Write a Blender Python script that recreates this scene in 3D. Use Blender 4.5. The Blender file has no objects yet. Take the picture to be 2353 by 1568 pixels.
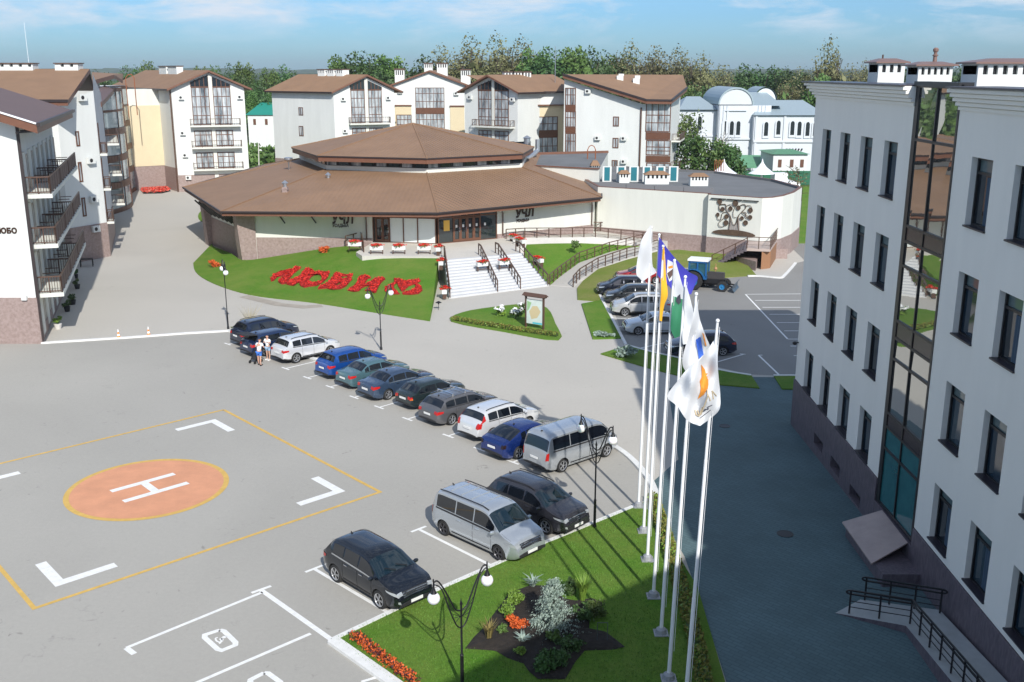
import bpy, bmesh, math, random
from mathutils import Vector, Matrix
rnd = random.Random(7)
sc = bpy.context.scene
R = math.radians
PI = math.pi
# ------------------------------------------------------------------ camera, sky, sun, exposure
PITCH = 0.2594; CAMH = 18.5; FPX = 2340.0; IW = 2353.0; IH = 1568.0
cam_d = bpy.data.cameras.new('camera'); cam = bpy.data.objects.new('camera', cam_d)
sc.collection.objects.link(cam); sc.camera = cam
cam.location = (0, 0, CAMH); cam.rotation_euler = (PI/2 - PITCH, 0, 0)
cam_d.sensor_width = 36; cam_d.lens = FPX/IW*36; cam_d.clip_start = 0.1; cam_d.clip_end = 9000
SUN_EL = R(36.3); SUN_AZ = math.atan2(0.295, -0.955)     # direction towards the sun, x = sin, y = cos
world = bpy.data.worlds.new('World'); sc.world = world; world.use_nodes = True
wn = world.node_tree; wn.nodes.clear()
wo = wn.nodes.new('ShaderNodeOutputWorld'); bg = wn.nodes.new('ShaderNodeBackground')
sky = wn.nodes.new('ShaderNodeTexSky'); sky.sky_type = 'NISHITA'; sky.sun_disc = False
sky.sun_elevation = SUN_EL; sky.sun_rotation = SUN_AZ
sky.air_density = 1.0; sky.dust_density = 0.6; sky.ozone_density = 2.5
SKY = 0.15; bg.inputs['Strength'].default_value = SKY
# wispy clouds high in the sky, laid out by direction on a cloud plane
tc = wn.nodes.new('ShaderNodeTexCoord'); sep = wn.nodes.new('ShaderNodeSeparateXYZ')
wn.links.new(tc.outputs['Generated'], sep.inputs[0])
def wm(op, a, b=None, clamp=False):
    n = wn.nodes.new('ShaderNodeMath'); n.operation = op; n.use_clamp = clamp
    for i, v in enumerate((a, b)):
        if v is None: continue
        if isinstance(v, (int, float)): n.inputs[i].default_value = v
        else: wn.links.new(v, n.inputs[i])
    return n.outputs[0]
zz = wm('MAXIMUM', wm('ADD', sep.outputs[2], 0.05), 0.02)
cx_ = wm('DIVIDE', sep.outputs[0], zz); cy_ = wm('DIVIDE', sep.outputs[1], zz)
cmb = wn.nodes.new('ShaderNodeCombineXYZ'); wn.links.new(wm('MULTIPLY', sep.outputs[0], 4.2), cmb.inputs[0]); wn.links.new(wm('MULTIPLY', sep.outputs[2], 15.0), cmb.inputs[1]); wn.links.new(wm('MULTIPLY', sep.outputs[1], 1.5), cmb.inputs[2])
nz = wn.nodes.new('ShaderNodeTexNoise'); nz.inputs['Scale'].default_value = 1.9; nz.inputs['Detail'].default_value = 9
nz.inputs['Roughness'].default_value = 0.62; nz.inputs['Distortion'].default_value = 0.35
wn.links.new(cmb.outputs[0], nz.inputs['Vector'])
cr = wn.nodes.new('ShaderNodeMapRange'); cr.inputs[1].default_value = 0.465; cr.inputs[2].default_value = 0.66
cr.inputs[3].default_value = 0.0; cr.inputs[4].default_value = 0.95
wn.links.new(nz.outputs['Fac'], cr.inputs[0])
fade = wn.nodes.new('ShaderNodeMapRange'); fade.inputs[1].default_value = 0.018; fade.inputs[2].default_value = 0.05
wn.links.new(sep.outputs[2], fade.inputs[0])
cf = wm('MULTIPLY', cr.outputs[0], fade.outputs[0], True)
mixc = wn.nodes.new('ShaderNodeMix'); mixc.data_type = 'RGBA'
wn.links.new(cf, mixc.inputs['Factor'])
tint = wn.nodes.new('ShaderNodeMix'); tint.data_type = 'RGBA'; tint.blend_type = 'MULTIPLY'; tint.inputs['Factor'].default_value = 1.0
wn.links.new(sky.outputs[0], tint.inputs[6]); 
lowr = wn.nodes.new('ShaderNodeMapRange'); lowr.inputs[1].default_value = 0.05; lowr.inputs[2].default_value = 0.5; wn.links.new(sep.outputs[2], lowr.inputs[0])
tm = wn.nodes.new('ShaderNodeMix'); tm.data_type = 'RGBA'; tm.inputs[6].default_value = (0.33, 0.54, 0.82, 1); tm.inputs[7].default_value = (1.08, 1.02, 0.98, 1)
wn.links.new(lowr.outputs[0], tm.inputs['Factor']); wn.links.new(tm.outputs[2], tint.inputs[7])
wn.links.new(tint.outputs[2], mixc.inputs[6]); mixc.inputs[7].default_value = (4.7, 5.2, 5.9, 1)
wn.links.new(mixc.outputs[2], bg.inputs['Color']); wn.links.new(bg.outputs[0], wo.inputs['Surface'])
sun_d = bpy.data.lights.new('sun', 'SUN'); sun = bpy.data.objects.new('sun', sun_d); sc.collection.objects.link(sun)
sun_d.energy = 4.65; sun_d.angle = R(0.53); sun_d.color = (1.0, 0.965, 0.90)
sdir = Vector((math.sin(SUN_AZ)*math.cos(SUN_EL), math.cos(SUN_AZ)*math.cos(SUN_EL), math.sin(SUN_EL)))
sun.rotation_euler = sdir.to_track_quat('Z', 'Y').to_euler(); sun.location = sdir*200
sc.view_settings.view_transform = 'Standard'; sc.view_settings.look = 'None'
sc.view_settings.exposure = 0.08; sc.view_settings.gamma = 1.0
sc.cycles.diffuse_bounces = 6; sc.cycles.max_bounces = 12
sc.render.resolution_x = 1024; sc.render.resolution_y = 682
# ------------------------------------------------------------------ survey helpers: photograph sight lines -> places in the world
_c, _s = math.cos(PITCH), math.sin(PITCH)
def ray(x, y):
    a, b = x-IW/2, -(y-IH/2)
    return Vector((a, b*_s + FPX*_c, b*_c - FPX*_s))
def G(x, y, z=0.0):
    d = ray(x, y); t = (z-CAMH)/d.z
    return Vector((d.x*t, d.y*t, z))
def at(x, y, Y):
    d = ray(x, y); t = Y/d.y
    return Vector((d.x*t, Y, CAMH+d.z*t))
def upto(b, y):
    "height above the point b=(x,y) that is sighted at row y"
    k = (y-IH/2)/FPX
    # (-(b.z')) solve: row = IH/2 + F*(-(Yc))/(Zc)
    Y = b[1]
    # camera space: up = Y*s + dz*c ; fwd = Y*c - dz*s
    dz = (-k*Y*_c - Y*_s)/(_c - k*_s)
    return CAMH+dz
# ------------------------------------------------------------------ materials
MATS = {}
def mat(name, col, rough=0.7, metal=0.0, var=0.0, vs=3.0, bump=0.0, bs=20.0, spec=0.5, coat=0.0, trans=0.0, emit=None, ntype='noise', stretch=None, col2=None, sub=0.0, objrand=0.0):
    if name in MATS: return MATS[name]
    m = bpy.data.materials.new(name); m.use_nodes = True; MATS[name] = m
    nt = m.node_tree; b = nt.nodes['Principled BSDF']
    b.inputs['Base Color'].default_value = (*col, 1); b.inputs['Roughness'].default_value = rough
    b.inputs['Metallic'].default_value = metal; b.inputs['Specular IOR Level'].default_value = spec
    b.inputs['Coat Weight'].default_value = coat; b.inputs['Transmission Weight'].default_value = trans
    if coat: b.inputs['Coat Roughness'].default_value = 0.03
    if sub: b.inputs['Subsurface Weight'].default_value = sub
    if emit: b.inputs['Emission Color'].default_value = (*emit[:3], 1); b.inputs['Emission Strength'].default_value = emit[3]
    co = None
    def coords():
        nonlocal co
        if co is None:
            g = nt.nodes.new('ShaderNodeNewGeometry'); co = g.outputs['Position']
            if stretch:
                mp = nt.nodes.new('ShaderNodeMapping'); mp.inputs['Scale'].default_value = stretch
                nt.links.new(co, mp.inputs[0]); co = mp.outputs[0]
        return co
    if var or col2:
        n = nt.nodes.new('ShaderNodeTexNoise'); n.inputs['Scale'].default_value = vs; n.inputs['Detail'].default_value = 8; n.inputs['Roughness'].default_value = 0.65
        nt.links.new(coords(), n.inputs['Vector'])
        mr = nt.nodes.new('ShaderNodeMapRange'); mr.inputs[1].default_value = 0.32; mr.inputs[2].default_value = 0.68
        nt.links.new(n.outputs['Fac'], mr.inputs[0])
        mx = nt.nodes.new('ShaderNodeMix'); mx.data_type = 'RGBA'
        if col2: a, c = col, col2
        else: a, c = [max(0, v*(1-var)) for v in col], [min(1, v*(1+var)) for v in col]
        mx.inputs[6].default_value = (*a, 1); mx.inputs[7].default_value = (*c, 1)
        nt.links.new(mr.outputs[0], mx.inputs['Factor']); out = mx.outputs[2]
        if objrand:
            oi = nt.nodes.new('ShaderNodeObjectInfo'); hs = nt.nodes.new('ShaderNodeHueSaturation')
            r1 = nt.nodes.new('ShaderNodeMapRange'); r1.inputs[3].default_value = 1-objrand; r1.inputs[4].default_value = 1+objrand
            nt.links.new(oi.outputs['Random'], r1.inputs[0]); nt.links.new(r1.outputs[0], hs.inputs['Value'])
            r2 = nt.nodes.new('ShaderNodeMapRange'); r2.inputs[3].default_value = 0.5-objrand*0.09; r2.inputs[4].default_value = 0.5+objrand*0.06
            nt.links.new(oi.outputs['Random'], r2.inputs[0]); nt.links.new(r2.outputs[0], hs.inputs['Hue'])
            nt.links.new(out, hs.inputs['Color']); out = hs.outputs[0]
        nt.links.new(out, b.inputs['Base Color'])
    if bump:
        n = nt.nodes.new('ShaderNodeTexNoise'); n.inputs['Scale'].default_value = bs; n.inputs['Detail'].default_value = 5
        nt.links.new(coords(), n.inputs['Vector'])
        bp = nt.nodes.new('ShaderNodeBump'); bp.inputs['Strength'].default_value = bump; bp.inputs['Distance'].default_value = 0.05
        nt.links.new(n.outputs['Fac'], bp.inputs['Height']); nt.links.new(bp.outputs[0], b.inputs['Normal'])
    return m
def ribs(name, col, dirv, pitch, depth=0.5, var=0.1):
    "sheet roofing with raised ribs running square to dirv"
    m = mat(name, col, 0.62, var=var, vs=0.35); nt = m.node_tree; b = nt.nodes['Principled BSDF']
    g = nt.nodes.new('ShaderNodeNewGeometry'); dp = nt.nodes.new('ShaderNodeVectorMath'); dp.operation = 'DOT_PRODUCT'
    dp.inputs[1].default_value = (*dirv, 0) if len(dirv) == 2 else dirv
    nt.links.new(g.outputs['Position'], dp.inputs[0])
    mu = nt.nodes.new('ShaderNodeMath'); mu.operation = 'MULTIPLY'; mu.inputs[1].default_value = 2*PI/pitch
    nt.links.new(dp.outputs['Value'], mu.inputs[0])
    sn = nt.nodes.new('ShaderNodeMath'); sn.operation = 'SINE'; nt.links.new(mu.outputs[0], sn.inputs[0])
    bp = nt.nodes.new('ShaderNodeBump'); bp.inputs['Strength'].default_value = depth; bp.inputs['Distance'].default_value = 0.08
    nt.links.new(sn.outputs[0], bp.inputs['Height']); nt.links.new(bp.outputs[0], b.inputs['Normal'])
    return m
def pavers(name, col, sx=0.5, ang=0.7, mortar=0.03, contrast=0.25):
    m = bpy.data.materials.new(name); m.use_nodes = True; MATS[name] = m
    nt = m.node_tree; b = nt.nodes['Principled BSDF']; b.inputs['Roughness'].default_value = 0.8
    g = nt.nodes.new('ShaderNodeNewGeometry'); mp = nt.nodes.new('ShaderNodeMapping'); mp.inputs['Rotation'].default_value = (0, 0, ang)
    nt.links.new(g.outputs['Position'], mp.inputs[0])
    br = nt.nodes.new('ShaderNodeTexBrick'); br.inputs['Scale'].default_value = 1.0
    br.inputs['Brick Width'].default_value = sx; br.inputs['Row Height'].default_value = sx*0.4; br.inputs['Mortar Size'].default_value = mortar
    br.inputs['Color1'].default_value = (*[v*(1+contrast) for v in col], 1); br.inputs['Color2'].default_value = (*[v*(1-contrast) for v in col], 1)
    br.inputs['Mortar'].default_value = (*[v*0.78 for v in col], 1)
    nt.links.new(mp.outputs[0], br.inputs['Vector'])
    n = nt.nodes.new('ShaderNodeTexNoise'); n.inputs['Scale'].default_value = 0.4; n.inputs['Detail'].default_value = 8
    nt.links.new(g.outputs['Position'], n.inputs['Vector'])
    mr = nt.nodes.new('ShaderNodeMapRange'); mr.inputs[1].default_value = 0.3; mr.inputs[2].default_value = 0.7; mr.inputs[3].default_value = 0.87; mr.inputs[4].default_value = 1.13
    nt.links.new(n.outputs['Fac'], mr.inputs[0])
    mx = nt.nodes.new('ShaderNodeMix'); mx.data_type = 'RGBA'; mx.blend_type = 'MULTIPLY'; mx.inputs['Factor'].default_value = 1
    nt.links.new(br.outputs['Color'], mx.inputs[6]); nt.links.new(mr.outputs[0], mx.inputs[7]); nt.links.new(mx.outputs[2], b.inputs['Base Color'])
    return m
def stained(name, col, dark, patch, rough=0.85, crack=0.6):
    "worn paving: broad tone patches, fine grain, stains, thin cracks"
    m = bpy.data.materials.new(name); m.use_nodes = True; MATS[name] = m
    nt = m.node_tree; b = nt.nodes['Principled BSDF']; b.inputs['Roughness'].default_value = rough
    g = nt.nodes.new('ShaderNodeNewGeometry'); P = g.outputs['Position']
    def noise(scale, det=8, ro=0.6, dist=0.0):
        n = nt.nodes.new('ShaderNodeTexNoise'); n.inputs['Scale'].default_value = scale; n.inputs['Detail'].default_value = det
        n.inputs['Roughness'].default_value = ro; n.inputs['Distortion'].default_value = dist; nt.links.new(P, n.inputs['Vector']); return n.outputs['Fac']
    def rng(s, a, b_, c, d):
        r = nt.nodes.new('ShaderNodeMapRange'); nt.links.new(s, r.inputs[0])
        for i, v in enumerate((a, b_, c, d)): r.inputs[i+1].default_value = v
        return r.outputs[0]
    def mixm(a, bcol, f, mode='MIX'):
        mx = nt.nodes.new('ShaderNodeMix'); mx.data_type = 'RGBA'; mx.blend_type = mode
        if isinstance(a, tuple): mx.inputs[6].default_value = (*a, 1)
        else: nt.links.new(a, mx.inputs[6])
        if isinstance(bcol, tuple): mx.inputs[7].default_value = (*bcol, 1)
        else: nt.links.new(bcol, mx.inputs[7])
        if isinstance(f, (int, float)): mx.inputs['Factor'].default_value = f
        else: nt.links.new(f, mx.inputs['Factor'])
        return mx.outputs[2]
    c = mixm(col, dark, rng(noise(patch, 6, 0.55, 0.6), 0.42, 0.62, 0, 0.75))
    c = mixm(c, rng(noise(6, 10, 0.75), 0.3, 0.7, 0.94, 1.05), 1.0, 'MULTIPLY')
    c = mixm(c, rng(noise(55, 3, 0.6), 0.3, 0.7, 0.93, 1.07), 1.0, 'MULTIPLY')
    c = mixm(c, tuple(v*0.45 for v in col), rng(noise(1.7, 4, 0.5, 1.5), 0.69, 0.76, 0, 0.55))
    v = nt.nodes.new('ShaderNodeTexVoronoi'); v.feature = 'DISTANCE_TO_EDGE'; v.inputs['Scale'].default_value = 0.11
    wp = nt.nodes.new('ShaderNodeVectorMath'); wp.operation = 'ADD'
    nn = nt.nodes.new('ShaderNodeTexNoise'); nn.inputs['Scale'].default_value = 0.5; nn.inputs['Detail'].default_value = 6; nt.links.new(P, nn.inputs['Vector'])
    sc_ = nt.nodes.new('ShaderNodeVectorMath'); sc_.operation = 'SCALE'; sc_.inputs['Scale'].default_value = 4.0
    nt.links.new(nn.outputs['Color'], sc_.inputs[0]); nt.links.new(P, wp.inputs[0]); nt.links.new(sc_.outputs[0], wp.inputs[1]); nt.links.new(wp.outputs[0], v.inputs['Vector'])
    ck = rng(v.outputs['Distance'], 0.0, 0.0028, crack*.6, 0)
    brk = rng(noise(0.35, 3), 0.45, 0.6, 0, 1)
    mm = nt.nodes.new('ShaderNodeMath'); mm.operation = 'MULTIPLY'; nt.links.new(ck, mm.inputs[0]); nt.links.new(brk, mm.inputs[1])
    c = mixm(c, tuple(v_*0.5 for v_ in col), mm.outputs[0])
    nt.links.new(c, b.inputs['Base Color'])
    bp = nt.nodes.new('ShaderNodeBump'); bp.inputs['Strength'].default_value = 0.15; bp.inputs['Distance'].default_value = 0.02
    nt.links.new(noise(40, 4), bp.inputs['Height']); nt.links.new(bp.outputs[0], b.inputs['Normal'])
    return m
def grassmat(name, c1, c2, c3):
    m = bpy.data.materials.new(name); m.use_nodes = True; MATS[name] = m
    nt = m.node_tree; b = nt.nodes['Principled BSDF']; b.inputs['Roughness'].default_value = 0.9; b.inputs['Specular IOR Level'].default_value = 0.2
    g = nt.nodes.new('ShaderNodeNewGeometry'); P = g.outputs['Position']
    def ns(scale, det, ro=0.7):
        n = nt.nodes.new('ShaderNodeTexNoise'); n.inputs['Scale'].default_value = scale; n.inputs['Detail'].default_value = det; n.inputs['Roughness'].default_value = ro
        nt.links.new(P, n.inputs['Vector']); r = nt.nodes.new('ShaderNodeMapRange'); r.inputs[1].default_value = 0.33; r.inputs[2].default_value = 0.67
        nt.links.new(n.outputs['Fac'], r.inputs[0]); return r.outputs[0], n.outputs['Fac']
    a, _ = ns(9, 6); d, _ = ns(0.3, 7); e, fe = ns(60, 4)
    x = nt.nodes.new('ShaderNodeMix'); x.data_type = 'RGBA'; x.inputs[6].default_value = (*c1, 1); x.inputs[7].default_value = (*c2, 1); nt.links.new(a, x.inputs['Factor'])
    r3 = nt.nodes.new('ShaderNodeMath'); r3.operation = 'MULTIPLY'; r3.inputs[1].default_value = 0.85; nt.links.new(d, r3.inputs[0])
    y = nt.nodes.new('ShaderNodeMix'); y.data_type = 'RGBA'; nt.links.new(x.outputs[2], y.inputs[6]); y.inputs[7].default_value = (*c3, 1); nt.links.new(r3.outputs[0], y.inputs['Factor'])
    z = nt.nodes.new('ShaderNodeMix'); z.data_type = 'RGBA'; z.blend_type = 'MULTIPLY'; z.inputs['Factor'].default_value = 1
    r4 = nt.nodes.new('ShaderNodeMapRange'); r4.inputs[3].default_value = 0.6; r4.inputs[4].default_value = 1.35; nt.links.new(e, r4.inputs[0])
    nt.links.new(y.outputs[2], z.inputs[6]); nt.links.new(r4.outputs[0], z.inputs[7]); nt.links.new(z.outputs[2], b.inputs['Base Color'])
    bp = nt.nodes.new('ShaderNodeBump'); bp.inputs['Strength'].default_value = 0.7; bp.inputs['Distance'].default_value = 0.06
    nt.links.new(fe, bp.inputs['Height']); nt.links.new(bp.outputs[0], b.inputs['Normal'])
    return m
M_LOT = stained('lot_asphalt', (0.385, 0.37, 0.336), (0.34, 0.327, 0.297), 0.05)
M_PLAZA = stained('plaza_paving', (0.475, 0.45, 0.405), (0.435, 0.413, 0.372), 0.07, crack=0.35)
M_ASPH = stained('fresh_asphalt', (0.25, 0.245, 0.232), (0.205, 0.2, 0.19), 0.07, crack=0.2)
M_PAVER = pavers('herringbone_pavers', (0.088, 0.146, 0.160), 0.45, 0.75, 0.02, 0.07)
M_WHITE = mat('white_line_paint', (0.78, 0.78, 0.76), 0.6, var=0.08, vs=4)
M_YEL = mat('yellow_line_paint', (0.62, 0.40, 0.10), 0.6, var=0.12, vs=3)
M_ORA = mat('orange_pad_paint', (0.64, 0.30, 0.17), 0.65, var=0.10, vs=0.8)
M_KERB = mat('kerb_whitewash', (0.72, 0.72, 0.70), 0.7, var=0.08, vs=3)
M_GRASS = grassmat('lawn_grass', (0.055, 0.155, 0.010), (0.11, 0.26, 0.022), (0.175, 0.24, 0.045))
M_GRASS2 = grassmat('dry_grass', (0.11, 0.17, 0.02), (0.17, 0.24, 0.035), (0.24, 0.23, 0.08))
M_FIELD = grassmat('rough_field', (0.06, 0.11, 0.025), (0.10, 0.15, 0.04), (0.13, 0.14, 0.06))
M_SOIL = mat('dark_soil', (0.022, 0.017, 0.013), 0.95, var=0.4, vs=5, bump=0.8, bs=9)
M_CREAM = mat('cream_render', (0.67, 0.675, 0.62), 0.8, var=0.045, vs=0.9, stretch=(1, 1, .18), bump=0.05, bs=30)
M_WWALL = mat('white_render', (0.68, 0.695, 0.675), 0.8, var=0.045, vs=0.8, stretch=(1, 1, .18), bump=0.05, bs=30)
M_GREYW = mat('pale_grey_render', (0.84, 0.82, 0.76), 0.8, var=0.03, vs=0.9, stretch=(1, 1, .22), bump=0.05, bs=30)
M_SAND = mat('sand_render', (0.66, 0.56, 0.38), 0.8, var=0.03, vs=0.6)
M_GRAN = mat('rose_granite', (0.24, 0.175, 0.155), 0.6, col2=(0.36, 0.28, 0.26), vs=4.5)
M_GRAND = mat('dark_granite', (0.085, 0.07, 0.085), 0.5, col2=(0.17, 0.14, 0.16), vs=3.0, stretch=(3, 3, 0.8))
M_ROOF = mat('brown_shingle', (0.255, 0.152, 0.088), 0.72, var=0.09, vs=0.5, bump=0.25, bs=6)
M_ROOFD = mat('plum_sheet_roof', (0.15, 0.095, 0.082), 0.6, var=0.06, vs=0.5)
M_FASC = mat('red_brown_fascia', (0.17, 0.075, 0.045), 0.5, var=0.1, vs=2)
M_GUT = mat('dark_gutter', (0.035, 0.025, 0.025), 0.45)
M_BROWN = mat('brown_metal', (0.10, 0.055, 0.038), 0.45)
M_WOODBR = mat('brown_frame', (0.13, 0.055, 0.03), 0.5, var=0.15, vs=4)
M_BLACK = mat('black_metal', (0.012, 0.012, 0.014), 0.4)
M_GLASS = mat('curtained_glass', (0.05, 0.07, 0.09), 0.06, col2=(0.66, 0.70, 0.72), vs=0.8, spec=0.8, stretch=(2.0, 2.0, 0.35))
M_DGLASS = mat('dark_glass', (0.015, 0.022, 0.03), 0.04, spec=0.9)
M_TGLASS = mat('teal_mirror_glass', (0.55, 0.55, 0.52), 0.015, metal=0.92, bump=0.03, bs=0.6)
M_SHOPG = mat('shop_glass', (0.02, 0.028, 0.03), 0.02, spec=1.0)
M_BLIND = mat('white_blinds', (0.68, 0.74, 0.74), 0.3)
M_FLAT = mat('grey_roof_felt', (0.155, 0.16, 0.165), 0.85, var=0.12, vs=0.3)
M_STEEL = mat('galvanised_steel', (0.55, 0.57, 0.6), 0.3, metal=0.8)
M_POLEW = mat('white_pole_paint', (0.85, 0.86, 0.87), 0.35)
M_GLOBE = mat('opal_globe', (0.88, 0.88, 0.88), 0.25, sub=0.3)
M_LSTONE = mat('light_stone', (0.62, 0.60, 0.57), 0.75, var=0.06, vs=1.5)
M_STEP = mat('pale_step_stone', (0.55, 0.56, 0.57), 0.75, var=0.06, vs=1.2)
M_REDF = mat('red_blossom', (0.42, 0.008, 0.006), 0.7, col2=(0.80, 0.04, 0.02), vs=9)
M_ORF = mat('orange_blossom', (0.45, 0.06, 0.01), 0.7, col2=(0.75, 0.16, 0.03), vs=10)
M_LEAFD = mat('dark_green_leaf', (0.03, 0.07, 0.016), 0.6, col2=(0.07, 0.14, 0.035), vs=0.35, objrand=0.25)
M_LEAFM = mat('mid_green_leaf', (0.05, 0.105, 0.02), 0.6, col2=(0.12, 0.20, 0.045), vs=0.35, objrand=0.25)
M_LEAFO = mat('olive_leaf', (0.10, 0.11, 0.04), 0.6, col2=(0.21, 0.205, 0.085), vs=0.3, objrand=0.2)
M_LEAFB = mat('bright_leaf', (0.10, 0.20, 0.02), 0.6, col2=(0.22, 0.34, 0.05), vs=3)
M_LEAFS = mat('silver_leaf', (0.17, 0.24, 0.20), 0.6, col2=(0.36, 0.44, 0.38), vs=4)
M_BARK = mat('bark', (0.09, 0.07, 0.05), 0.9, var=0.3, vs=4)
M_TYRE = mat('tyre_rubber', (0.02, 0.02, 0.02), 0.8)
M_RIM = mat('alloy_rim', (0.55, 0.56, 0.58), 0.3, metal=0.7)
M_RIMD = mat('dark_alloy_rim', (0.10, 0.10, 0.11), 0.35, metal=0.6)
M_TRIM = mat('black_plastic', (0.022, 0.022, 0.024), 0.6)
M_CGLASS = mat('car_glass', (0.004, 0.006, 0.01), 0.03, spec=0.9, coat=0.5)
M_WSCR = mat('windscreen_glass', (0.004, 0.014, 0.02), 0.03, spec=0.9, coat=0.5)
M_TAIL = mat('red_lens', (0.45, 0.012, 0.01), 0.15, coat=0.6)
M_HEAD = mat('clear_lens', (0.55, 0.58, 0.6), 0.12, metal=0.5, coat=0.6)
M_AMBER = mat('amber_lens', (0.75, 0.2, 0.02), 0.15, coat=0.6)
M_CHROME = mat('chrome', (0.75, 0.76, 0.78), 0.1, metal=1.0)
M_PLATE = mat('plate_white', (0.78, 0.78, 0.76), 0.5)
M_SKIN = mat('skin', (0.55, 0.33, 0.24), 0.6, sub=0.1)
M_CLOTHW = mat('white_cotton', (0.80, 0.81, 0.83), 0.9)
M_CLOTHB = mat('blue_cotton', (0.05, 0.17, 0.55), 0.9)
M_CLOTHL = mat('pale_denim', (0.30, 0.45, 0.62), 0.9)
M_HAIR = mat('dark_hair', (0.03, 0.017, 0.01), 0.6)
# ------------------------------------------------------------------ object helpers
col = sc.collection
def tag(o, label=None, cat=None, group=None, kind=None):
    if label: o['label'] = label
    if cat: o['category'] = cat
    if group: o['group'] = group
    if kind: o['kind'] = kind
    return o
def empty(name, loc=(0, 0, 0), rz=0, label=None, cat=None, group=None):
    o = bpy.data.objects.new(name, None); col.objects.link(o); o.location = loc; o.rotation_euler = (0, 0, rz)
    o.empty_display_size = 0.3
    return tag(o, label, cat, group)
def copy_tree(o, parent=None):
    c = o.copy(); col.objects.link(c); c.parent = parent
    for ch in o.children: copy_tree(ch, c)
    return c
class MB:
    def __init__(s): s.v = []; s.f = []; s.m = []; s.cur = 0
    def add(s, vs, fs, m=None):
        b = len(s.v); s.v += [tuple(p) for p in vs]; s.f += [tuple(i+b for i in f) for f in fs]; s.m += [s.cur if m is None else m]*len(fs); return s
    def box(s, x0, x1, y0, y1, z0, z1, m=None, T=None):
        vs = [(x, y, z) for z in (z0, z1) for y in (y0, y1) for x in (x0, x1)]
        if T: vs = [T(*p) for p in vs]
        return s.add(vs, [(0, 2, 3, 1), (4, 5, 7, 6), (0, 1, 5, 4), (2, 6, 7, 3), (0, 4, 6, 2), (1, 3, 7, 5)], m)
    def quad(s, a, b, c, d, m=None): return s.add([a, b, c, d], [(0, 1, 2, 3)], m)
    def poly(s, pts, m=None): return s.add(pts, [tuple(range(len(pts)))], m)
    def prism(s, pts, z0, z1, m=None, mtop=None, caps=True):
        n = len(pts)
        if sum(pts[i][0]*pts[(i+1) % n][1]-pts[(i+1) % n][0]*pts[i][1] for i in range(n)) < 0: pts = list(reversed(pts))
        vs = [(p[0], p[1], z0) for p in pts]+[(p[0], p[1], z1) for p in pts]
        s.add(vs, [(i, (i+1) % n, n+(i+1) % n, n+i) for i in range(n)], m)
        if caps: s.add(vs, [tuple(range(n, 2*n))], mtop if mtop is not None else m); s.add(vs, [tuple(reversed(range(n)))], m)
        return s
    def bar(s, p, q, r, n=4, m=None, r2=None):
        p = Vector(p); q = Vector(q); d = q-p
        if d.length < 1e-6: return s
        r2 = r if r2 is None else r2
        a = d.normalized().orthogonal().normalized() if abs(d.normalized().z) > 0.99 else Vector((0, 0, 1)).cross(d).normalized()
        b = d.normalized().cross(a); o = PI/4 if n == 4 else 0; k = 1.414 if n == 4 else 1
        vs = []
        for c, rr in ((p, r*k), (q, r2*k)):
            for i in range(n):
                t = 2*PI*i/n+o; vs.append(c+(a*math.cos(t)+b*math.sin(t))*rr)
        fs = [(i, (i+1) % n, n+(i+1) % n, n+i) for i in range(n)]+[tuple(reversed(range(n))), tuple(range(n, 2*n))]
        return s.add(vs, fs, m)
    def tube(s, pts, r, n=6, m=None):
        for i in range(len(pts)-1): s.bar(pts[i], pts[i+1], r, n, m)
        return s
    def lathe(s, prof, c=(0, 0, 0), n=16, m=None, T=None, caps=True):
        vs = []
        for r, z in prof:
            for i in range(n):
                t = 2*PI*i/n; p = (c[0]+r*math.cos(t), c[1]+r*math.sin(t), c[2]+z); vs.append(T(*p) if T else p)
        fs = []
        for k in range(len(prof)-1):
            for i in range(n): a = k*n+i; b = k*n+(i+1) % n; fs.append((a, b, b+n, a+n))
        if caps: fs.append(tuple(reversed(range(n)))); fs.append(tuple(range((len(prof)-1)*n, len(prof)*n)))
        return s.add(vs, fs, m)
    def ball(s, c, r, n=12, m=None, sz=1.0):
        k = n//2; return s.lathe([(max(1e-3, r*math.sin(PI*i/k)), -r*sz*math.cos(PI*i/k)) for i in range(k+1)], c, n, m)
    def build(s, name, mats, parent=None, smooth=False, label=None, weld=False):
        me = bpy.data.meshes.new(name); me.from_pydata(s.v, [], s.f)
        if not isinstance(mats, (list, tuple)): mats = [mats]
        for m in mats: me.materials.append(m)
        me.polygons.foreach_set('material_index', s.m)
        if weld:
            bm = bmesh.new(); bm.from_mesh(me); bmesh.ops.remove_doubles(bm, verts=bm.verts, dist=1e-4); bm.to_mesh(me); bm.free()
        if smooth:
            me.polygons.foreach_set('use_smooth', [True]*len(me.polygons))
            try: me.set_sharp_from_angle(angle=R(40))
            except Exception: pass
        me.update()
        o = bpy.data.objects.new(name, me); col.objects.link(o)
        if parent is not None: o.parent = parent
        if label: o['label'] = label
        return o
def struct(name, mb, mats, kind='structure', smooth=False, label=None, cat=None):
    o = mb.build(name, mats, smooth=smooth); o['kind'] = kind
    if label: o['label'] = label
    if cat: o['category'] = cat
    return o
def sheet(mb, pts, z, m=None):
    "flat polygon at height z, always facing up"
    n = len(pts)
    if sum(pts[i][0]*pts[(i+1) % n][1]-pts[(i+1) % n][0]*pts[i][1] for i in range(n)) < 0: pts = list(reversed(pts))
    return mb.poly([(p[0], p[1], z) for p in pts], m)
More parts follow.
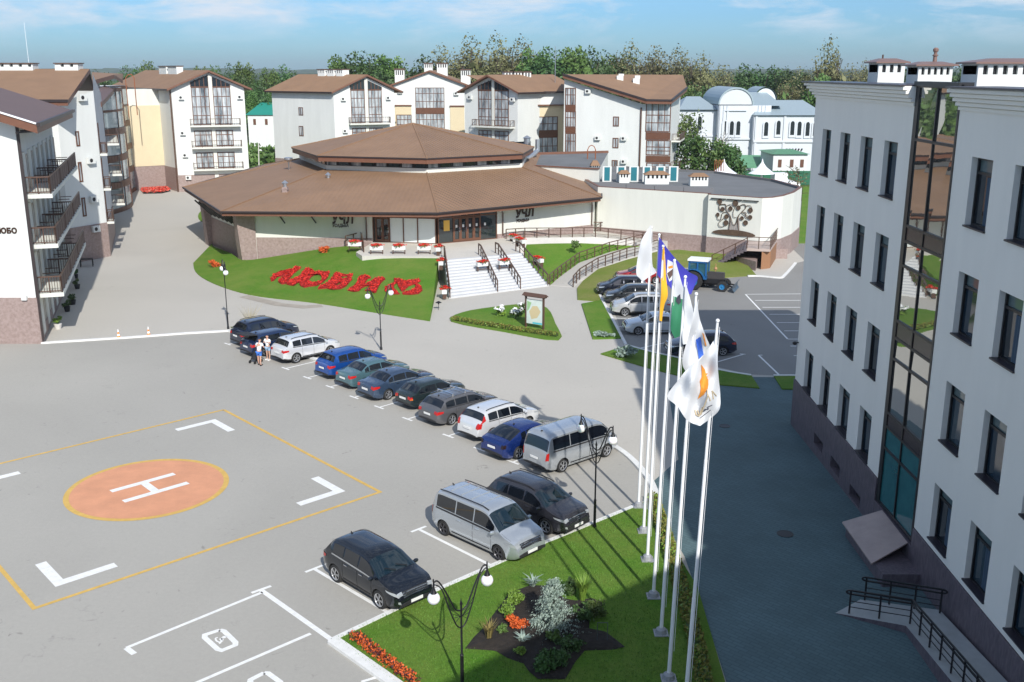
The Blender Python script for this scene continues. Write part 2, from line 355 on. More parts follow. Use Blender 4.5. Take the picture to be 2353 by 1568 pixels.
def strip(mb, pts, w, z, m=None, h=0.0):
    "a ribbon of width w along pts (mitred), h = thickness"
    pts = [Vector((p[0], p[1])) for p in pts]; L = []; Rr = []
    for i, p in enumerate(pts):
        d = Vector((0, 0))
        if i > 0: d += (p-pts[i-1]).normalized()
        if i < len(pts)-1: d += (pts[i+1]-p).normalized()
        d.normalize(); nrm = Vector((-d.y, d.x)); k = 1.0
        if 0 < i < len(pts)-1:
            c = nrm.dot(Vector((-(pts[i+1]-p).normalized().y, (pts[i+1]-p).normalized().x))); k = 1/max(0.35, c)
        L.append(p+nrm*w/2*k); Rr.append(p-nrm*w/2*k)
    for i in range(len(pts)-1):
        a, b, c, d = Rr[i], Rr[i+1], L[i+1], L[i]
        if h: mb.prism([a, b, c, d], z-h, z, m)
        else: sheet(mb, [a, b, c, d], z, m)
    return mb
def smoothpts(pts, n=6, closed=False):
    out = []; P = [Vector(p) for p in pts]; N = len(P)
    rngs = range(N if closed else N-1)
    for i in rngs:
        if closed: a, b, c, d = P[(i-1) % N], P[i], P[(i+1) % N], P[(i+2) % N]
        else: a, b, c, d = P[max(0, i-1)], P[i], P[i+1], P[min(N-1, i+2)]
        for k in range(n):
            t = k/n
            out.append(0.5*((2*b)+(c-a)*t+(2*a-5*b+4*c-d)*t*t+(3*b-a-3*c+d)*t**3))
    if not closed: out.append(P[-1])
    return out
def leaves(mb, c, rad, n, size, m=None, clumps=10, squash=0.85, up=0.3, r=None, fill=0.5):
    "leaf clumps through a crown volume"
    r = r or rnd; cl = []
    for k in range(clumps):
        u = r.uniform(-1, 1); t = r.uniform(0, 2*PI); q = r.uniform(0.35, 0.85)
        s_ = math.sqrt(1-u*u); cl.append((Vector((s_*math.cos(t), s_*math.sin(t), u*squash))*q*rad[0], r.uniform(0.28, 0.52)*rad[0]))
    for i in range(n):
        cc, cr_ = r.choice(cl)
        d = Vector((r.gauss(0, 1), r.gauss(0, 1), r.gauss(0, 1))); d.normalize(); d *= cr_*(r.random()**0.45)
        p = cc+d; p = Vector((p.x, p.y, p.z*rad[1]/rad[0]))+Vector(c)
        nr = Vector((r.gauss(0, 1), r.gauss(0, 1), r.gauss(0, 1)+up)).normalized()
        a = nr.orthogonal().normalized(); b = nr.cross(a); th = r.uniform(0, PI); a2 = a*math.cos(th)+b*math.sin(th); b2 = nr.cross(a2)
        s1 = size*r.uniform(0.6, 1.3); s2 = s1*r.uniform(0.45, 0.8)
        mb.add([p-a2*s1, p-b2*s2, p+a2*s1, p+b2*s2], [(0, 1, 2, 3)], m)
    return mb
class Face:
    "a wall plane: origin O at ground, direction u along it, outward normal n"
    def __init__(s, O, u, flip=False):
        s.O = Vector((O[0], O[1])); s.u = Vector((u[0], u[1])).normalized(); s.n = Vector((s.u.y, -s.u.x))
        if flip: s.n = -s.n
    def P(s, a, z, d=0.0): q = s.O+s.u*a+s.n*d; return (q.x, q.y, z)
    def box(s, mb, a0, a1, z0, z1, d0, d1, m=None): return mb.box(a0, a1, d0, d1, z0, z1, m, T=lambda x, y, z: s.P(x, z, y))
def glazing(F, parent, a0, a1, z0, z1, nx=2, zs=(0.5,), name='window', glass=None, frame=None, d=0.03, fw=0.09, ztop=None):
    "a window: frame mesh with its pane as child; ztop(a) gives a raked head"
    fr = frame or M_WOODBR; gl = glass or M_GLASS
    zt = ztop or (lambda a: z1)
    mb = MB()
    def bx(x0, x1, lo0, lo1, hi0, hi1, dd):  # sheared box between a=x0,x1
        vs = [F.P(x0, lo0, 0), F.P(x1, lo1, 0), F.P(x1, hi1, 0), F.P(x0, hi0, 0), F.P(x0, lo0, dd), F.P(x1, lo1, dd), F.P(x1, hi1, dd), F.P(x0, hi0, dd)]
        mb.add(vs, [(0, 1, 2, 3), (4, 7, 6, 5), (0, 4, 5, 1), (1, 5, 6, 2), (2, 6, 7, 3), (3, 7, 4, 0)])
    bx(a0, a0+fw, z0, z0, zt(a0), zt(a0+fw), d+0.03); bx(a1-fw, a1, z0, z0, zt(a1-fw), zt(a1), d+0.03)
    i0, i1 = a0+fw, a1-fw
    bx(i0, i1, z0, z0, z0+fw, z0+fw, d+0.03); bx(i0, i1, zt(i0)-fw, zt(i1)-fw, zt(i0), zt(i1), d+0.03)
    for k in range(1, nx): a = a0+(a1-a0)*k/nx; bx(a-fw*0.4, a+fw*0.4, z0+fw, z0+fw, zt(a)-fw, zt(a)-fw, d+0.028)
    for t in zs:
        z = z0+(z1-z0)*t; bx(i0, i1, z-fw*0.45, z-fw*0.45, z+fw*0.45, z+fw*0.45, d+0.026)
    w = part(mb, name, fr, parent)
    g = MB(); g.poly([F.P(i0, z0+fw, d), F.P(i1, z0+fw, d), F.P(i1, zt(i1)-fw, d), F.P(i0, zt(i0)-fw, d)]); part(g, 'pane', gl, w)
    return w
def part(mb, name, mats, par, smooth=False, label=None):
    "meshes written in world coordinates, parented under an empty"
    o = mb.build(name, mats, par, smooth, label)
    if par.type == 'EMPTY': o.location = -par.location
    return o
def railing(mb, pts, h=1.0, r=0.02, step=1.2, rails=(1.0, 0.5), balus=0.0, posts=True):
    pts = [Vector(p) for p in pts]
    for i in range(len(pts)-1):
        a, b = pts[i], pts[i+1]; L = (b-a).length
        for k in rails: mb.bar(a+Vector((0, 0, h*k)), b+Vector((0, 0, h*k)), r if k < 1 else r*1.5)
        n = max(1, round(L/step))
        if posts:
            for j in range(n+1 if i == len(pts)-2 else n): p = a.lerp(b, j/n); mb.bar(p, p+Vector((0, 0, h)), r*1.2)
        if balus:
            n = max(1, round(L/balus))
            for j in range(n): p = a.lerp(b, (j+0.5)/n); mb.bar(p+Vector((0, 0, 0.06)), p+Vector((0, 0, h)), r*0.5)
    return mb
# ------------------------------------------------------------------ ground, paving, parking, lawns
mb = MB(); sheet(mb, [(-4500, -300), (4500, -300), (4500, 6500), (-4500, 6500)], -0.06); struct('ground', mb, M_FIELD)
mb = MB(); sheet(mb, [(-85, -60), (45, -60), (45, 128), (18, 128), (-38, 150), (-46, 205), (-85, 205)], 0.0); struct('plaza', mb, M_PLAZA)
# parking lot with the landing pad
KB = [G(95, 790), G(525, 762), G(548, 776)]
KC = [G(1405, 1024), G(1440, 1048), G(1470, 1077), G(1495, 1110), G(1508, 1142), G(1474, 1160)]
LAWN_N = [G(765, 1475), G(1000, 1362), G(1250, 1252), G(1455, 1168)]
lot = [(-85, 69.1), *KB, *KC, *reversed(LAWN_N), G(1000, 1640), (0.5, 15), (-60, -42), (-85, -42)]
mb = MB(); sheet(mb, lot, 0.006); struct('parking_lot', mb, M_LOT)
mb = MB(); strip(mb, smoothpts([p.to_2d() for p in KB[:1]+[G(300, 777)]+KB[1:]], 2)+[G(1405, 1024).to_2d()], 0.26, 0.11, h=0.12)
strip(mb, smoothpts([p.to_2d() for p in KC[:-1]], 4), 0.3, 0.12, h=0.12)
strip(mb, [p.to_2d() for p in LAWN_N], 0.2, 0.11, h=0.12)
strip(mb, [G(765, 1475).to_2d(), G(902, 1572).to_2d(), G(1000, 1645).to_2d()], 0.42, 0.12, h=0.12)
struct('kerb', mb, M_KERB)
# shaded tiled walk between the lawn and the office building
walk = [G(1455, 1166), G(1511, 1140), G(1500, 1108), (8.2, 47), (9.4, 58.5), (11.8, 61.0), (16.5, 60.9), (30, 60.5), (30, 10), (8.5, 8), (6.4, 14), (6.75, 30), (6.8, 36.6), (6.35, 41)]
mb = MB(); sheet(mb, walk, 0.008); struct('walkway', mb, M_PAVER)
# right hand car park
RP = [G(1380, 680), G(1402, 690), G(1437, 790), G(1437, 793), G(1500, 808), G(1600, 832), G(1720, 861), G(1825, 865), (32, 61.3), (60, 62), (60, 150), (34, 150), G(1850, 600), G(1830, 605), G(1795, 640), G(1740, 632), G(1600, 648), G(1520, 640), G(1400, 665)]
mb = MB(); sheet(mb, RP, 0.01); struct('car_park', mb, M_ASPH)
mb = MB(); strip(mb, [G(1600, 590).to_2d(), G(1400, 665).to_2d(), G(1378, 680).to_2d(), G(1438, 794).to_2d()], 0.2, 0.12, h=0.12)
strip(mb, smoothpts([G(*p).to_2d() for p in [(1441, 796), (1500, 812), (1580, 830), (1650, 852), (1725, 865)]], 3), 0.2, 0.12, h=0.12)
strip(mb, [G(1778, 866).to_2d(), G(1840, 866).to_2d()], 0.2, 0.12, h=0.12)
strip(mb, smoothpts([G(*p).to_2d() for p in [(1718, 636), (1745, 636), (1790, 640), (1803, 634), (1828, 606)]], 3), 0.24, 0.12, h=0.12)
struct('kerb', mb, M_KERB)
# ------- painted lines
mb = MB()
def seg(a, b, w=0.12, z=0.014): strip(mb, [Vector((a[0], a[1])), Vector((b[0], b[1]))], w, z)
bd = Vector((0.700, 0.714)); pd = Vector((bd.y, -bd.x))
for x, y in [(523, 791.5), (564.7, 809), (656, 847.7), (706, 869), (758.5, 890), (813.5, 914), (871, 937), (936, 964), (1029.7, 1002.7), (1101.7, 1033.5), (1178, 1063)]:
    p = G(x, y).to_2d(); seg(p, p+bd*5.0); seg(p-pd*0.42, p+pd*0.42, 0.14, 0.018)
for a, b in [((962, 1217), (1140, 1306)), ((722, 1308), (903, 1415)), ((1190, 1110), (1345, 1213)), ((980, 1335), (1004, 1348))]:
    p, q = G(*a).to_2d(), G(*b).to_2d(); seg(p, q, 0.15); d = (q-p).normalized(); d = Vector((-d.y, d.x)); seg(p-d*0.4, p+d*0.4, 0.14, 0.018) if a[0] < 970 else None
a = G(600, 1357).to_2d(); seg(a, G(763, 1472), 0.2); e = G(290, 1490).to_2d(); seg(G(603, 1362), e, 0.15)
d = (e-a).normalized(); n_ = Vector((-d.y, d.x)); seg(e, e+n_*0.55, 0.2, 0.018); seg(a+Vector((-.3, -.22)), a+Vector((.3, .3)), 0.15, 0.018)
seg(G(714, 1457), G(440, 1575), 0.15); seg(G(830, 1568), G(880, 1553), 0.12)
struct('parking_lines', mb, M_WHITE)
mb = MB()
for a, b in [((1713, 677), (1810, 780)), ((1713, 677), (1840, 676)), ((1735, 691), (1840, 691)), ((1752, 707), (1840, 707)), ((1768, 723), (1840, 723)), ((1785, 742), (1840, 742)), ((1802, 761), (1840, 761)), ((1810, 780), (1838, 780)), ((1743, 817), (1790, 862)), ((1650, 832), (1708, 815)), ((1470, 801), (1580, 777)), ((1405, 731), (1470, 735)), ((1415, 751), (1480, 753)), ((1600, 645), (1632, 647)), ((1585, 656), (1602, 657)), ((1400, 715), (1440, 716)), ((1816, 796), (1830, 796)), ((1824, 818), (1834, 818))]:
    seg(G(*a), G(*b), 0.13, 0.016)
seg(G(1743, 817), G(1752, 817), 0.13, 0.02); seg(G(1700, 814), G(1713, 815), 0.13, 0.02)
struct('parking_lines', mb, M_WHITE)
# ------- landing pad
V1 = lambda x, y: G(x*.3752, 919.1+y*.3752)
A_, B_, C_ = V1(1370, 62), V1(2328, 566), V1(210, 1279)
D_ = A_+(C_-B_)
mb = MB(); strip(mb, [p.to_2d() for p in (A_, B_, C_, D_, A_)], 0.17, 0.014); struct('pad_square_line', mb, M_YEL)
ux = (B_-A_).to_2d().normalized(); uy = (A_-D_).to_2d().normalized(); S_ = (B_-A_).length
pc = G(340, 1121.5).to_2d()
mb = MB()
def Lm(corner, a, b, ln=2.35, w=0.42):
    p = Vector(corner[:2]); A = MB
    for dd, ee in ((a, b),): 
        q = p+dd*ln; r_ = p+dd*ln+ee*w; s_ = p+ee*w
        sheet(mb, [p, q, r_, s_], 0.014); t_ = p+ee*w; sheet(mb, [t_, p+ee*ln, p+ee*ln+dd*w, p+ee*w+dd*w], 0.014)
for c, a, b in [(V1(1318, 119), ux, -uy), (V1(2116, 561), -ux, -uy), (V1(340, 1148), -ux, uy), (V1(-215, 520), ux, uy)]: Lm(c, a, b)
struct('pad_corner_marks', mb, M_WHITE)
cpts = [V1(*q).to_2d() for q in [(409, 605), (1403, 485), (1050, 357), (780, 746)]]
cc = Vector((sum(p.x for p in cpts[:2])/2, sum(p.y for p in cpts[2:])/2)); cc = pc
rad = sum((p-cc).length for p in cpts)/4
ring = [cc+Vector((math.cos(t), math.sin(t)))*rad for t in [2*PI*i/96 for i in range(96)]]
mb = MB(); sheet(mb, ring, 0.014); struct('pad_ring', mb, M_YEL)
mb = MB(); sheet(mb, [cc+(p-cc)*(1-0.24/rad) for p in ring], 0.018); struct('pad_disc', mb, M_ORA)
mb = MB()
h1, h2, h3, h4 = V1(679, 563), V1(1068, 455), V1(756, 625), V1(1152, 510)
strip(mb, [h1, h2], 0.34, 0.022); strip(mb, [h3, h4], 0.34, 0.022)
m1 = (h1+h2)/2; m2 = (h3+h4)/2; dq = (m2-m1).normalized(); strip(mb, [m1+dq*0.17, m2-dq*0.17], 0.36, 0.022)
struct('pad_letter', mb, M_WHITE)
# wheelchair bay symbols
def symbol(c0, c1, c2, c3, glyph=True):
    mb = MB(); P = [G(*p).to_2d() for p in (c0, c1, c2, c3)]; c = sum(P, Vector((0, 0)))/4
    k = [c+(p-c)*0.86 for p in P]; rr = []
    for i in range(4):
        a, b, d = k[i-1], k[i], k[(i+1) % 4]; rr += [b.lerp(a, 0.12), b.lerp(d, 0.12)]
    strip(mb, rr+[rr[0]], 0.19, 0.014)
    if glyph:
        X = (P[1]-P[0])/2*0.58; Y = (P[3]-P[0])/2*0.58
        T = lambda u, v: c+X*u+Y*v
        strip(mb, [T(math.cos(t)*0.42-0.1, math.sin(t)*0.34+0.2) for t in [R(a) for a in range(-30, 215, 20)]], 0.06, 0.014)
        strip(mb, [T(-0.2, -0.55), T(-0.12, -0.1), T(0.25, -0.06), T(0.38, 0.4), T(0.55, 0.42)], 0.08, 0.018)
        strip(mb, [T(-0.17, -0.3), T(0.18, -0.28)], 0.07, 0.018)
        hc = T(-0.22, -0.75); sheet(mb, [hc+Vector((math.cos(t), math.sin(t)))*0.08 for t in [PI*i/5 for i in range(10)]], 0.014)
    struct('wheelchair_symbol', mb, M_WHITE)
symbol((511, 1443), (552, 1483), (505, 1502), (459, 1460))
symbol((612, 1541), (655, 1572), (600, 1600), (565, 1565), False)
# ------- lawns
def lawn(name, pts, z, m, bed=0.0):
    mb = MB(); pts = [Vector(p[:2]) for p in pts]; mb.prism(pts, -0.05, z, 0); return struct(name, mb, m)
near = [*LAWN_N, G(1475, 1160), G(1505, 1150), G(1540, 1250), (6.85, 34), (6.55, 25), (5.6, 20), (4.6, 22), G(1000, 1640), G(905, 1572)]
lawn('lawn', near, 0.09, M_GRASS)
tri = smoothpts([G(*p).to_2d() for p in [(1037, 740), (1062, 720), (1130, 708), (1215, 700), (1257, 710), (1276, 745), (1283, 783), (1160, 764)]], 3, True)
lawn('lawn', tri, 0.08, M_GRASS)
lawn('lawn', [G(1336, 700), G(1362, 781), G(1427, 779), G(1386, 691)], 0.08, M_GRASS)
lawn('lawn', [G(1380, 815), G(1439, 797), G(1500, 812), G(1580, 830), G(1650, 852), G(1727, 866), G(1745, 894), G(1640, 885), G(1500, 850)], 0.08, M_GRASS)
lawn('lawn', [G(1778, 866), G(1850, 866), G(1850, 897), G(1797, 896)], 0.08, M_GRASS)
lawn('lawn', smoothpts([G(*p).to_2d() for p in [(455, 498), (470, 482), (520, 478), (520, 515), (470, 513)]], 3, True), 0.06, M_GRASS)
lawn('lawn', [G(1835, 560), G(1870, 560), G(1870, 430), G(1845, 430)], 0.06, M_GRASS)
# letter lawn: a bank rising to the restaurant terrace
front = smoothpts([G(*p) for p in [(444, 606), (449, 625), (475, 645), (530, 667), (600, 683), (722, 697), (872, 721), (988, 739)]], 3)
back = smoothpts([G(487, 560, 0.15), G(492, 567, 0.25), G(530, 582, 0.5), G(562, 598, 0.72), G(640, 588, 1.0), G(795, 566, 1.95), G(880, 583, 2.02), G(1008, 588, 2.02)], 3)
def hbank(t): return t*t*(3-2*t)*0.35+t*0.65
def bank(name, fr, bk, m, rows=14, prof=hbank, base=0.06):
    mb = MB(); n = len(fr); P = []
    for j in range(rows+1):
        t = j/rows
        for i in range(n):
            p = fr[i].lerp(bk[i], t); z0 = base; P.append((p.x, p.y, z0+(bk[i].z-z0)*prof(t)))
    mb.add(P, [(j*n+i, j*n+i+1, (j+1)*n+i+1, (j+1)*n+i) for j in range(rows) for i in range(n-1)])
    # skirts
    for i in range(n-1): mb.quad((fr[i].x, fr[i].y, -0.05), (fr[i+1].x, fr[i+1].y, -0.05), P[i+1], P[i])
    for e in (0, n-1):
        for j in range(rows): a, b = P[j*n+e], P[(j+1)*n+e]; mb.quad((a[0], a[1], -0.05), (b[0], b[1], -0.05), b, a)
    return struct(name, mb, m, smooth=True)
n = min(len(front), len(back)); front = front[:n-1]+[front[-1]]; back = back[:n-1]+[back[-1]]
bank('lawn', front, back, M_GRASS)
def bankz(x, y):
    "height of the letter lawn at world x, y"
    best = None
    for i in range(len(front)):
        f, b = front[i].to_2d(), back[i].to_2d(); d = b-f; L = d.length
        if L < 0.5: continue
        t = (Vector((x, y))-f).dot(d)/L/L; q = f+d*t; e = (q-Vector((x, y))).length
        if best is None or e < best[0]: best = (e, min(1, max(0, t)), back[i].z)
    return 0.06+(best[2]-0.06)*hbank(best[1])
def onbank(px, py):
    z = 0.5
    for _ in range(12): p = G(px, py, z); z = bankz(p.x, p.y)
    return G(px, py, z)
# side lawn between steps and ramp, and the bank right of the ramp
fr = [G(1258, 658), G(1262, 657), G(1290, 640, .1), G(1330, 612, .35), G(1400, 586, .7), G(1470, 568, 1.0)]
bk = [G(1203, 585, 1.7), G(1210, 562, 1.9), G(1260, 560, 1.8), G(1330, 559, 1.6), G(1400, 562, 1.35), G(1470, 566, 1.05)]
bank('lawn', fr, bk, M_GRASS, prof=lambda t: t)
fr = [G(1327, 690), G(1380, 694), G(1378, 682), G(1400, 667), G(1520, 642), G(1600, 644), G(1738, 634)]
bk = [G(1326, 662, .1), G(1340, 645, .2), G(1375, 618, .5), G(1440, 597, .8), G(1511, 578, 1.0), G(1560, 574, .9), G(1700, 588, .6)]
bank('lawn', fr, bk, M_GRASS2, prof=lambda t: t)
# worn soil and wet edge by the letter lawn
mb = MB(); strip(mb, [G(*p).to_2d() for p in [(560, 681), (640, 700), (700, 706), (740, 703)]], 1.0, 0.01); struct('wet_patch', mb, mat('wet_paving', (0.36, 0.32, 0.27), 0.7, var=0.15, vs=1))
# distant field strips and ridge
def ridge(name, Y, x0, x1, h0, amp, n, m, seed, dep=80):
    r = random.Random(seed); mb = MB(); ph = [r.uniform(0, 6) for _ in range(6)]; top = []
    for i in range(n+1):
        x = x0+(x1-x0)*i/n; h = h0+amp*sum(math.sin((i/n)*k*7+ph[k-1])/k for k in range(1, 6))*0.5+r.uniform(-.25, .25)*amp
        top.append((x, Y+r.uniform(-dep, dep)*0.2, max(2, h)))
    for i in range(n):
        a, b = top[i], top[i+1]
        mb.quad((a[0], Y-dep, -0.1), (b[0], Y-dep, -0.1), b, a); mb.quad(a, b, (b[0], Y+dep*2, 0), (a[0], Y+dep*2, 0))
    return struct(name, mb, m, smooth=False)
M_RID = mat('far_forest', (0.045, 0.075, 0.04), 0.95, var=0.5, vs=0.03, bump=1.0, bs=0.2)
ridge('hills', 3300, -2600, 2600, 24, 10, 260, M_RID, 3, 200)
ridge('hills', 1500, -1300, 1300, 15, 3, 300, M_RID, 5, 90)
ridge('hills', 800, -700, 700, 11, 2.5, 300, mat('forest_edge', (0.04, 0.08, 0.03), 0.95, var=0.6, vs=0.1, bump=1.0, bs=0.5), 8, 50)
# ------------------------------------------------------------------ office building on the right (facade X = 15.15)
FX = 15.15
def fz(y, z): return z+(y-40)*0.0022*max(0.0, 15.8-z)*(1 if z > 0.01 else 0)
ofc = empty('office_building', (15.15, 40, 0), 0, 'long pale grey four storey building in shade at the right edge with a glass strip', 'building')
def OP(y, z, d=0.0): return (FX-d-15.15, y-40, fz(y, z))
def obox(mb, y0, y1, z0, z1, d0, d1, m=None):
    return mb.box(y0, y1, d0, d1, z0, z1, m, T=lambda y, d, z: OP(y, z, d))
rows = [(13.53, 15.77), (9.85, 12.0), (6.0, 8.17), (2.3, 4.4)]
colsL = [(49.25, 50.6), (46.42, 47.82), (43.5, 44.98), (40.62, 42.1)]
colsR = [(32.43, 33.95), (29.44, 30.97), (26.45, 27.98), (23.4, 24.95), (20.4, 21.95)]
def wallgrid(mb, y0, y1, z0, z1, holes, depth=0.3, m=0, mj=0):
    ys = sorted({y0, y1, *[h[0] for h in holes], *[h[1] for h in holes]}); zs = sorted({z0, z1, *[h[2] for h in holes], *[h[3] for h in holes]})
    for i in range(len(ys)-1):
        for j in range(len(zs)-1):
            a, b, c, d = ys[i], ys[i+1], zs[j], zs[j+1]
            if any(h[0] <= a and b <= h[1] and h[2] <= c and d <= h[3] for h in holes): continue
            mb.quad(OP(b, c), OP(a, c), OP(a, d), OP(b, d), m)
    for a, b, c, d in holes:
        for p, q in (((a, c), (b, c)), ((b, c), (b, d)), ((b, d), (a, d)), ((a, d), (a, c))):
            mb.quad(OP(*p), OP(*q), OP(*q, -depth), OP(*p, -depth), mj)
mb = MB()
holes = [(a, b, c, d) for c, d in rows for a, b in colsL]; wallgrid(mb, 39.25, 52.15, 2.22, 17.4, holes)
holesR = [(a, b, c, d) for c, d in rows for a, b in colsR]; wallgrid(mb, 14.7, 35.3, 2.02, 17.4, holesR)
# core behind the facade skin, unseen back wing added to lengthen the cast shadow, and the wing under the photographer
core = [(0.62, 12.15), (0.62, -25.3+0.2), (14, -25.3+0.2), (14, 12.15)]
mb.prism(core, 0, 17.3, 0)
mb.quad(OP(52.15, 0), OP(52.15, 17.4), OP(52.15, 17.4, -0.7), OP(52.15, 0, -0.7))
mb.prism([(1.3, 12.15), (14, 12.15), (14, 15.9), (1.3, 15.9)], 0, 17.3, 0)
wing = [(0, 14.7-40), (-60, 14.7-40-56.8), (-60, -125), (14, -125), (14, 14.7-40)]
mb.prism(wing, 0, 17.7, 0)
wl = mb.build('wall', M_GREYW, ofc)
mb = MB()  # flat roof
mb.prism([(0.25, 12.3), (0.25, -25), (14.2, -25), (14.2, 16.1), (1.3, 16.1), (1.3, 12.3)], 17.42, 17.9)
rf = mb.build('roof', M_FLAT, ofc)
# stepped cornice
mb = MB()
for y0, y1 in ((39.25, 52.15), (14.7, 35.3)):
    for k in range(5):
        z0 = 17.22+k*0.145; d = 0.07+k*0.11
        mb.box(y0, y1+(d if y1 > 50 else 0), -0.3, d, z0, z0+0.115, 0, T=lambda y, dd, z: (FX-dd-15.15, y-40, z))
        mb.box(y0, y1, -0.3, d-0.05, z0+0.115, z0+0.145, 0, T=lambda y, dd, z: (FX-dd-15.15, y-40, z))
cn = mb.build('cornice', M_GREYW, ofc)
mb = MB()
for y0, y1 in ((39.3, 52.8), (14.7, 35.2)): mb.box(y0, y1, -1.2, 0.62, 17.945, 18.0, 0, T=lambda y, dd, z: (FX-dd-15.15, y-40, z))
mb.build('coping', mat('dark_coping', (0.09, 0.08, 0.09), 0.35, metal=0.5), ofc)
# plinth
mb = MB(); hs = [(46.5, 47.95, 0.25, 0.8), (43.8, 45.2, 0.18, 0.75), (40.9, 42.35, 0.05, 0.6)]
bars_ = sorted({39.3, 52.2, *[h[0] for h in hs], *[h[1] for h in hs]})
for a, b in zip(bars_[:-1], bars_[1:]):
    h = [q for q in hs if q[0] <= a and b <= q[1]]
    if h: obox(mb, a, b, -0.05, h[0][2], -0.3, 0.06); obox(mb, a, b, h[0][3], 2.2, -0.3, 0.06)
    else: obox(mb, a, b, -0.05, 2.2, -0.3, 0.06)
obox(mb, 14.7, 35.25, -0.05, 2.0, -0.3, 0.06); obox(mb, 35.25, 39.3, -0.05, 1.25, -0.3, 0.05)
mb.box(0.6, 14.05, 12.1, 12.2, -0.05, 2.2)
mb.build('plinth', M_GRAND, ofc)
wi = 0
for c, d in rows:
    for a, b in colsL+colsR[:4]:
        mb = MB(); fw = 0.09
        obox(mb, a, a+fw, c, d, -0.3, -0.2); obox(mb, b-fw, b, c, d, -0.3, -0.2); obox(mb, a+fw, b-fw, c, c+fw, -0.3, -0.2); obox(mb, a+fw, b-fw, d-fw, d, -0.3, -0.2)
        obox(mb, a+fw, b-fw, d-0.55, d-0.46, -0.3, -0.21); 
        w = mb.build('window', M_BLACK, ofc); g = MB(); wt = .12*math.sin(wi*2.3)
        g.quad(OP(b, c, -0.27), OP(a, c, -0.27), OP(a, d-.5, -0.27+wt*.1), OP(b, d-.5, -0.27-wt*.1)); g.build('pane', [mat('navy_glass', (.012, .03, .05), .05, spec=.9), mat('slate_glass', (.03, .055, .075), .06, spec=.9), M_DGLASS][wi*5 % 3], w)
        g = MB(); g.quad(OP(b, d-.5, -0.27), OP(a, d-.5, -0.27), OP(a, d, -0.27), OP(b, d, -0.27)); g.build('pane', mat('fanlight_glass', (.10, .15, .16), .08, spec=.8), w)
        s_ = MB(); obox(s_, a-0.02, b+0.02, c-0.03, c+0.025, -0.3, 0.07); s_.build('sill', mat('dark_sill', (0.03, 0.025, 0.035), 0.4), w)
        if (wi*7) % 5 in (1, 3):
            cu = MB(); n = 9
            for k in range(n):
                y = a+0.12+(b-a-0.24)*k/n*0.55; y2 = a+0.12+(b-a-0.24)*(k+1)/n*0.55
                e0, e1 = (-0.265, -0.24) if k % 2 else (-0.24, -0.265)
                cu.quad(OP(y, c+0.1, e0), OP(y2, c+0.1, e1), OP(y2, d-0.6, e1), OP(y, d-0.6, e0))
            cu.build('curtain', mat('grey_curtain', (0.05, 0.085, 0.13), 0.9), w)
        wi += 1
for a, b, c, d in hs:
    mb = MB(); obox(mb, a, b, c, d, -0.34, -0.3); w = mb.build('window', M_BLACK, ofc)
# stair glazing
bay = MB(); gy0, gy1 = 35.3, 39.25; gz0, gz1 = 1.28, 18.05; gm = 37.25; q = 0.1
def bb(m_, y0, y1, z0, z1, d0=-0.06, d1=0.025): m_.box(y0, y1, d0, d1, z0, z1, 0, T=lambda y, dd, z: (FX-dd-15.15, y-40, z))
bb(bay, gy0, gy0+0.14, gz0, gz1); bb(bay, gy1-0.34, gy1, gz0, gz1); bb(bay, gm-0.04, gm+0.04, gz0, gz1)
trz = [16.0, 12.75, 12.15, 11.2, 9.0, 8.3, 7.45, 5.2, 4.6, 3.7]
for z in [gz0+0.06, gz1-0.1]+trz:
    for u0, u1 in ((gy0+0.14, gm-0.05), (gm+0.05, gy1-0.34)): bb(bay, u0, u1, z-0.05, z+0.05, -0.06, 0.022)
bb(bay, gy0, gy1, 17.95, 18.12, -0.4, 0.12)
bay_o = bay.build('glazed_bay', M_BLACK, ofc)
g = MB(); zs_ = sorted([gz0, gz1]+trz); r5 = random.Random(4)
for y0, y1 in ((gy0+0.14, gm-0.05), (gm+0.05, gy1-0.34)):
    for z0, z1 in zip(zs_[:-1], zs_[1:]):
        if z1-z0 < 0.72: continue
        t1, t2 = r5.uniform(-.012, .012), r5.uniform(-.012, .012)
        p = lambda y, z, d: (FX-d-15.15, y-40, z)
        g.quad(p(y1, z0, -0.03+t1), p(y0, z0, -0.03-t1), p(y0, z1, -0.03+t2), p(y1, z1, -0.03-t2), 1 if z1 < 5.3 else 0)
g.build('pane', [M_TGLASS, mat('teal_glass', (.012, .10, .115), .04, spec=1.0, col2=(.03, .17, .18), vs=.9)], bay_o)
g = MB()
for y0, y1 in ((gy0+0.14, gm-0.05), (gm+0.05, gy1-0.34)):
    for z0, z1 in ((12.15, 12.75), (8.3, 9.0), (4.6, 5.2)): bb(g, y0, y1, z0+0.05, z1-0.05, -0.05, -0.008)
g.build('spandrel', mat('dark_spandrel', (0.03, 0.018, 0.022), 0.25), bay_o)
# entrance block with its copper lid
mb = MB(); mb.prism([(-1.45, 34.15-40), (-0.06, 34.15-40), (-0.06, 38.4-40), (-1.45, 38.4-40)], 0, 0.52)
mb.prism([(-1.4, 37.2-40), (-0.06, 37.2-40), (-0.06, 38.35-40), (-1.4, 38.35-40)], 0.52, 0.56)
mb.build('cellar_box', M_GRAND, ofc)
mb = MB(); a = [(-1.6, 34.95-40, 0.55), (-0.03, 35.6-40, 1.1), (-0.03, 38.4-40, 1.18), (-1.6, 38.5-40, 0.6)]
mb.add([*a, *[(p[0], p[1], p[2]-0.05) for p in a]], [(0, 1, 2, 3), (7, 6, 5, 4), (0, 4, 5, 1), (1, 5, 6, 2), (2, 6, 7, 3), (3, 7, 4, 0)])
mb.build('lid', mat('copper_sheet', (0.42, 0.33, 0.30), 0.45, var=0.12, vs=1.2, metal=0.3), ofc)
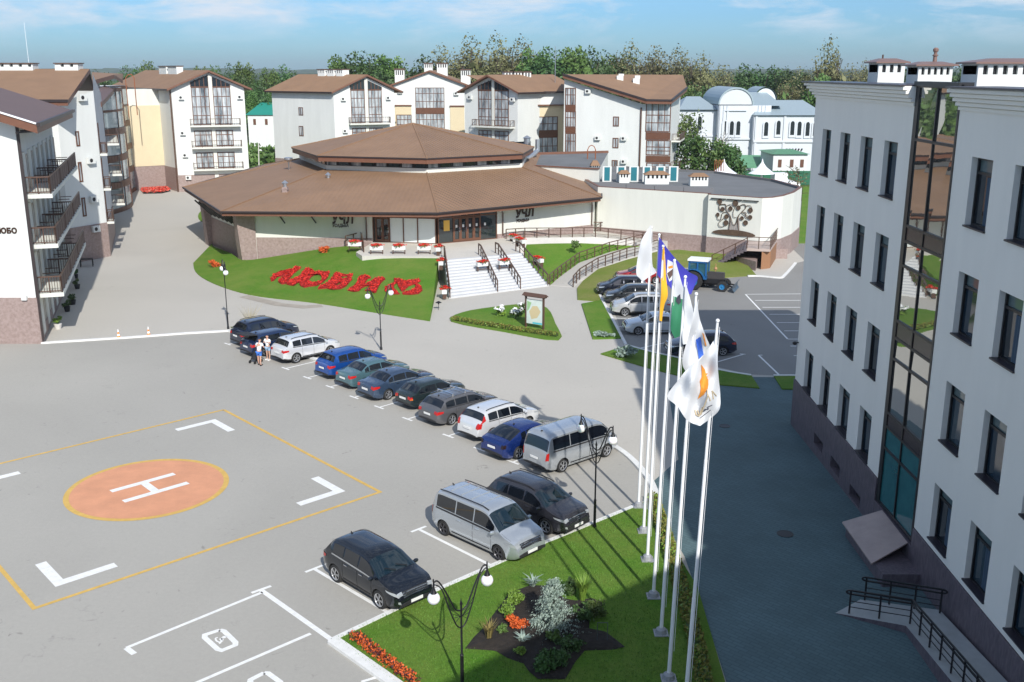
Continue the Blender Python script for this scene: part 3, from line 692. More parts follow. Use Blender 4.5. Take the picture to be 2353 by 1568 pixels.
# rooftop ventilation stacks
def stack(x, y, w, d, h, n, lab, zb=17.9, base_o=ofc, ox=15.15, oy=40):
    mb = MB(); x -= ox; y -= oy
    mb.box(x, x+w, y, y+d, zb, zb+h*0.48)
    m = n+1; pw = w/(n*2+1)
    mb.box(x, x+w, y+0.12, y+d-0.12, zb+h*0.48, zb+h*0.8, 1)
    for k in range(n+1): mb.box(x+pw*2*k, x+pw*(2*k+1), y-0.001, y+d+0.001, zb+h*0.48, zb+h*0.8, 0)
    mb.box(x-0.002, x+w+0.002, y-0.003, y+d+0.003, zb+h*0.8, zb+h*0.86, 0)
    o = mb.build('chimney', [M_WWALL, M_BLACK], base_o)
    c = MB(); e = 0.18; z = zb+h*0.86
    c.add([(x-e, y-e, z), (x+w+e, y-e, z), (x+w+e, y+d+e, z), (x-e, y+d+e, z), (x-e, y-e, z+.06), (x+w+e, y-e, z+.06), (x+w+e, y+d+e, z+.06), (x-e, y+d+e, z+.06),
           (x+w*.2, y+d*.35, z+h*.2), (x+w*.8, y+d*.35, z+h*.2), (x+w*.8, y+d*.65, z+h*.2), (x+w*.2, y+d*.65, z+h*.2)],
          [(3, 2, 1, 0), (0, 1, 5, 4), (1, 2, 6, 5), (2, 3, 7, 6), (3, 0, 4, 7), (4, 5, 9, 8), (5, 6, 10, 9), (6, 7, 11, 10), (7, 4, 8, 11), (8, 9, 10, 11)])
    c.build('cap', mat('chimney_cap', (0.20, 0.12, 0.10), 0.4), o); return o
p = at(2016, 188, 49.5); q = at(2084, 188, 49.5); stack(p.x, 49.5, q.x-p.x-0.15, 1.4, 1.1, 3, '')
p = at(2108, 188, 44); q = at(2192, 188, 44); stack(p.x, 44, q.x-p.x-0.1, 1.3, 0.92, 5, '')
p = at(2245, 186, 38); stack(p.x, 38, 3.4, 1.4, 0.98, 9, '')
mb = MB(); p = at(2147, 150, 45.5); x, y = p.x-15.15, 5.5
mb.lathe([(0.10, 18.7), (0.08, 19.1), (0.12, 19.12), (0.12, 19.16), (0.07, 19.18), (0.07, 19.28), (0.11, 19.3), (0.12, 19.4), (0.06, 19.46)], (x, y, 0), 10); mb.build('vent_pipe', mat('rusty_pipe', (0.2, 0.12, 0.1), 0.6), ofc)
mb = MB(); p = at(2027, 150, 51); mb.bar((p.x-15.15, 11, 18.7), (p.x-15.15, 11, 19.25), 0.03); mb.build('vent_pipe', M_BROWN, ofc)
mb = MB(); mb.lathe([(0.08, 0), (0.12, 0.05), (0.12, 0.14), (0.03, 0.18)], (-0.2, 12.0, 4.5), 8); mb.bar((-0.2, 12.0, 4.62), (0.2, 12.0, 4.62), 0.03); mb.build('camera', M_BLACK, ofc)
# entrance ramp with its two railings
ramp = empty('entrance_ramp', (13.5, 30.5, 0), 0, 'grey stone access ramp climbing along the shaded granite plinth', 'ramp')
pl = [(11.4, 32.25, .02), (13.38, 30.95, .28), (13.33, 25.0, .75)]; pr_ = [(12.6, 33.2, .02), (14.95, 32.0, .28), (15.05, 25.0, .75)]
mb = MB()
vs = [(*p[:2], 0) for p in pl]+[(*p[:2], 0) for p in pr_]+pl+pr_; vs = [(a-13.5, b-30.5, c) for a, b, c in vs]
mb.add(vs, [(6, 7, 10, 9), (7, 8, 11, 10)], 0); mb.add(vs, [(0, 1, 7, 6), (1, 2, 8, 7), (3, 9, 10, 4), (4, 10, 11, 5), (0, 6, 9, 3), (2, 5, 11, 8)], 1)
mb.build('slab', [mat('ramp_stone', (0.36, 0.38, 0.38), 0.6, var=0.12, vs=1.2), M_GRAND], ramp)
def rail(name, pts, lab, cat='handrail', h=0.9, step=0.85, rails=(1.0, 0.85, 0.55, 0.3), r=0.02, loop=True, m=M_BLACK, group=None, balus=0):
    o0 = Vector(pts[0]); e = empty(name, o0, 0, lab, cat, group); P = [Vector(p)-o0 for p in pts]
    mb = MB()
    for i in range(len(P)-1):
        for k in rails: mb.bar(P[i]+Vector((0, 0, h*k)), P[i+1]+Vector((0, 0, h*k)), r*1.3 if k > 0.8 else r*0.6)
    if loop:
        for E_, D_ in ((P[0], P[0]-P[1]), (P[-1], P[-1]-P[-2])):
            d = D_.normalized()*0.16; z1, z2 = h*rails[0], h*rails[1]; zc = (z1+z2)/2; rr = (z1-z2)/2
            ar = [E_+d*math.sin(t)+Vector((0, 0, zc+rr*math.cos(t))) for t in [PI*k/6 for k in range(7)]]; mb.tube(ar, r*1.3, 4)
    mb.build('rail', m, e)
    pm = MB()
    for i in range(len(P)-1):
        n = max(1, round((P[i+1]-P[i]).length/step))
        for j in range(n+1 if i == len(P)-2 else n):
            q = P[i].lerp(P[i+1], j/n); pm = MB(); pm.bar((0, 0, 0), (0, 0, h), r*1.25); po = pm.build('post', m, e); po.location = q
    return e
rail('handrail', [(11.85, 32.15, .05), (13.55, 31.05, .3), (13.5, 25.2, .75)], 'black handrail along the outer edge of the shaded ramp, bending round its corner', m=mat('black_rail', (0.02, 0.016, 0.018), 0.35))
rail('handrail', [(12.72, 33.1, .05), (14.85, 31.75, .3)], 'short black handrail on the wall side of the shaded ramp')
for p, l in (((11.28, 38.61), 'dark oval manhole cover nearest the ramp on the shaded paving'), ((11.45, 51.82), 'small manhole cover in the shaded paving right of the flagpoles')):
    mb = MB(); rr = 0.34 if p[1] < 40 else 0.3; mb.lathe([(rr, 0.0), (rr, 0.02), (rr*.9, 0.022), (rr*.88, 0.016)], (0, 0, 0), 20); o = mb.build('manhole_cover', mat('cast_iron', (0.03, 0.03, 0.032), 0.5)); o.location = (*p, 0.006); tag(o, l, 'manhole cover', 'manhole covers in the walk')
# ------------------------------------------------------------------ restaurant with the two tier roof
def xy(p): return Vector((p[0], p[1]))
ZE = 5.6; ZF = 2.1
E = [xy(G(*p, ZE)) for p in [(420, 431), (507, 487), (1006, 490), (1383, 454)]]
cL = Vector((-12.9, 127)); E += [cL*2-p for p in E]
K = [xy(G(*p, 7.9)) for p in [(688, 366), (749, 391), (981, 399), (1200, 386)]]
U = [xy(G(*p, 9.6)) for p in [(669, 339), (729, 358), (981, 364), (1202, 353)]]
cU = xy(G(948, 284, 12.4)); K += [cU*2-p for p in K]; U += [cU*2-p for p in U]; K[4].y = max(K[4].y, 140)
rest = empty('restaurant', (-13, 118, 0), 0, 'low cream pavilion under a broad two tier brown hipped roof in the middle', 'building')
def edgedir(a, b): d = (b-a).normalized(); return (d.x, d.y)
roofm = [ribs('rib_roof_%d' % i, (0.255, 0.152, 0.088), edgedir(a, b), 0.5, dp_) for i, (a, b, dp_) in enumerate([(E[0], E[1], 0.1), (E[1], E[2], 0.1), (E[2], E[3], 0.7)])]
mb = MB()
for i in range(8):
    j = (i+1) % 8; m = i if i < 3 else 1
    a, b, c, d = (*E[i], ZE), (*E[j], ZE), (*K[j], 7.95), (*K[i], 7.95); mb.quad(a, b, c, d, m)
    lo = 0.42; ins = 0.9
    mb.quad((*E[i], ZE-0.16), (*E[j], ZE-0.16), b, a, 4)
    ci, cj = (cL-E[i]).normalized(), (cL-E[j]).normalized()
    ei, ej = E[i]+ci*0.15, E[j]+cj*0.15
    mb.quad((*E[i], ZE-0.16), (*ei, ZE-0.16), (*ej, ZE-0.16), (*E[j], ZE-0.16), 4)
    mb.quad((*ei, ZE-lo), (*ej, ZE-lo), (*ej, ZE-0.1), (*ei, ZE-0.1), 3)
    si, sj = E[i]+ci*4.5, E[j]+cj*4.5
    mb.quad((*ei, ZE-lo), (*si, ZE-lo), (*sj, ZE-lo), (*ej, ZE-lo), 5)
rl = part(mb, 'roof', [*roofm, M_FASC, M_GUT, M_SAND], rest)
mb = MB()
for i in range(8): mb.bar((*E[i], ZE+0.03), (*K[i], 7.98), 0.06)
part(mb, 'ridge', M_ROOF, rl); mb = MB()
for i in range(8):
    a, b = E[i], E[(i+1) % 8]; mb.bar((*a, ZE-0.02), (*b, ZE-0.02), 0.07)
part(mb, 'gutter', [M_GUT], rl)
roofu = [ribs('rib_roof_u%d' % i, (0.255, 0.152, 0.088), edgedir(U[i], U[i+1]), 0.45, d_) for i, d_ in ((0, 0.15), (1, 0.15), (2, 0.8))]
mb = MB()
for i in range(8):
    j = (i+1) % 8; m = i if i < 3 else 1
    mb.add([(*U[i], 9.6), (*U[j], 9.6), (*cU, 12.4)], [(0, 1, 2)], m)
    ci, cj = (cU-U[i]).normalized(), (cU-U[j]).normalized(); ei, ej = U[i]+ci*0.12, U[j]+cj*0.12
    mb.quad((*U[i], 9.46), (*U[j], 9.46), (*U[j], 9.6), (*U[i], 9.6), 4); mb.quad((*U[i], 9.46), (*ei, 9.46), (*ej, 9.46), (*U[j], 9.46), 4)
    mb.quad((*ei, 8.98), (*ej, 8.98), (*ej, 9.5), (*ei, 9.5), 3); k1, k2 = K[i]+(cU-K[i]).normalized()*0.3, K[j]+(cU-K[j]).normalized()*0.3
    mb.quad((*ei, 8.98), (*k1, 9.15), (*k2, 9.15), (*ej, 8.98), 4)
ru = part(mb, 'roof', [*roofu, M_FASC, M_GUT], rest)
mb = MB(); mb.lathe([(0.5, 12.22), (0.35, 12.42), (0.05, 12.5)], (cU.x, cU.y, 0), 12); 
for i in range(8): mb.bar((*U[i], 9.62), (*cU, 12.43), 0.06)
part(mb, 'ridge_cap', M_ROOF, ru)
mb = MB(); mg = MB(); mf = MB()
for i in range(8):
    a, b = K[i], K[(i+1) % 8]; F = Face(a, b-a); L = (b-a).length
    mb.quad((*a, 7.6), (*b, 7.6), (*b, 8.42), (*a, 8.42))
    mf.quad((*a, 8.42), (*b, 8.42), (*b, 9.3), (*a, 9.3))
    if i < 3:
        n = 8
        for k in range(n):
            s0 = L*(k+0.12)/n; s1 = L*(k+0.88)/n
            F.box(mg, s0, s1, 8.49, 8.92, 0.01, 0.05, k % 2)
part(mb, 'clerestory_wall', M_CREAM, rest); cf_ = part(mf, 'clerestory_frame', M_BLACK, rest)
part(mg, 'pane', [M_GLASS, M_SHOPG], cf_)
W = [Vector(p) for p in [(-33.3, 111.6), (-25.5, 98.9), (-13.75, 99.6), (-13.75, 100.1), (-7.3, 98.85), (-1.5, 102.2), (8.75, 109.5), (9.2, 112.5), (9.5, 134), (-4, 148), (-22, 148), (-34, 134)]]
mb = MB()
for i in (0, 1, 2, 5, 6, 7, 8, 9, 10, 11):
    a, b = W[i], W[(i+1) % len(W)]; mb.quad((*a, 0), (*b, 0), (*b, ZE+0.1), (*a, ZE+0.1))
part(mb, 'wall', M_CREAM, rest)
mb = MB()
def plinthseg(mb, a, b, z0a, z0b, z1a, z1b, t=0.07):
    n = Vector((b-a).normalized().yx); n = Vector((n.x, -n.y)); p, q = a+n*t, b+n*t
    mb.quad((*p, z0a), (*q, z0b), (*q, z1b), (*p, z1a)); mb.quad((*p, z1a), (*q, z1b), (*b, z1b), (*a, z1a)); mb.quad((*a, z0a), (*p, z0a), (*p, z1a), (*a, z1a)); mb.quad((*b, z0b), (*q, z0b), (*q, z1b), (*b, z1b))
plinthseg(mb, W[1]+Vector((0.5, 0)), W[2], 0.3, 1.6, 2.75, 2.55); plinthseg(mb, W[0], W[1], -0.1, -0.1, 3.1, 3.1); plinthseg(mb, W[5], W[6], 1.2, 1.2, 2.55, 2.45)
part(mb, 'plinth', M_GRAN, rest)
mb = MB(); F = Face(W[0], W[1]-W[0]); L = (W[1]-W[0]).length
for s in (L*0.02, L-0.2):
    d0 = -0.3
    kk = 1.15 if s > 1 else .5
    vs = [F.P(s-0.55, 0, kk), F.P(s+0.75, 0, kk), F.P(s+0.75, 0, d0), F.P(s-0.55, 0, d0), F.P(s-0.4, 5.2, kk+.4), F.P(s+0.65, 5.2, kk+.4), F.P(s+0.65, 5.2, d0), F.P(s-0.4, 5.2, d0)]
    pm = MB(); pm.add(vs, [(0, 1, 5, 4), (1, 2, 6, 5), (2, 3, 7, 6), (3, 0, 4, 7), (4, 5, 6, 7)]); part(pm, 'buttress', M_GRAN, rest)
mb = MB()
for k in range(9): s = 1.6+k*(L-3.2)/8; mb.bar(F.P(s, 3.4, 0.1), F.P(s+0.5, 5.15, 1.9), 0.07)
part(mb, 'eave_brace', M_BLACK, rest)
# glazed entrance
FG1 = Face(W[3], W[4]-W[3]); L1 = (W[4]-W[3]).length; FG2 = Face(W[4], W[5]-W[4]); L2 = (W[5]-W[4]).length
mb = MB()
for Fx, Lx in ((FG1, L1), (FG2, L2)):
    Fx.box(mb, 0, Lx, ZF-0.1, ZF+0.08, -0.1, 0.04); Fx.box(mb, 0, Lx, 4.55, 4.68, -0.1, 0.06); Fx.box(mb, 0, Lx, 5.2, 5.7, -0.1, 0.05)
for Fx, ss in ((FG1, [0.05, 0.3, 1.0, 1.75, 3.15, 4.6, L1-0.15]), (FG2, [0.1, 1.75, 2.5, 3.25, 4.0, 4.75, L2-0.1])):
    for s in ss: Fx.box(mb, s-0.05, s+0.05, ZF+0.08, 5.2, -0.06, 0.08)
gf = part(mb, 'shop_front', M_WOODBR, rest)
mb = MB()
FG1.box(mb, 0.1, 1.75, ZF+.08, 4.55, -0.05, 0.0, 0); FG1.box(mb, 1.8, L1-.2, ZF+.08, 4.55, -0.05, 0.0, 1); FG1.box(mb, 0.1, 1.75, 4.68, 5.2, -0.05, 0.0, 1); FG1.box(mb, 1.8, L1-.2, 4.68, 5.2, -0.05, 0.0, 0)
FG2.box(mb, 0.1, L2-.1, ZF+.08, 5.2, -0.05, 0.0, 0)
part(mb, 'pane', [M_SHOPG, M_BLIND], gf)
for Fx, s0 in ((FG1, 0.33), (FG1, 1.03), (FG2, 1.8), (FG2, 2.55), (FG2, 3.3), (FG2, 4.05)):
    mb = MB(); w = 0.66; z0 = ZF+0.09; z1 = 4.52
    for a, b, c, d in ((s0, s0+.1, z0, z1), (s0+w-.1, s0+w, z0, z1), (s0+.1, s0+w-.1, z0, z0+.22), (s0+.1, s0+w-.1, z1-.12, z1)): Fx.box(mb, a, b, c, d, 0.01, 0.09)
    dr = part(mb, 'door', M_WOODBR, rest)
    mb = MB(); Fx.box(mb, s0+w-.09, s0+w-.03, ZF+1.0, ZF+1.5, 0.095, 0.16); part(mb, 'handle', M_CHROME, dr)
mb = MB(); FG2.box(mb, 0.7, 1.35, 3.3, 4.35, 0.005, 0.02); part(mb, 'notice', mat('yellow_paper', (0.75, 0.45, 0.08), 0.7), rest)
mb = MB()
for s in (2.1, 2.85, 3.6, 4.35, 5.3): FG2.box(mb, s-.1, s+.1, 3.55, 3.82, 0.005, 0.018)
part(mb, 'door_sticker', M_PLATE, rest)
def wire(mb, F, pts, r=0.05, d=0.1): mb.tube([F.P(a, z, d) for a, z in pts], r, 5)
FWL = Face(W[1], W[2]-W[1]); FWR = Face(W[5], W[6]-W[5]); LWL = (W[2]-W[1]).length; LWR = (W[6]-W[5]).length
for F, s, zt in ((FWL, LWL-0.55, 5.3), (FWR, 0.6, 5.2), (FWR, LWR-0.3, 5.2)):
    mb = MB(); mb.tube([F.P(s-0.6, zt, 1.9 if F is FWL else 0.7), F.P(s, zt-0.6, 0.15), F.P(s, ZF+0.3, 0.15)], 0.07, 6); part(mb, 'downpipe', M_BROWN, rest)
mb = MB()
for s in (2.6, 5.6): mb.bar(FWL.P(s, 5.25, 0.1), FWL.P(s+0.75, 4.1, 0.09), 0.05)
part(mb, 'wall_bracket', M_BLACK, rest)
# lettering on walls
def text(body, F, s, z, size, depth, m, par, name='lettering', shear=0.0, d=0.03, bold=0.012, sx=1.0):
    cu = bpy.data.curves.new(name, 'FONT'); cu.body = body; cu.size = size; cu.extrude = depth; cu.offset = bold; cu.shear = shear; cu.space_character = 1.05
    t = bpy.data.objects.new('t', cu); col.objects.link(t); bpy.context.view_layer.update()
    me = bpy.data.meshes.new_from_object(t.evaluated_get(bpy.context.evaluated_depsgraph_get())); bpy.data.objects.remove(t); bpy.data.curves.remove(cu)
    o = bpy.data.objects.new(name, me); me.name = name; col.objects.link(o); me.materials.clear(); me.materials.append(m)
    for v in me.vertices: a, h_, e = v.co.x*sx, v.co.y, v.co.z; v.co = Vector(F.P(s+a, z+h_, d+e))
    o.parent = par
    if par.type == 'EMPTY': o.location = -par.location
    return o
M_LET = mat('brown_letter', (0.045, 0.018, 0.008), 0.4)
def onface(F, px, py):
    d = ray(px, py); n = Vector((F.n.x, F.n.y)); o = F.O
    t = (o.dot(n))/(d.x*n.x+d.y*n.y); p = Vector((d.x*t, d.y*t)); return (p-F.O).dot(F.u), CAMH+d.z*t
s, z = onface(FWL, 762, 513.5); text('УЧЛ', FWL, s, z, 1.35, 0.05, M_LET, rest, shear=0.1, bold=0.05, sx=0.75)
s, z = onface(FWL, 764, 522); text('УСАДЬБА', FWL, s, z, 0.42, 0.03, M_LET, rest, shear=0.1, bold=0.012, sx=0.75)
s, z = onface(FWR, 1184, 500); text('УЧЛ', FWR, s, z, 1.15, 0.05, M_LET, rest, shear=0.1, bold=0.05, sx=0.95)
s, z = onface(FWR, 1186, 511); text('УСАДЬБА', FWR, s, z, 0.38, 0.03, M_LET, rest, shear=0.1, bold=0.012, sx=0.85)
# roof vents
for px, py, sc_, lb in ((656, 447, 1.0, 'granite faced roof vent with a metal cowl, nearer the roof tip'), (755, 427, 0.95, 'granite faced roof vent with a metal cowl, nearer the clerestory')):
    p = G(px, py, 6.3+0.25*(755 == px)+.1)
    mb = MB(); mb.box(-.26, .26, -.26, .26, -.35, .75); mb.box(-.32, .32, -.32, .32, .5, .56); o = part(mb, 'vent_shaft', M_GRAN, rest); o.location = p-rest.location
    mb = MB(); mb.lathe([(.17, .75), (.17, 1.0), (.25, 1.02), (.25, 1.15), (.34, 1.16), (.02, 1.42)], (0, 0, 0), 12); c = mb.build('cowl', M_STEEL, o)
p = G(664, 388, 7.6); mb = MB(); mb.bar((0, 0, -.2), (0, 0, .8), .05); mb.lathe([(.1, .75), (.5, 1.05), (.5, 1.25), (.3, 1.3)], (0, 0, 0), 12); o = part(mb, 'vent_pipe', M_STEEL, rest); o.location = p-rest.location
# terrace, landing and entrance steps
ter = empty('terrace', (-6, 96, 0), 0, 'pale paved terrace at the restaurant doors with the wide white steps', 'terrace')
tl = [xy(G(818, 580, ZF)), xy(G(832, 588, ZF)), xy(G(1010, 590, ZF)), xy(G(1021, 596, ZF)), xy(G(1197, 581, ZF)), xy(G(1168, 540, ZF)), W[5], W[4], W[3], W[2]-Vector((0.1, 0.2))]
mb = MB(); mb.prism(tl, 0, ZF-0.001); part(mb, 'landing', stained('terrace_stone', (0.58, 0.55, 0.50), (0.5, 0.48, 0.44), 0.2, crack=0.2), ter)
s0, s1 = xy(G(1032, 687)), xy(G(1262, 658)); t0, t1 = xy(G(1021, 596, ZF)), xy(G(1197, 581, ZF))
N = 13; st = MB()
for k in range(N):
    f0 = k/N; a0, b0 = s0.lerp(t0, f0), s1.lerp(t1, f0); 
    st.prism([a0, b0, t1, t0], ZF*k/N, ZF*(k+1)/N-0.002*(k == N-1))
part(st, 'flight', M_STEP, ter)
# planters
plf = MB(); r2 = random.Random(12)
def planter_proto():
    e = empty('planter', (0, 0, 0), 0)
    mb = MB(); mb.box(-.62, .62, -.2, .2, .42, .75); mb.build('box', M_WWALL, e)
    mb = MB()
    for x in (-.55, .55): mb.box(x-.03, x+.03, -.15, .15, 0, .42)
    mb.box(-.55, .55, -.02, .02, .1, .14); mb.build('stand', M_BROWN, e)
    mb = MB(); leaves(mb, (0, 0, .86), (.62, .2), 260, .07, 0, 14, r=r2); leaves(mb, (0, 0, .8), (.6, .15), 70, .08, 1, 12, r=r2); mb.build('flowers', [M_REDF, M_LEAFM], e)
    return e
pp = planter_proto(); first = True
uS = (t1-t0).normalized(); ang_s = math.atan2(uS.y, uS.x)
pl_ = [(816, 575, ZF, 0, 'red flower planter at the far left end of the terrace by its railing'), (866, 584, ZF, 0, 'red flower planter on the terrace edge below the glass door'), (917, 584, ZF, 0, 'middle red flower planter of the three along the terrace edge'), (975, 584, ZF, 0, 'red flower planter on the terrace edge nearest the steps'),
       (1009, 586, ZF, 1.5, 'red flower planter at the top left of the steps'), (1014, 618, 1.45, 1.6, 'red flower planter halfway down the left side of the steps'), (1022, 684, .1, 1.6, 'dark pot planter at the foot of the steps on the left'),
       (1110, 622, 1.35, 0.5, 'red flower planter on the steps against the left of the two middle rails'), (1160, 618, 1.35, 0.5, 'red flower planter on the steps against the right of the two middle rails'),
       (1182, 560, 1.95, -1.0, 'red flower planter outside the right step rail, near the top'), (1196, 568, 1.85, -1.0, 'red flower planter outside the right step rail, second from the top'), (1237, 612, 1.0, -1.0, 'red flower planter outside the right step rail, lowest of the three')]
for x, y, z, rz, lb in pl_:
    o = pp if first else copy_tree(pp); first = False
    o.location = G(x, y, z); o.rotation_euler = (0, 0, rz); tag(o, lb, 'planter', 'red flower planters by the entrance')
# rails on the steps
def lp(a, b, f, z): p = a.lerp(b, f); return (p.x, p.y, z)
def srail(fa, lab, down=1.0):
    a = s0.lerp(s1, fa); b = t0.lerp(t1, fa); d = (b-a)
    rail('handrail', [(a.x, a.y, .08), (a.x+d.x*.5, a.y+d.y*.5, ZF*.5+.08), (b.x, b.y, ZF), (b.x+d.x*.15, b.y+d.y*.15, ZF)], lab, loop=False, m=M_BROWN, h=1.0, step=0.9, rails=(1.0, .93, .5), group='handrails on the entrance steps', r=.03)
srail(0.47, 'left of the two brown handrails standing in the middle of the white steps'); srail(0.70, 'right of the two brown handrails standing in the middle of the white steps')
srail(0.985, 'brown handrail down the right edge of the white steps'); srail(0.008, 'brown handrail down the left edge of the white steps beside the lawn')
rail('handrail', [tuple(G(795, 566, 1.95)), tuple(G(830, 557, ZF)), tuple(G(836, 580, ZF))], 'small brown railing where the terrace meets the granite wall', loop=False, m=M_BROWN, h=1.0, step=0.8, rails=(1.0, .5), r=.03)
# access ramps
rp = empty('access_ramp', (5, 98, 0), 0, 'folded concrete access ramp with pale side walls climbing to the doors', 'ramp')
LO = [G(1263, 656, .02), G(1290, 634, .2), G(1331, 604, .5), G(1400, 580, .8), G(1475, 561, 1.05)]
LI = [G(1317, 660, .02), G(1332, 643, .2), G(1374, 617, .5), G(1440, 594, .8), G(1512, 574, 1.05)]
HI = [G(1163, 550, 2.08), G(1206, 547, 1.95), G(1368, 545, 1.5), G(1456, 553, 1.15), G(1520, 562, 1.08)]
HO = [G(1156, 538, 2.08), G(1210, 536, 1.95), G(1380, 532, 1.5), G(1470, 537, 1.2), G(1538, 551, 1.08)]
mb = MB()
for A, B in ((LO, LI), (HI, HO), ([LO[-1], LI[-1]], [HI[-1], HO[-1]])):
    for i in range(len(A)-1):
        a, b, c, d = A[i], A[i+1], B[i+1], B[i]
        lo = [Vector((p.x, p.y, 0)) for p in (a, b, c, d)]; mb.add([*lo, a, b, c, d], [(4, 5, 6, 7)], 0); mb.add([*lo, a, b, c, d], [(0, 1, 5, 4), (2, 3, 7, 6), (1, 2, 6, 5), (3, 0, 4, 7)], 1)
part(mb, 'slab', [M_PLAZA, M_LSTONE], rp)
for P_, lb in ((LO, 'brown railing on the lawn side of the lower ramp flight'), (LI, 'brown railing on the grass bank side of the lower ramp flight'), (HI, 'front brown railing of the upper ramp flight along the pale wall'), (HO, 'rear brown railing of the upper ramp flight against the building')):
    rail('handrail', [tuple(p) for p in P_], lb, loop=False, m=M_BROWN, h=1.0, step=1.3, rails=(1.0, .7, .35), r=.03, group='handrails of the access ramp')
# ------------------------------------------------------------------ flat roofed wing with the tree relief
wg = empty('flat_roof_wing', (18, 112, 0), 0, 'cream annex with grey felt roof and a metal tree relief on its wall', 'building')
ZT = 6.3
a0 = xy(G(1374, 430, ZT)); a1 = xy(G(1634, 446, ZT)); FE = Face(a0, a1-a0); LE = (a1-a0).length
b0 = a1+FE.n*0.75; b1 = xy(G(1752, 456, ZT)); cv = [xy(G(x, y, ZT)) for x, y in [(1775, 455), (1800, 451), (1825, 443), (1843, 431)]]
body = [a0, a1, b0, b1, *cv, cv[-1]+Vector((-1, 8)), cv[-1]+Vector((-6, 18)), Vector((14, 136)), Vector((8, 130)), Vector((8.5, 118))]
mb = MB(); mb.prism(body, 0, ZT-0.25); ins = []
cB = Vector((20, 118))
part(mb, 'wall', M_CREAM, wg)
mb = MB(); mb.prism([p+(p-cB).normalized()*0.001 for p in body], ZT-0.25, ZT-0.24); 
mb = MB(); n = len(body)
inn = [p+(cB-p).normalized()*0.35 for p in body]
for i in range(n):
    j = (i+1) % n; a, b, c, d = body[i], body[j], inn[j], inn[i]
    mb.quad((*a, ZT-.25), (*b, ZT-.25), (*b, ZT), (*a, ZT), 0); mb.quad((*a, ZT+.06), (*b, ZT+.06), (*c, ZT+.06), (*d, ZT+.06), 1); mb.quad((*a, ZT), (*b, ZT), (*b, ZT+.06), (*a, ZT+.06), 1)
    mb.quad((*d, ZT-.2), (*c, ZT-.2), (*c, ZT+.06), (*d, ZT+.06), 2)
part(mb, 'parapet', [M_CREAM, M_FASC, M_FLAT], wg)
mb = MB(); sheet(mb, inn, ZT-0.2); part(mb, 'roof', M_FLAT, wg)
mb = MB(); plinthseg(mb, a0, a1, 0, 0, 1.95, 1.95)
for p, q in zip([b0, b1, *cv], [b1, *cv]): plinthseg(mb, p, q, 0, 0, 2.0, 2.0)
part(mb, 'plinth', M_GRAN, wg)
mb = MB()
p1 = G(1375, 421, ZT+.2); p2 = G(1640, 435, ZT+.2); FP = Face(xy(p1), xy(p2)-xy(p1))
for k in range(4):
    L = (xy(p2)-xy(p1)).length; FP.box(mb, L*k/4+.05, L*(k+1)/4-.05, ZT-.2, ZT+.3, -.2, 0, 0)
part(mb, 'inner_parapet', mat('grey_parapet', (0.2, 0.2, 0.21), 0.8), wg)
# teal plant doors
for k, (x0, x1) in enumerate([(1388, 1401), (1420, 1434), (1449, 1463), (1480, 1493), (1511, 1524), (1540, 1554)]):
    q = G((x0+x1)/2, 418, ZT-.2); w = (x1-x0)/2421*q.y
    mb = MB(); mb.box(-w/2-.2, w/2+.2, 0, .35, 0, 1.75); o = part(mb, 'plant_door', M_WWALL, wg); o.location = q-wg.location
    mb = MB(); mb.box(-w/2, w/2, -.03, -.002, .12, 1.66); mb.build('leaf', mat('teal_door', (0.02, 0.16, 0.20), 0.4), o)
def stack2(px0, px1, py, z, h, n, par, d=1.2, cap=M_ROOF, ang=0.0):
    a = G(px0, py, z); b = G(px1, py, z); w = b.x-a.x
    mb = MB(); mb.box(0, w, 0, d, 0, h*.5); mb.box(.02, w-.02, .05, d-.05, h*.5, h*.82, 1)
    for k in range(n+1): pw = w/(2*n+1); mb.box(pw*2*k, pw*(2*k+1), 0, d, h*.5, h*.82)
    o = part(mb, 'chimney', [M_WWALL, M_BLACK], par); o.location = a-par.location
    c = MB(); e = .15
    c.add([(-e, -e, h*.82), (w+e, -e, h*.82), (w+e, d+e, h*.82), (-e, d+e, h*.82), (w*.2, d*.4, h*1.12), (w*.8, d*.4, h*1.12), (w*.8, d*.6, h*1.12), (w*.2, d*.6, h*1.12)], [(3, 2, 1, 0), (0, 1, 5, 4), (1, 2, 6, 5), (2, 3, 7, 6), (3, 0, 4, 7), (4, 5, 6, 7)])
    c.build('cap', cap, o); return o
stack2(1423, 1446, 421, ZT-.2, 1.25, 3, wg); stack2(1482, 1537, 424, ZT-.2, 1.3, 5, wg); stack2(1586, 1627, 428, ZT-.2, 1.25, 5, wg)
# upper block
ub = empty('plant_block', (2, 124, 0), 0, 'taller cream block behind the pavilion roof carrying ducts and a chimney', 'building')
zU = 7.6; u0 = xy(G(1150, 377, zU)); u1 = xy(G(1377, 389, zU)); u2 = xy(G(1352, 357, zU)); u3 = xy(G(1190, 357, zU))
mb = MB(); mb.prism([u0, u1, u2+Vector((3, 4)), u3], 0, zU, 0, 1); part(mb, 'wall', [M_CREAM, M_FLAT], ub)
mb = MB(); strip(mb, [u0, u1], .3, zU+.08, h=.1); strip(mb, [u2+Vector((3, 4)), u3], .3, zU+.3, h=.3); part(mb, 'coping', M_FASC, ub)
mb = MB(); q = G(1235, 362, zU); r_ = G(1195, 374, zU)
mb.tube([(q.x, q.y, zU+2.3), (q.x, q.y, zU+.9)]+[tuple(Vector((q.x, q.y, zU+.9)).lerp(Vector((r_.x, r_.y, zU+.4)), t)-Vector((0, 0, .35*math.sin(t*PI)))) for t in (.2, .4, .6, .8, 1)], .3, 10); part(mb, 'duct', M_STEEL, ub)
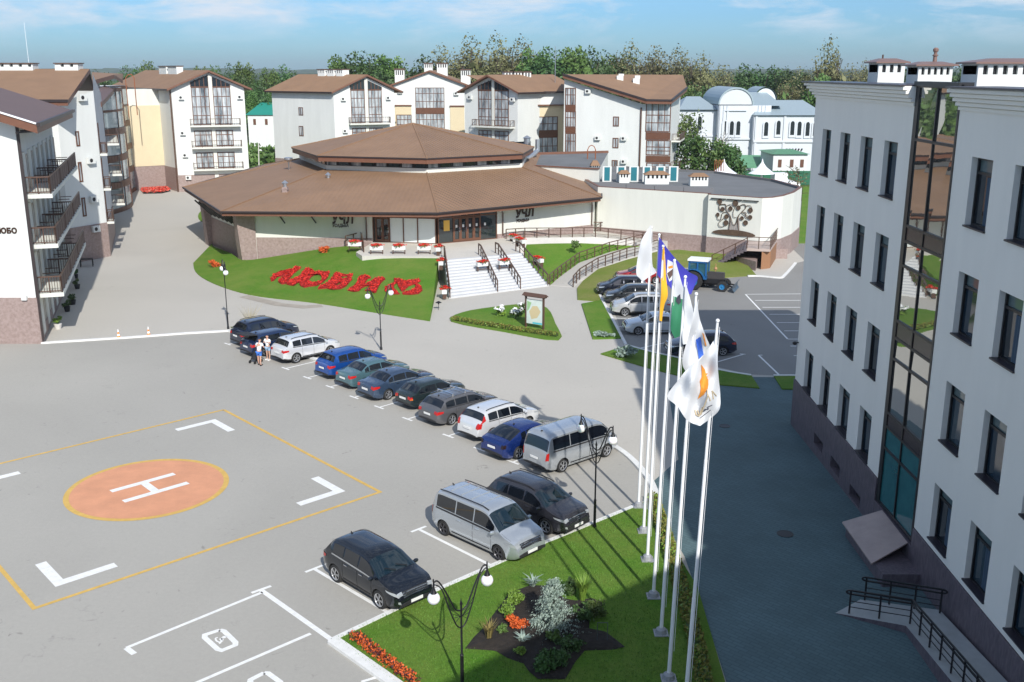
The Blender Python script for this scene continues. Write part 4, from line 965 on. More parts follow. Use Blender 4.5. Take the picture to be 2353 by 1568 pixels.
mb = MB(); q = G(1211, 357, zU); mb.lathe([(.45, 0), (.45, 2.2), (.6, 2.25), (.05, 2.6)], (q.x, q.y, zU), 12); part(mb, 'duct', M_STEEL, ub)
stack2(1359, 1376, 412, 6.2, 1.9, 3, ub); q = G(1359, 366, zU)
mb = MB(); mb.tube([(q.x-.5, q.y, zU-.5), (q.x-.5, q.y, zU+1.2), (q.x-.3, q.y, zU+1.6), (q.x, q.y, zU+1.75), (q.x+.3, q.y, zU+1.6), (q.x+.5, q.y, zU+1.2), (q.x+.5, q.y, zU-.5)], .05, 4); part(mb, 'ladder', mat('rust_ladder', (.3, .1, .04), .6), ub)
mb = MB(); q = G(1642, 390, ZT)
for dx in (0, .5, .9): mb.tube([(q.x+dx, q.y, ZT-.2), (q.x+dx, q.y, ZT+1.1), (q.x+dx+.12, q.y, ZT+1.25), (q.x+dx+.25, q.y, ZT+1.1), (q.x+dx+.25, q.y, ZT-.2)], .035, 4)
part(mb, 'ladder', mat('rust_ladder', (.3, .1, .04), .6), wg)
# tree relief
FT = Face(b0, b1-b0)
def rp_(q): x, y = q; a, z = onface(FT, 1433.9+x/8, 459.6+y/8); return a, z
tr = MB()
def vine(pts, r): tr.tube([FT.P(a, z, .1) for a, z in [(v.x, v.y) for v in smoothpts([Vector(rp_(p)) for p in pts], 5)]], r*.62, 5)
for pts, r in [([(1920, 590), (1955, 400), (1950, 280), (1890, 180), (1880, 90), (1830, 80), (1760, 95), (1760, 170), (1800, 205), (1840, 175)], .07), ([(1950, 280), (1900, 225), (1820, 240), (1800, 300), (1780, 365), (1730, 350), (1720, 300)], .05), ([(1880, 310), (1800, 370), (1745, 430), (1770, 490), (1830, 490), (1890, 450)], .05),
               ([(1900, 110), (1960, 85), (2005, 125)], .05), ([(2070, 320), (2020, 310), (2015, 220), (2060, 110)], .045), ([(2120, 590), (2100, 430), (2110, 300), (2170, 220), (2240, 150), (2240, 95), (2190, 85), (2140, 110)], .07), ([(2240, 150), (2270, 105), (2330, 110), (2355, 150)], .05),
               ([(2190, 220), (2250, 240), (2240, 300), (2280, 340)], .06), ([(2170, 220), (2210, 260), (2300, 310)], .05), ([(1960, 290), (2010, 450), (2060, 440), (2100, 300)], .06)]: vine(pts, r)
for x, y, r in [(1765, 30, .32), (2055, 60, .36), (1820, 170, .26), (1965, 160, .26), (2110, 145, .27), (2330, 190, .3), (1730, 270, .22), (1890, 305, .27), (1880, 420, .32), (2175, 335, .22), (2325, 320, .26), (2240, 420, .3)]:
    r *= .72; a, z = rp_((x, y)); tr.poly([FT.P(a+r*math.cos(t)*(1+.12*math.cos(3*t)), z+r*math.sin(t)*1.1, .09) for t in [2*PI*i/14 for i in range(14)]]); tr.tube([FT.P(a+r*math.cos(t), z+r*math.sin(t)*1.1, .1) for t in [2*PI*i/14 for i in range(15)]], .03, 4)
pts = [rp_(p) for p in [(1915, 580), (1950, 400), (2010, 470), (2120, 330), (2130, 590)]]; tg_ = MB(); tg_.poly([FT.P(a, z, .05) for a, z in pts])
a, z = rp_((2020, 630)); tr.poly([FT.P(a+2.3*math.cos(t), z+.45*math.sin(t)*(1 if math.sin(t) > 0 else .35), .12) for t in [2*PI*i/24 for i in range(24)]])
tro = part(tr, 'tree_relief', mat('bronze_relief', (.10, .065, .045), .45, var=.3, vs=4), wg); part(tg_, 'relief_trunk', mat('grey_relief', (.22, .19, .18), .6, col2=(.45, .42, .40), vs=2.5, stretch=(3, 3, .4)), tro)
mb = MB()
for k in (0.2, .5, .8): L = (b1-b0).length; FT.box(mb, L*k-.8, L*k+.8, ZT-.35, ZT-.28, .02, .2)
part(mb, 'wall_lamp', M_TRIM, wg)
# outside stairs by the relief
os_ = empty('outside_stairs', (24, 98, 0), 0, 'granite outside stair and railed landing below the tree relief', 'stairs')
ld = [xy(G(1716, 571, 2.0)), xy(G(1770, 573, 2.0)), xy(G(1789, 545, 2.0)), xy(G(1722, 545, 2.0))]
mb = MB(); mb.prism(ld, 1.75, 2.0); part(mb, 'landing', mat('landing_slab', (.45, .36, .32), .6), os_)
mb = MB(); l1 = ld[1].lerp(ld[2], .1); mb.prism([ld[1].lerp(ld[0], .35), l1, ld[2].lerp(ld[1], .1), ld[3].lerp(ld[2], .5)], 0, 1.75, 0); part(mb, 'pier', mat('ochre_wall', (.28, .14, .07), .8), os_)
g0 = xy(G(1635, 612, 0)); g1 = xy(G(1652, 600, 0.)); mb = MB(); N = 11
for k in range(N):
    f = k/N; f2 = (k+1)/N; mb.prism([g0.lerp(ld[0], f), g0.lerp(ld[0], f2), g1.lerp(ld[3], f2), g1.lerp(ld[3], f)], max(0, 2*f-.15), 2*(k+1)/N-.02)
part(mb, 'flight', M_GRAND, os_)
mb = MB(); w0, w1 = xy(G(1690, 610, 0)), xy(G(1736, 623, 0)); mb.prism([w0, w1, w1+Vector((.8, 2.5)), w0+Vector((.5, 2.5))], 0, .9); part(mb, 'side_wall', M_GRAN, os_)
rail('handrail', [(*ld[0], 2.0), (*ld[1], 2.0), (*ld[2], 2.0)], 'brown railing round the landing below the tree relief', loop=False, m=M_BROWN, h=1.1, step=1.1, rails=(1, .66, .33), r=.025)
rail('handrail', [(*g0, .1), (*ld[0], 2.0)], 'brown handrail down the outside stair by the tractor', loop=False, m=M_BROWN, h=1.0, step=1.2, rails=(1, .5), r=.03)
sh = MB(); q = G(1838, 595, 0); sh.box(0, 2.2, 0, 1.4, 0, 1.0); 
o = sh.build('granite_ledge', M_GRAN); o.location = (q.x-3.5, q.y, 0); tag(o, 'low granite block wall at the foot of the curved end wall', 'wall')
# ------------------------------------------------------------------ hotel blocks behind the restaurant
def acunit(F, s, z, par, m=None):
    mb = MB(); F.box(mb, s-.42, s+.42, z, z+.62, .12, .42); o = part(mb, 'air_conditioner', M_WWALL, par)
    g = MB(); g.poly([F.P(s-.1+.2*math.cos(t), z+.31+.2*math.sin(t), .425) for t in [2*PI*i/10 for i in range(10)]]); part(g, 'fan', M_TRIM, o)
    return o
def balcony(F, s0, s1, z, dep, par, h=1.0, solid=None, step=.35):
    mb = MB(); F.box(mb, s0, s1, z-.22, z, 0, dep); o = part(mb, 'balcony', M_CREAM, par)
    mb = MB()
    P = [Vector(F.P(s0+.05, z, .05)), Vector(F.P(s0+.05, z, dep-.05)), Vector(F.P(s1-.05, z, dep-.05)), Vector(F.P(s1-.05, z, .05))]
    railing(mb, P, h, .025, 1.6, (1.0, .12), step); part(mb, 'railing', M_BROWN, o)
    if solid: 
        mb = MB(); F.box(mb, s0+.1, s1-.1, z+.12, z+h-.05, dep-.04, dep-.02); part(mb, 'screen', solid, o)
    return o
def gable_block(name, lab, K_, u, v, w, L, ze, zr, ov=0.9, wall=M_WWALL, plz=(2.5, 3.6), peak=.5, roofm_=M_ROOF, back=None):
    K_ = Vector(K_); u = Vector(u).normalized(); v = Vector(v).normalized(); e = empty(name, (K_.x, K_.y, 0), 0, lab, 'building')
    P = lambda a, b, z: (K_.x+u.x*a+v.x*b, K_.y+u.y*a+v.y*b, z)
    mb = MB(); pr = [(0, 0), (w, 0), (w, ze), (w*peak, zr), (0, ze)]
    vs = [P(a, 0, z) for a, z in pr]+[P(a, L, z) for a, z in pr]; n = 5
    mb.add(vs, [(0, 1, 2, 3, 4), (9, 8, 7, 6, 5)]+[(i, i+5, (i+1) % n+5, (i+1) % n) for i in range(n)]); part(mb, 'wall', wall, e)
    mb = MB(); t = .28; sl = (zr-ze)/(w*peak); sr = (zr-ze)/(w*(1-peak))
    for A, B, za, zb in ((-ov, w*peak, ze-ov*sl, zr), (w*peak, w+ov, zr, ze-ov*sr)):
        q = [P(A, -ov, za+.02), P(B, -ov, zb+.02), P(B, L+ov*.6, zb+.02), P(A, L+ov*.6, za+.02)]; q2 = [(x, y, z+t) for x, y, z in q]
        mb.add(q+q2, [(4, 5, 6, 7)], 0); mb.add(q+q2, [(3, 2, 1, 0), (0, 1, 5, 4), (1, 2, 6, 5), (2, 3, 7, 6), (3, 0, 4, 7)], 1)
    rf = part(mb, 'roof', [roofm_, M_FASC], e)
    mb = MB()
    for A, z in ((-ov, ze-ov*sl), (w+ov, ze-ov*sr)): mb.bar(P(A, -ov, z+.2), P(A, L+ov*.6, z+.2), .1)
    part(mb, 'gutter', M_GUT, rf)
    F = Face((K_.x, K_.y), u); FL = Face(xy(P(0, L, 0)), -v); FR = Face(xy(P(w, 0, 0)), v)
    if plz:
        mb = MB(); F.box(mb, -.05, w+.05, -.1, plz[0], 0, .06); FL.box(mb, 0, L, -.1, plz[1], 0, .06); FR.box(mb, 0, L, -.1, plz[0], 0, .06); part(mb, 'plinth', M_GRAN, e)
    return e, F, FL, FR, P, rf
def gable_front(e, F, w, ze, zr, c0, c1, floors, top, peak=.5, acs=(), side=1.2, balk=1.15, bx=None):
    cm = (c0+c1)/2; hp = .28
    head = lambda a: (ze+(zr-ze)*(a/(w*peak)) if a < w*peak else ze+(zr-ze)*((w-a)/(w*(1-peak))))-.35
    for a0, a1 in ((c0, cm-hp), (cm+hp, c1)):
        glazing(F, e, a0, a1, top, ze+.15, 4, (.25, .48, .75), ztop=None, fw=.11)
        mb = MB(); mb.poly([F.P(a0, ze+.2, .04), F.P(a1, ze+.2, .04), F.P(a1, head(a1), .04), F.P(a0, head(a0), .04)])
        w2 = MB(); 
        for k in range(5): a = a0+(a1-a0)*k/4; w2.add([F.P(a-.05, ze+.2, .09), F.P(a+.05, ze+.2, .09), F.P(a+.05, head(a+.05), .09), F.P(a-.05, head(a-.05), .09)], [(0, 1, 2, 3)])
        F.box(w2, a0, a1, ze+.15, ze+.25, 0, .1)
        fo = part(w2, 'window', M_WOODBR, e); part(mb, 'pane', M_DGLASS, fo)
        for z in floors: glazing(F, e, a0, a1, z+.08, z+2.55, 3, (.72,), fw=.12)
    b0, b1 = (c0-.5, c1+1.2) if bx is None else bx
    for z in [top-.05]+list(floors): balcony(F, b0, b1, z, balk, e)
    mb = MB(); F.box(mb, cm-hp, cm+hp, 0, head(cm)+.1, 0, .12); part(mb, 'pillar', M_CREAM, e)
    for s, z in acs: acunit(F, s, z, e)
def place(F, px, py): return onface(F, px, py)
# block at the end of the left street
t2, F, FL, FR, P, rf = gable_block('hotel_block', 'white gabled hotel block with stacked balconies at the far end of the left street', (-52.5, 161.5), (.95, .31), (-.60, .80), 10.9, 29, 15.9, 18.3, plz=(2.6, 3.7))
gable_front(t2, F, 10.9, 15.9, 18.3, 2.9, 8.8, (6.9, 3.5), 10.3, acs=((1.4, 14.2), (1.2, 8.8), (1.3, 5.4), (1.5, 1.9), (10.2, 14.2)))
sw0, sw1 = Vector((-61.8, 162.6)), Vector((-55.7, 166.6)); FW_ = Face(sw0, sw1-sw0); LW_ = (sw1-sw0).length
mb = MB(); FW_.box(mb, 0, LW_, 0, 15.7, -4, 0); part(mb, 'wall', M_CREAM, t2); mb = MB(); FW_.box(mb, 0, LW_, -.1, 3.7, 0, .08); part(mb, 'plinth', M_GRAN, t2)
mb = MB(); FW_.box(mb, .2, LW_-.5, 3.75, 13.2, 0, .1); part(mb, 'panel', M_SAND, t2)
mb = MB()
FL.box(mb, 28.7, 28.9, 0, 15.6, .07, .25); FW_.box(mb, LW_-.35, LW_-.15, 0, 15.5, .09, .25)
part(mb, 'downpipe', M_BROWN, t2)
def ridge_stack(e, P, a, b, w, d, zb, h, n):
    mb = MB(); x0, x1 = a, a+w
    def T(x, y, z): return P(x, y, z)
    mb.box(a, a+w, b, b+d, zb-1.2, zb+h*.5, 0, T); mb.box(a+.04, a+w-.04, b+.04, b+d-.04, zb+h*.5, zb+h*.85, 1, T)
    for k in range(n+1): q = d/(2*n+1); mb.box(a, a+w, b+q*2*k, b+q*(2*k+1), zb+h*.5, zb+h*.85, 0, T)
    mb.box(a, a+w, b, b+d, zb+h*.85, zb+h*.9, 0, T)
    o = part(mb, 'chimney', [M_WWALL, M_BLACK], e); c = MB(); c.box(a-.12, a+w+.12, b-.12, b+d+.12, zb+h*.9, zb+h, 0, T); part(c, 'cap', M_BROWN, o)
ridge_stack(t2, P, 4, 9, 1.0, 4.2, 18.0, 1.3, 7); ridge_stack(t2, P, 4, 14, 1.0, 3.6, 18.0, 1.3, 7)
# block left of centre
kA = (-30, 176); uA = (.93, .37)
tA, F, FL, FR, P, rf = gable_block('hotel_block', 'white gabled hotel block with a blank side wall, left of the pavilion apex', kA, uA, (-.81, .59), 10.5, 15.4, 15.2, 17.6, plz=(2.6, 3.4))
gable_front(tA, F, 10.5, 15.2, 17.6, 2.9, 8.3, (6.5, 3.2), 9.9, acs=((1.6, 13.6), (1.7, 8.3), (9.4, 13.7)))
for px, y0, y1 in ((692, 247, 265.5), (693, 290, 313)):
    s, z0 = onface(FL, px, y1); _, z1 = onface(FL, px, y0); glazing(FL, tA, s-.55, s+.55, z0, z1, 2, (), fw=.12)
ridge_stack(tA, P, 4.6, 4, 1.1, 1.6, 17.4, 1.4, 3); ridge_stack(tA, P, 4.6, 6.2, 1.1, 1.6, 17.4, 1.4, 3); ridge_stack(tA, P, 4.6, 8.4, 1.1, 1.7, 17.4, 1.4, 4)
# gabled block facing the square
dx = lambda x, Y: (x-IW/2)/2421*Y
tB, F, FL, FR, P, rf = gable_block('hotel_block', 'white broad gable with a tall central window strip, straight above the pavilion roof apex', (dx(903, 187), 187), (1, 0.0), (0, 1), dx(1068, 187)-dx(903, 187), 14, 16.0, 18.3, ov=.6, plz=None, peak=.51)
wB = dx(1068, 187)-dx(903, 187); sB = lambda x: dx(x, 187)-dx(903, 187)
for z0, z1 in ((12.0, 15.6), (7.3, 11.1), (2.9, 6.5)): glazing(F, tB, sB(953), sB(1020), z0, z1, 8, (.33, .72), fw=.1)
mb = MB()
for z0, z1 in ((11.1, 12.0), (6.5, 7.3)): F.box(mb, sB(953), sB(1020), z0, z1, 0, .08)
part(mb, 'spandrel', M_WOODBR, tB)
mb = MB(); F.box(mb, sB(905), sB(944), 12.4, 12.6, 0, .3); F.box(mb, sB(1032), sB(1066), 12.3, 12.5, 0, .3); part(mb, 'string_course', M_FASC, tB)
mb = MB(); F.box(mb, sB(1033), sB(1066), 0, 12.25, 0, .12); F.box(mb, sB(905), sB(943), 0, 12.35, 0, .12); part(mb, 'panel', M_SAND, tB)
glazing(F, tB, sB(908), sB(943), 8, 10.9, 4, (.4, .7), d=.16, fw=.12); acunit(F, sB(918), 14.6, tB); acunit(F, sB(1048), 14.3, tB)
for x, h_, w_ in ((905, 2.3, 1.7), (970, 1.7, 1.5), (1000, 1.7, 1.9), (1058, 2.2, 1.7)):
    zb = 16.6 if x in (905, 1058) else 18.2
    stx = sB(x); ridge_stack(tB, lambda a, b, z: P(b, a, z), 1.2 if zb < 17 else 4.5, stx, 1.2, w_, zb, h_, 4)
# block right of the apex
tC, F, FL, FR, P, rf = gable_block('hotel_block', 'white gabled hotel block with tall paired windows right of the pavilion apex', (dx(1067, 172), 172), (.77, -.63), (.63, .77), 11.2, 16, 15.3, 17.6, plz=None)
gable_front(tC, F, 11.2, 15.3, 17.6, 3.0, 9.4, (6.6, 3.3), 9.9, acs=((1.4, 14.0), (10.4, 13.8)))
cC = empty('hotel_wing', (dx(1187, 169), 169, 0), 0, 'low linking wing with a sand coloured window recess between two hotel blocks', 'building')
q0 = Vector((dx(1187, 168), 168)); q1 = Vector((dx(1300, 171), 171)); FC = Face(q0, q1-q0); LC = (q1-q0).length
mb = MB(); FC.box(mb, 0, LC, 0, 15.1, -10, 0); part(mb, 'wall', M_WWALL, cC)
mb = MB(); T = lambda a, d, z: FC.P(a, z, d)
mb.add([FC.P(-1.5, 15.0, .8), FC.P(LC, 15.0, .8), FC.P(LC, 17.4, -8), FC.P(-6, 17.5, -8), FC.P(-1.5, 15.3, .8), FC.P(LC, 15.3, .8), FC.P(LC, 17.7, -8), FC.P(-6, 17.8, -8)], [(4, 5, 6, 7)], 0); mb.add([FC.P(-1.5, 15.0, .8), FC.P(LC, 15.0, .8), FC.P(LC, 15.3, .8), FC.P(-1.5, 15.3, .8)], [(0, 1, 2, 3)], 1)
part(mb, 'roof', [M_ROOF, M_GUT], cC)
s0_, _ = onface(FC, 1235, 300); s1_, _ = onface(FC, 1296, 300)
mb = MB(); FC.box(mb, s0_, s1_, 2, 13.0, 0, .1); FC.box(mb, s0_-.1, s1_, 13.0, 13.2, 0, .5, 1); part(mb, 'panel', [M_SAND, M_FASC], cC)
s2_, _ = onface(FC, 1281, 300)
for z0, z1 in ((9.0, 11.3), (5.1, 8.0), (2.2, 4.4)): glazing(FC, cC, s0_, s2_, z0, z1, 4, (.5,), d=.12, fw=.12)
mb = MB()
for z0, z1 in ((8.0, 9.0), (4.4, 5.1)): FC.box(mb, s0_, s2_, z0, z1, .1, .2)
part(mb, 'spandrel', M_WOODBR, cC); acunit(FC, 1.5, 6.5, cC)
mb = MB(); FC.box(mb, .1, .3, 0, 15, .02, .2); part(mb, 'downpipe', M_BROWN, cC)
for x in (1187, 1210, 1232):
    s, z = onface(FC, x, 185); ridge_stack(cC, lambda a, b, z_: FC.P(b, z_, -a), 5.5, s, 1.2, 1.3, 16.7, 1.7, 2)
mb = MB(); s, z = onface(FC, 1298, 150); mb.bar(FC.P(s, 16, -4), FC.P(s, 22.4, -4), .06, 5); part(mb, 'antenna', M_STEEL, cC)
# mono pitch block
kD = Vector((dx(1297, 158), 158)); eD = Vector((dx(1479, 154), 154)); FD = Face(kD, eD-kD); LD = (eD-kD).length
tD = empty('hotel_block', (kD.x, kD.y, 0), 0, 'large white hotel block with a single sloping brown roof right of centre', 'building')
zl = upto((kD.x, kD.y), 182.5); zr_ = upto((eD.x, eD.y), 239.5)
g1 = Vector((dx(1541, 153), 153)); g2 = Vector((dx(1566, 168), 168)); bk1 = Vector((kD.x+1, 174)); bk2 = Vector((g2.x-1, 174))
mb = MB(); zg = 14.2
mb.add([(*kD, 0), (*eD, 0), (*eD, zr_), (*kD, zl)], [(0, 1, 2, 3)]); mb.add([(*eD, 0), (*g1, 0), (*g1, zg), (*eD, zr_)], [(0, 1, 2, 3)])
mb.add([(*g1, 0), (*g2, 0), (*g2, 15.2), (*g1, zg-.2)], [(0, 1, 2, 3)]); mb.add([(*g2, 0), (*bk2, 0), (*bk2, 15.9), (*g2, 15.2)], [(0, 1, 2, 3)]); mb.add([(*bk1, 0), (*kD, 0), (*kD, zl), (*bk1, zl)], [(0, 1, 2, 3)])
part(mb, 'wall', M_WWALL, tD)
R0 = at(1293, 171, 157.3); R1 = at(1486, 230, 152.6); R2 = at(1543, 231, 151.8); R3 = at(1579, 202, 163); R4 = at(1569, 172.2, 175); R5 = at(1300, 171.5, 175)
mb = MB(); top = [R0, R1, R2, R3, R4, R5]; bot = [p-Vector((0, 0, .55)) for p in top]
mb.add([*top, *bot], [(0, 1, 4), (0, 4, 5), (1, 2, 3), (1, 3, 4)], 0); mb.add([*top, *bot], [(10, 7, 6), (11, 10, 6), (9, 8, 7), (10, 9, 7)]+[(i, i+6, (i+1) % 6+6, (i+1) % 6) for i in range(6)], 1)
rD = part(mb, 'roof', [M_ROOF, M_FASC], tD); mb = MB(); mb.bar(R0, R1, .12); mb.bar(R2, R3, .12); mb.bar(R1, R2, .12); part(mb, 'gutter', M_GUT, rD)
def win(F, e, x0, x1, y0, y1, nx=2, zs=(), **k):
    s0, z1 = onface(F, x0, y0); s1, z0 = onface(F, x1, y1); return glazing(F, e, s0, s1, z0, z1, nx, zs, **k)
for x0, x1, y0, y1 in ((1409, 1422, 268, 291), (1408, 1421, 317, 341), (1406, 1419, 368, 387)): win(FD, tD, x0, x1, y0, y1, 2, (), fw=.14)
for y0, y1 in ((202, 243), (256, 293), (306, 352)): win(FD, tD, 1299, 1323, y0, y1, 4, (.6,), fw=.12)
mb = MB()
for y0, y1 in ((243, 256), (293, 306), (352, 358)): s0, z1 = onface(FD, 1299, y0); s1, z0 = onface(FD, 1323, y1); FD.box(mb, s0, s1, z0, z1, 0, .08)
part(mb, 'spandrel', M_WOODBR, tD)
for x, y in ((1352, 215), (1374, 322), (1434, 323), (1434, 376)): s, z = onface(FD, x, y); acunit(FD, s, z, tD)
mb = MB(); FD.box(mb, LD-.25, LD-.05, 0, zr_-.5, .02, .2); part(mb, 'downpipe', M_BROWN, tD)
FB = Face(eD, g1-eD)
for y0, y1 in ((233, 304), (322, 358), (374, 396)): win(FB, tD, 1485, 1540, y0, y1, 4, (.3, .55), fw=.13)
mb = MB()
for y0, y1 in ((304, 322), (358, 374)): s0, z1 = onface(FB, 1484, y0); s1, z0 = onface(FB, 1540, y1); FB.box(mb, s0, s1, z0, z1, 0, .08)
part(mb, 'spandrel', M_WOODBR, tD)
FS = Face(g1, g2-g1)
for z in (4.0, 8.2): balcony(FS, 5, 13, z, 1.3, tD, solid=M_BROWN)
for x, y, s_ in ((1424, 188, .9), (1461, 202, 1.4)):
    p = at(x, y, 162); mb = MB(); mb.box(-.5, .5, -.5, .5, -1.6, 1.0*s_); mb.box(-.2, .6, -.2, .2, 1.0*s_, 1.3*s_); o = part(mb, 'chimney', M_WWALL, tD); o.location = p-tD.location
# ornate white hall
hall = empty('ornate_hall', (115/1, 200, 0), 0, 'white ornate hall with barrel vaulted gable and arched windows at the right distance', 'building'); hall.location = (45, 200, 0)
HX = lambda x: (x-IW/2)/2421*200
HZ = lambda y: CAMH-(y-163)/2421*200
M_HW = mat('hall_whitewash', (0.62, 0.65, 0.69), 0.8, var=.03, vs=.4); M_HR = mat('hall_metal_roof', (0.34, 0.42, 0.46), 0.45, metal=.2)
mb = MB(); mb.box(HX(1566), HX(1652), 200, 212, 0, HZ(252)); mb.box(HX(1652), HX(1772), 198, 214, 0, HZ(240)); mb.box(HX(1730), HX(1890), 196.5, 212, 0, HZ(262))
arc = [(HX(1690)+math.cos(t)*3.1, HZ(238)+math.sin(t)*2.9) for t in [PI*i/16 for i in range(17)]]
vs = [(x, 198, z) for x, z in arc]+[(x, 214, z) for x, z in arc]; mb.add(vs, [tuple(range(17))])
arc2 = [(HX(1780)+math.cos(t)*2.1, HZ(235)+math.sin(t)*2.6) for t in [PI*i/12 for i in range(13)]]; mb.add([(x, 206, z) for x, z in arc2], [tuple(range(13))])
part(mb, 'wall', M_HW, hall)
mb = MB(); 
o1 = [(HX(1690)+math.cos(t)*3.35, HZ(238)+math.sin(t)*3.2) for t in [PI*i/16 for i in range(17)]]
mb.add([(x, 197.8, z) for x, z in o1]+[(x, 215, z) for x, z in o1], [(i, i+1, i+18, i+17) for i in range(16)]+[], 0)
mb.add([(x, 197.8, z) for x, z in o1]+[(x, 197.8, z) for x, z in arc], [(i, i+17, i+18, i+1) for i in range(16)], 0)
o2 = [(HX(1780)+math.cos(t)*2.35, HZ(235)+math.sin(t)*2.9) for t in [PI*i/12 for i in range(13)]]
mb.add([(x, 205.8, z) for x, z in o2]+[(x, 215, z) for x, z in o2], [(i, i+1, i+14, i+13) for i in range(12)])
def hip(x0, x1, y0, y1, z0, z1, k=2.5): mb.add([(x0, y0, z0), (x1, y0, z0), (x1, y1, z0), (x0, y1, z0), (x0+k, (y0+y1)/2, z1), (x1-k, (y0+y1)/2, z1)], [(0, 1, 5, 4), (1, 2, 5), (2, 3, 4, 5), (3, 0, 4), (3, 2, 1, 0)])
hip(HX(1562), HX(1655), 199.4, 213, HZ(250), HZ(222)); hip(HX(1728), HX(1895), 196, 213, HZ(261), HZ(230)); hip(HX(1722), HX(1800), 198.5, 214, HZ(241), HZ(212), 1.5)
part(mb, 'roof', M_HR, hall)
mb = MB()
for x in (1656, 1664, 1672, 1744, 1752, 1760): mb.box(HX(x)-.18, HX(x)+.18, 197.8, 197.999, HZ(315), HZ(240))
for x in (1735, 1800, 1870): mb.box(HX(x)-.2, HX(x)+.2, 196.3, 196.499, HZ(385), HZ(262))
mb.box(HX(1566), HX(1652), 199.8, 199.999, HZ(312), HZ(308)); mb.box(HX(1652), HX(1770), 197.7, 197.999, HZ(317), HZ(313)); mb.box(HX(1730), HX(1890), 196.2, 196.499, HZ(322), HZ(318))
mb.box(HX(1665), HX(1715), 197.7, 197.999, HZ(252), HZ(250))
part(mb, 'moulding', M_HW, hall)
for x, y, Y in [(1613, 277, 199.95), (1590, 277, 199.95), (1668, 287, 197.95), (1683, 287, 197.95), (1698, 287, 197.95), (1758, 288, 196.45), (1786, 285, 196.45), (1818, 286, 196.45), (1834, 287, 196.45), (1853, 288, 196.45), (1870, 288, 196.45)]:
    x0 = HX(x); zc = HZ(y); pts = [(x0-.38, zc-1.6), (x0+.38, zc-1.6)]+[(x0+.38*math.cos(t), zc+.5+.5*math.sin(t)) for t in [PI*i/6 for i in range(7)]]
    mb = MB(); mb.poly([(a, Y-.02, b) for a, b in pts], 0); w_ = part(mb, 'window', M_DGLASS, hall)
    mb = MB(); pts2 = [(x0+(a-x0)*1.7, zc+.2+(b-zc-.2)*1.25) for a, b in pts]
    mb.add([(a, Y-.16, b) for a, b in pts]+[(a, Y-.16, b) for a, b in pts2], [(i, (i+1) % 9, (i+1) % 9+9, i+9) for i in range(9)]); part(mb, 'surround', M_HW, w_)
mb = MB()
for k in range(6): x = HX(1807+k*7); mb.bar((x, 196.45, HZ(341)), (x+.15, 196.3, HZ(336)), .1)
part(mb, 'ornament', M_BLACK, hall)
# ------------------------------------------------------------------ left street: near block with balconies
M_SCR = mat('brown_screen', (0.13, 0.085, 0.07), 0.7, var=.1, vs=3)
A0 = Vector((-33.0, 69.0)); uf = Vector((-.316, .949)).normalized(); A1 = A0+uf*23.5
nb = empty('hotel_wing', (A0.x, A0.y, 0), 0, 'near left hotel wing with a blank sunlit end wall and brown screened balconies', 'building')
mb = MB(); ridgeX = -52; zA = 15.15
FF = Face(A0, uf)       # faces the street
mb.add([(*A0, 0), (-80, 69, 0), (-80, 69, 18), (ridgeX, 69, 20.5), (*A0, zA)], [(0, 4, 3, 2, 1)]); mb.add([(*A0, 0), (*A1, 0), (*A1, zA), (*A0, zA)], [(0, 1, 2, 3)]); mb.add([(*A1, 0), (-75, 95, 0), (-75, 95, zA+3), (*A1, zA)], [(0, 1, 2, 3)])
part(mb, 'wall', M_WWALL, nb)
mb = MB(); r0 = at(84, 285, 67.6); r1 = at(166, 253.5, 91.5); r2 = at(-60, 196, 91.5); r3 = at(-260, 178, 67.6)
r2 = r1+(r3-r0); q = [r0, r1, r2, r3]; q2 = [p-Vector((0, 0, .62)) for p in q]
mb.add([*q, *q2], [(0, 1, 2, 3)], 0); mb.add([*q, *q2], [(3, 7, 4, 0)], 1); mb.add([*q, *q2], [(0, 4, 5, 1)], 1); mb.add([*q, *q2], [(4, 7, 6, 5), (1, 5, 6, 2)], 1)
rA = part(mb, 'roof', [M_ROOFD, M_FASC], nb)
mb = MB(); mb.bar(r0+Vector((.1, 0, -.05)), r1+Vector((.1, 0, -.05)), .12); mb.bar(r0+Vector((0, -.05, .02)), r3+Vector((0, -.05, .02)), .05, m=1)
for k in range(12): a = r0.lerp(r1, (k+.5)/12); mb.bar(a+Vector((-.1, 0, -.5)), a+Vector((-1.4, -.4, -.6)), .06)
part(mb, 'gutter', [M_GUT, M_POLEW], rA)
mb = MB(); mb.box(-80, A0.x+.07, 68.93, 69.0, -.1, 3.3); plinthseg(mb, A0, A1, -.1, -.1, .9, .9); part(mb, 'plinth', M_GRAN, nb)
mb = MB(); FF.box(mb, .02, .22, 0, zA-.2, .02, .2); part(mb, 'downpipe', M_GUT, nb)
bays = [(0.9, 7.6), (8.2, 15.2), (15.8, 22.8)]
for z in (3.45, 6.9, 10.35):
    mb = MB(); FF.box(mb, .5, 23.2, z-.28, z, 0, 1.75); b_ = part(mb, 'balcony', M_CREAM, nb)
    mb = MB()
    for a, c in bays: FF.box(mb, a, c, z+.1, z+1.12, 1.62, 1.68)
    part(mb, 'screen', M_SCR, b_)
    mb = MB()
    for a in (.6, 7.9, 15.5): railing(mb, [FF.P(a, z, .1), FF.P(a, z, 1.65)], 1.15, .03, .8, (1, .1), .18)
    railing(mb, [FF.P(.6, z, 1.65), FF.P(23, z, 1.65)], 1.15, .03, 1.6, (1.0,))
    for k in range(2, 12):
        if k not in (4, 8): mb.bar(FF.P(k*2.1, z+.75, .1), FF.P(k*2.1, z+.75, 1.0), .03)
    part(mb, 'railing', M_STEEL if z > 20 else M_BROWN, b_)
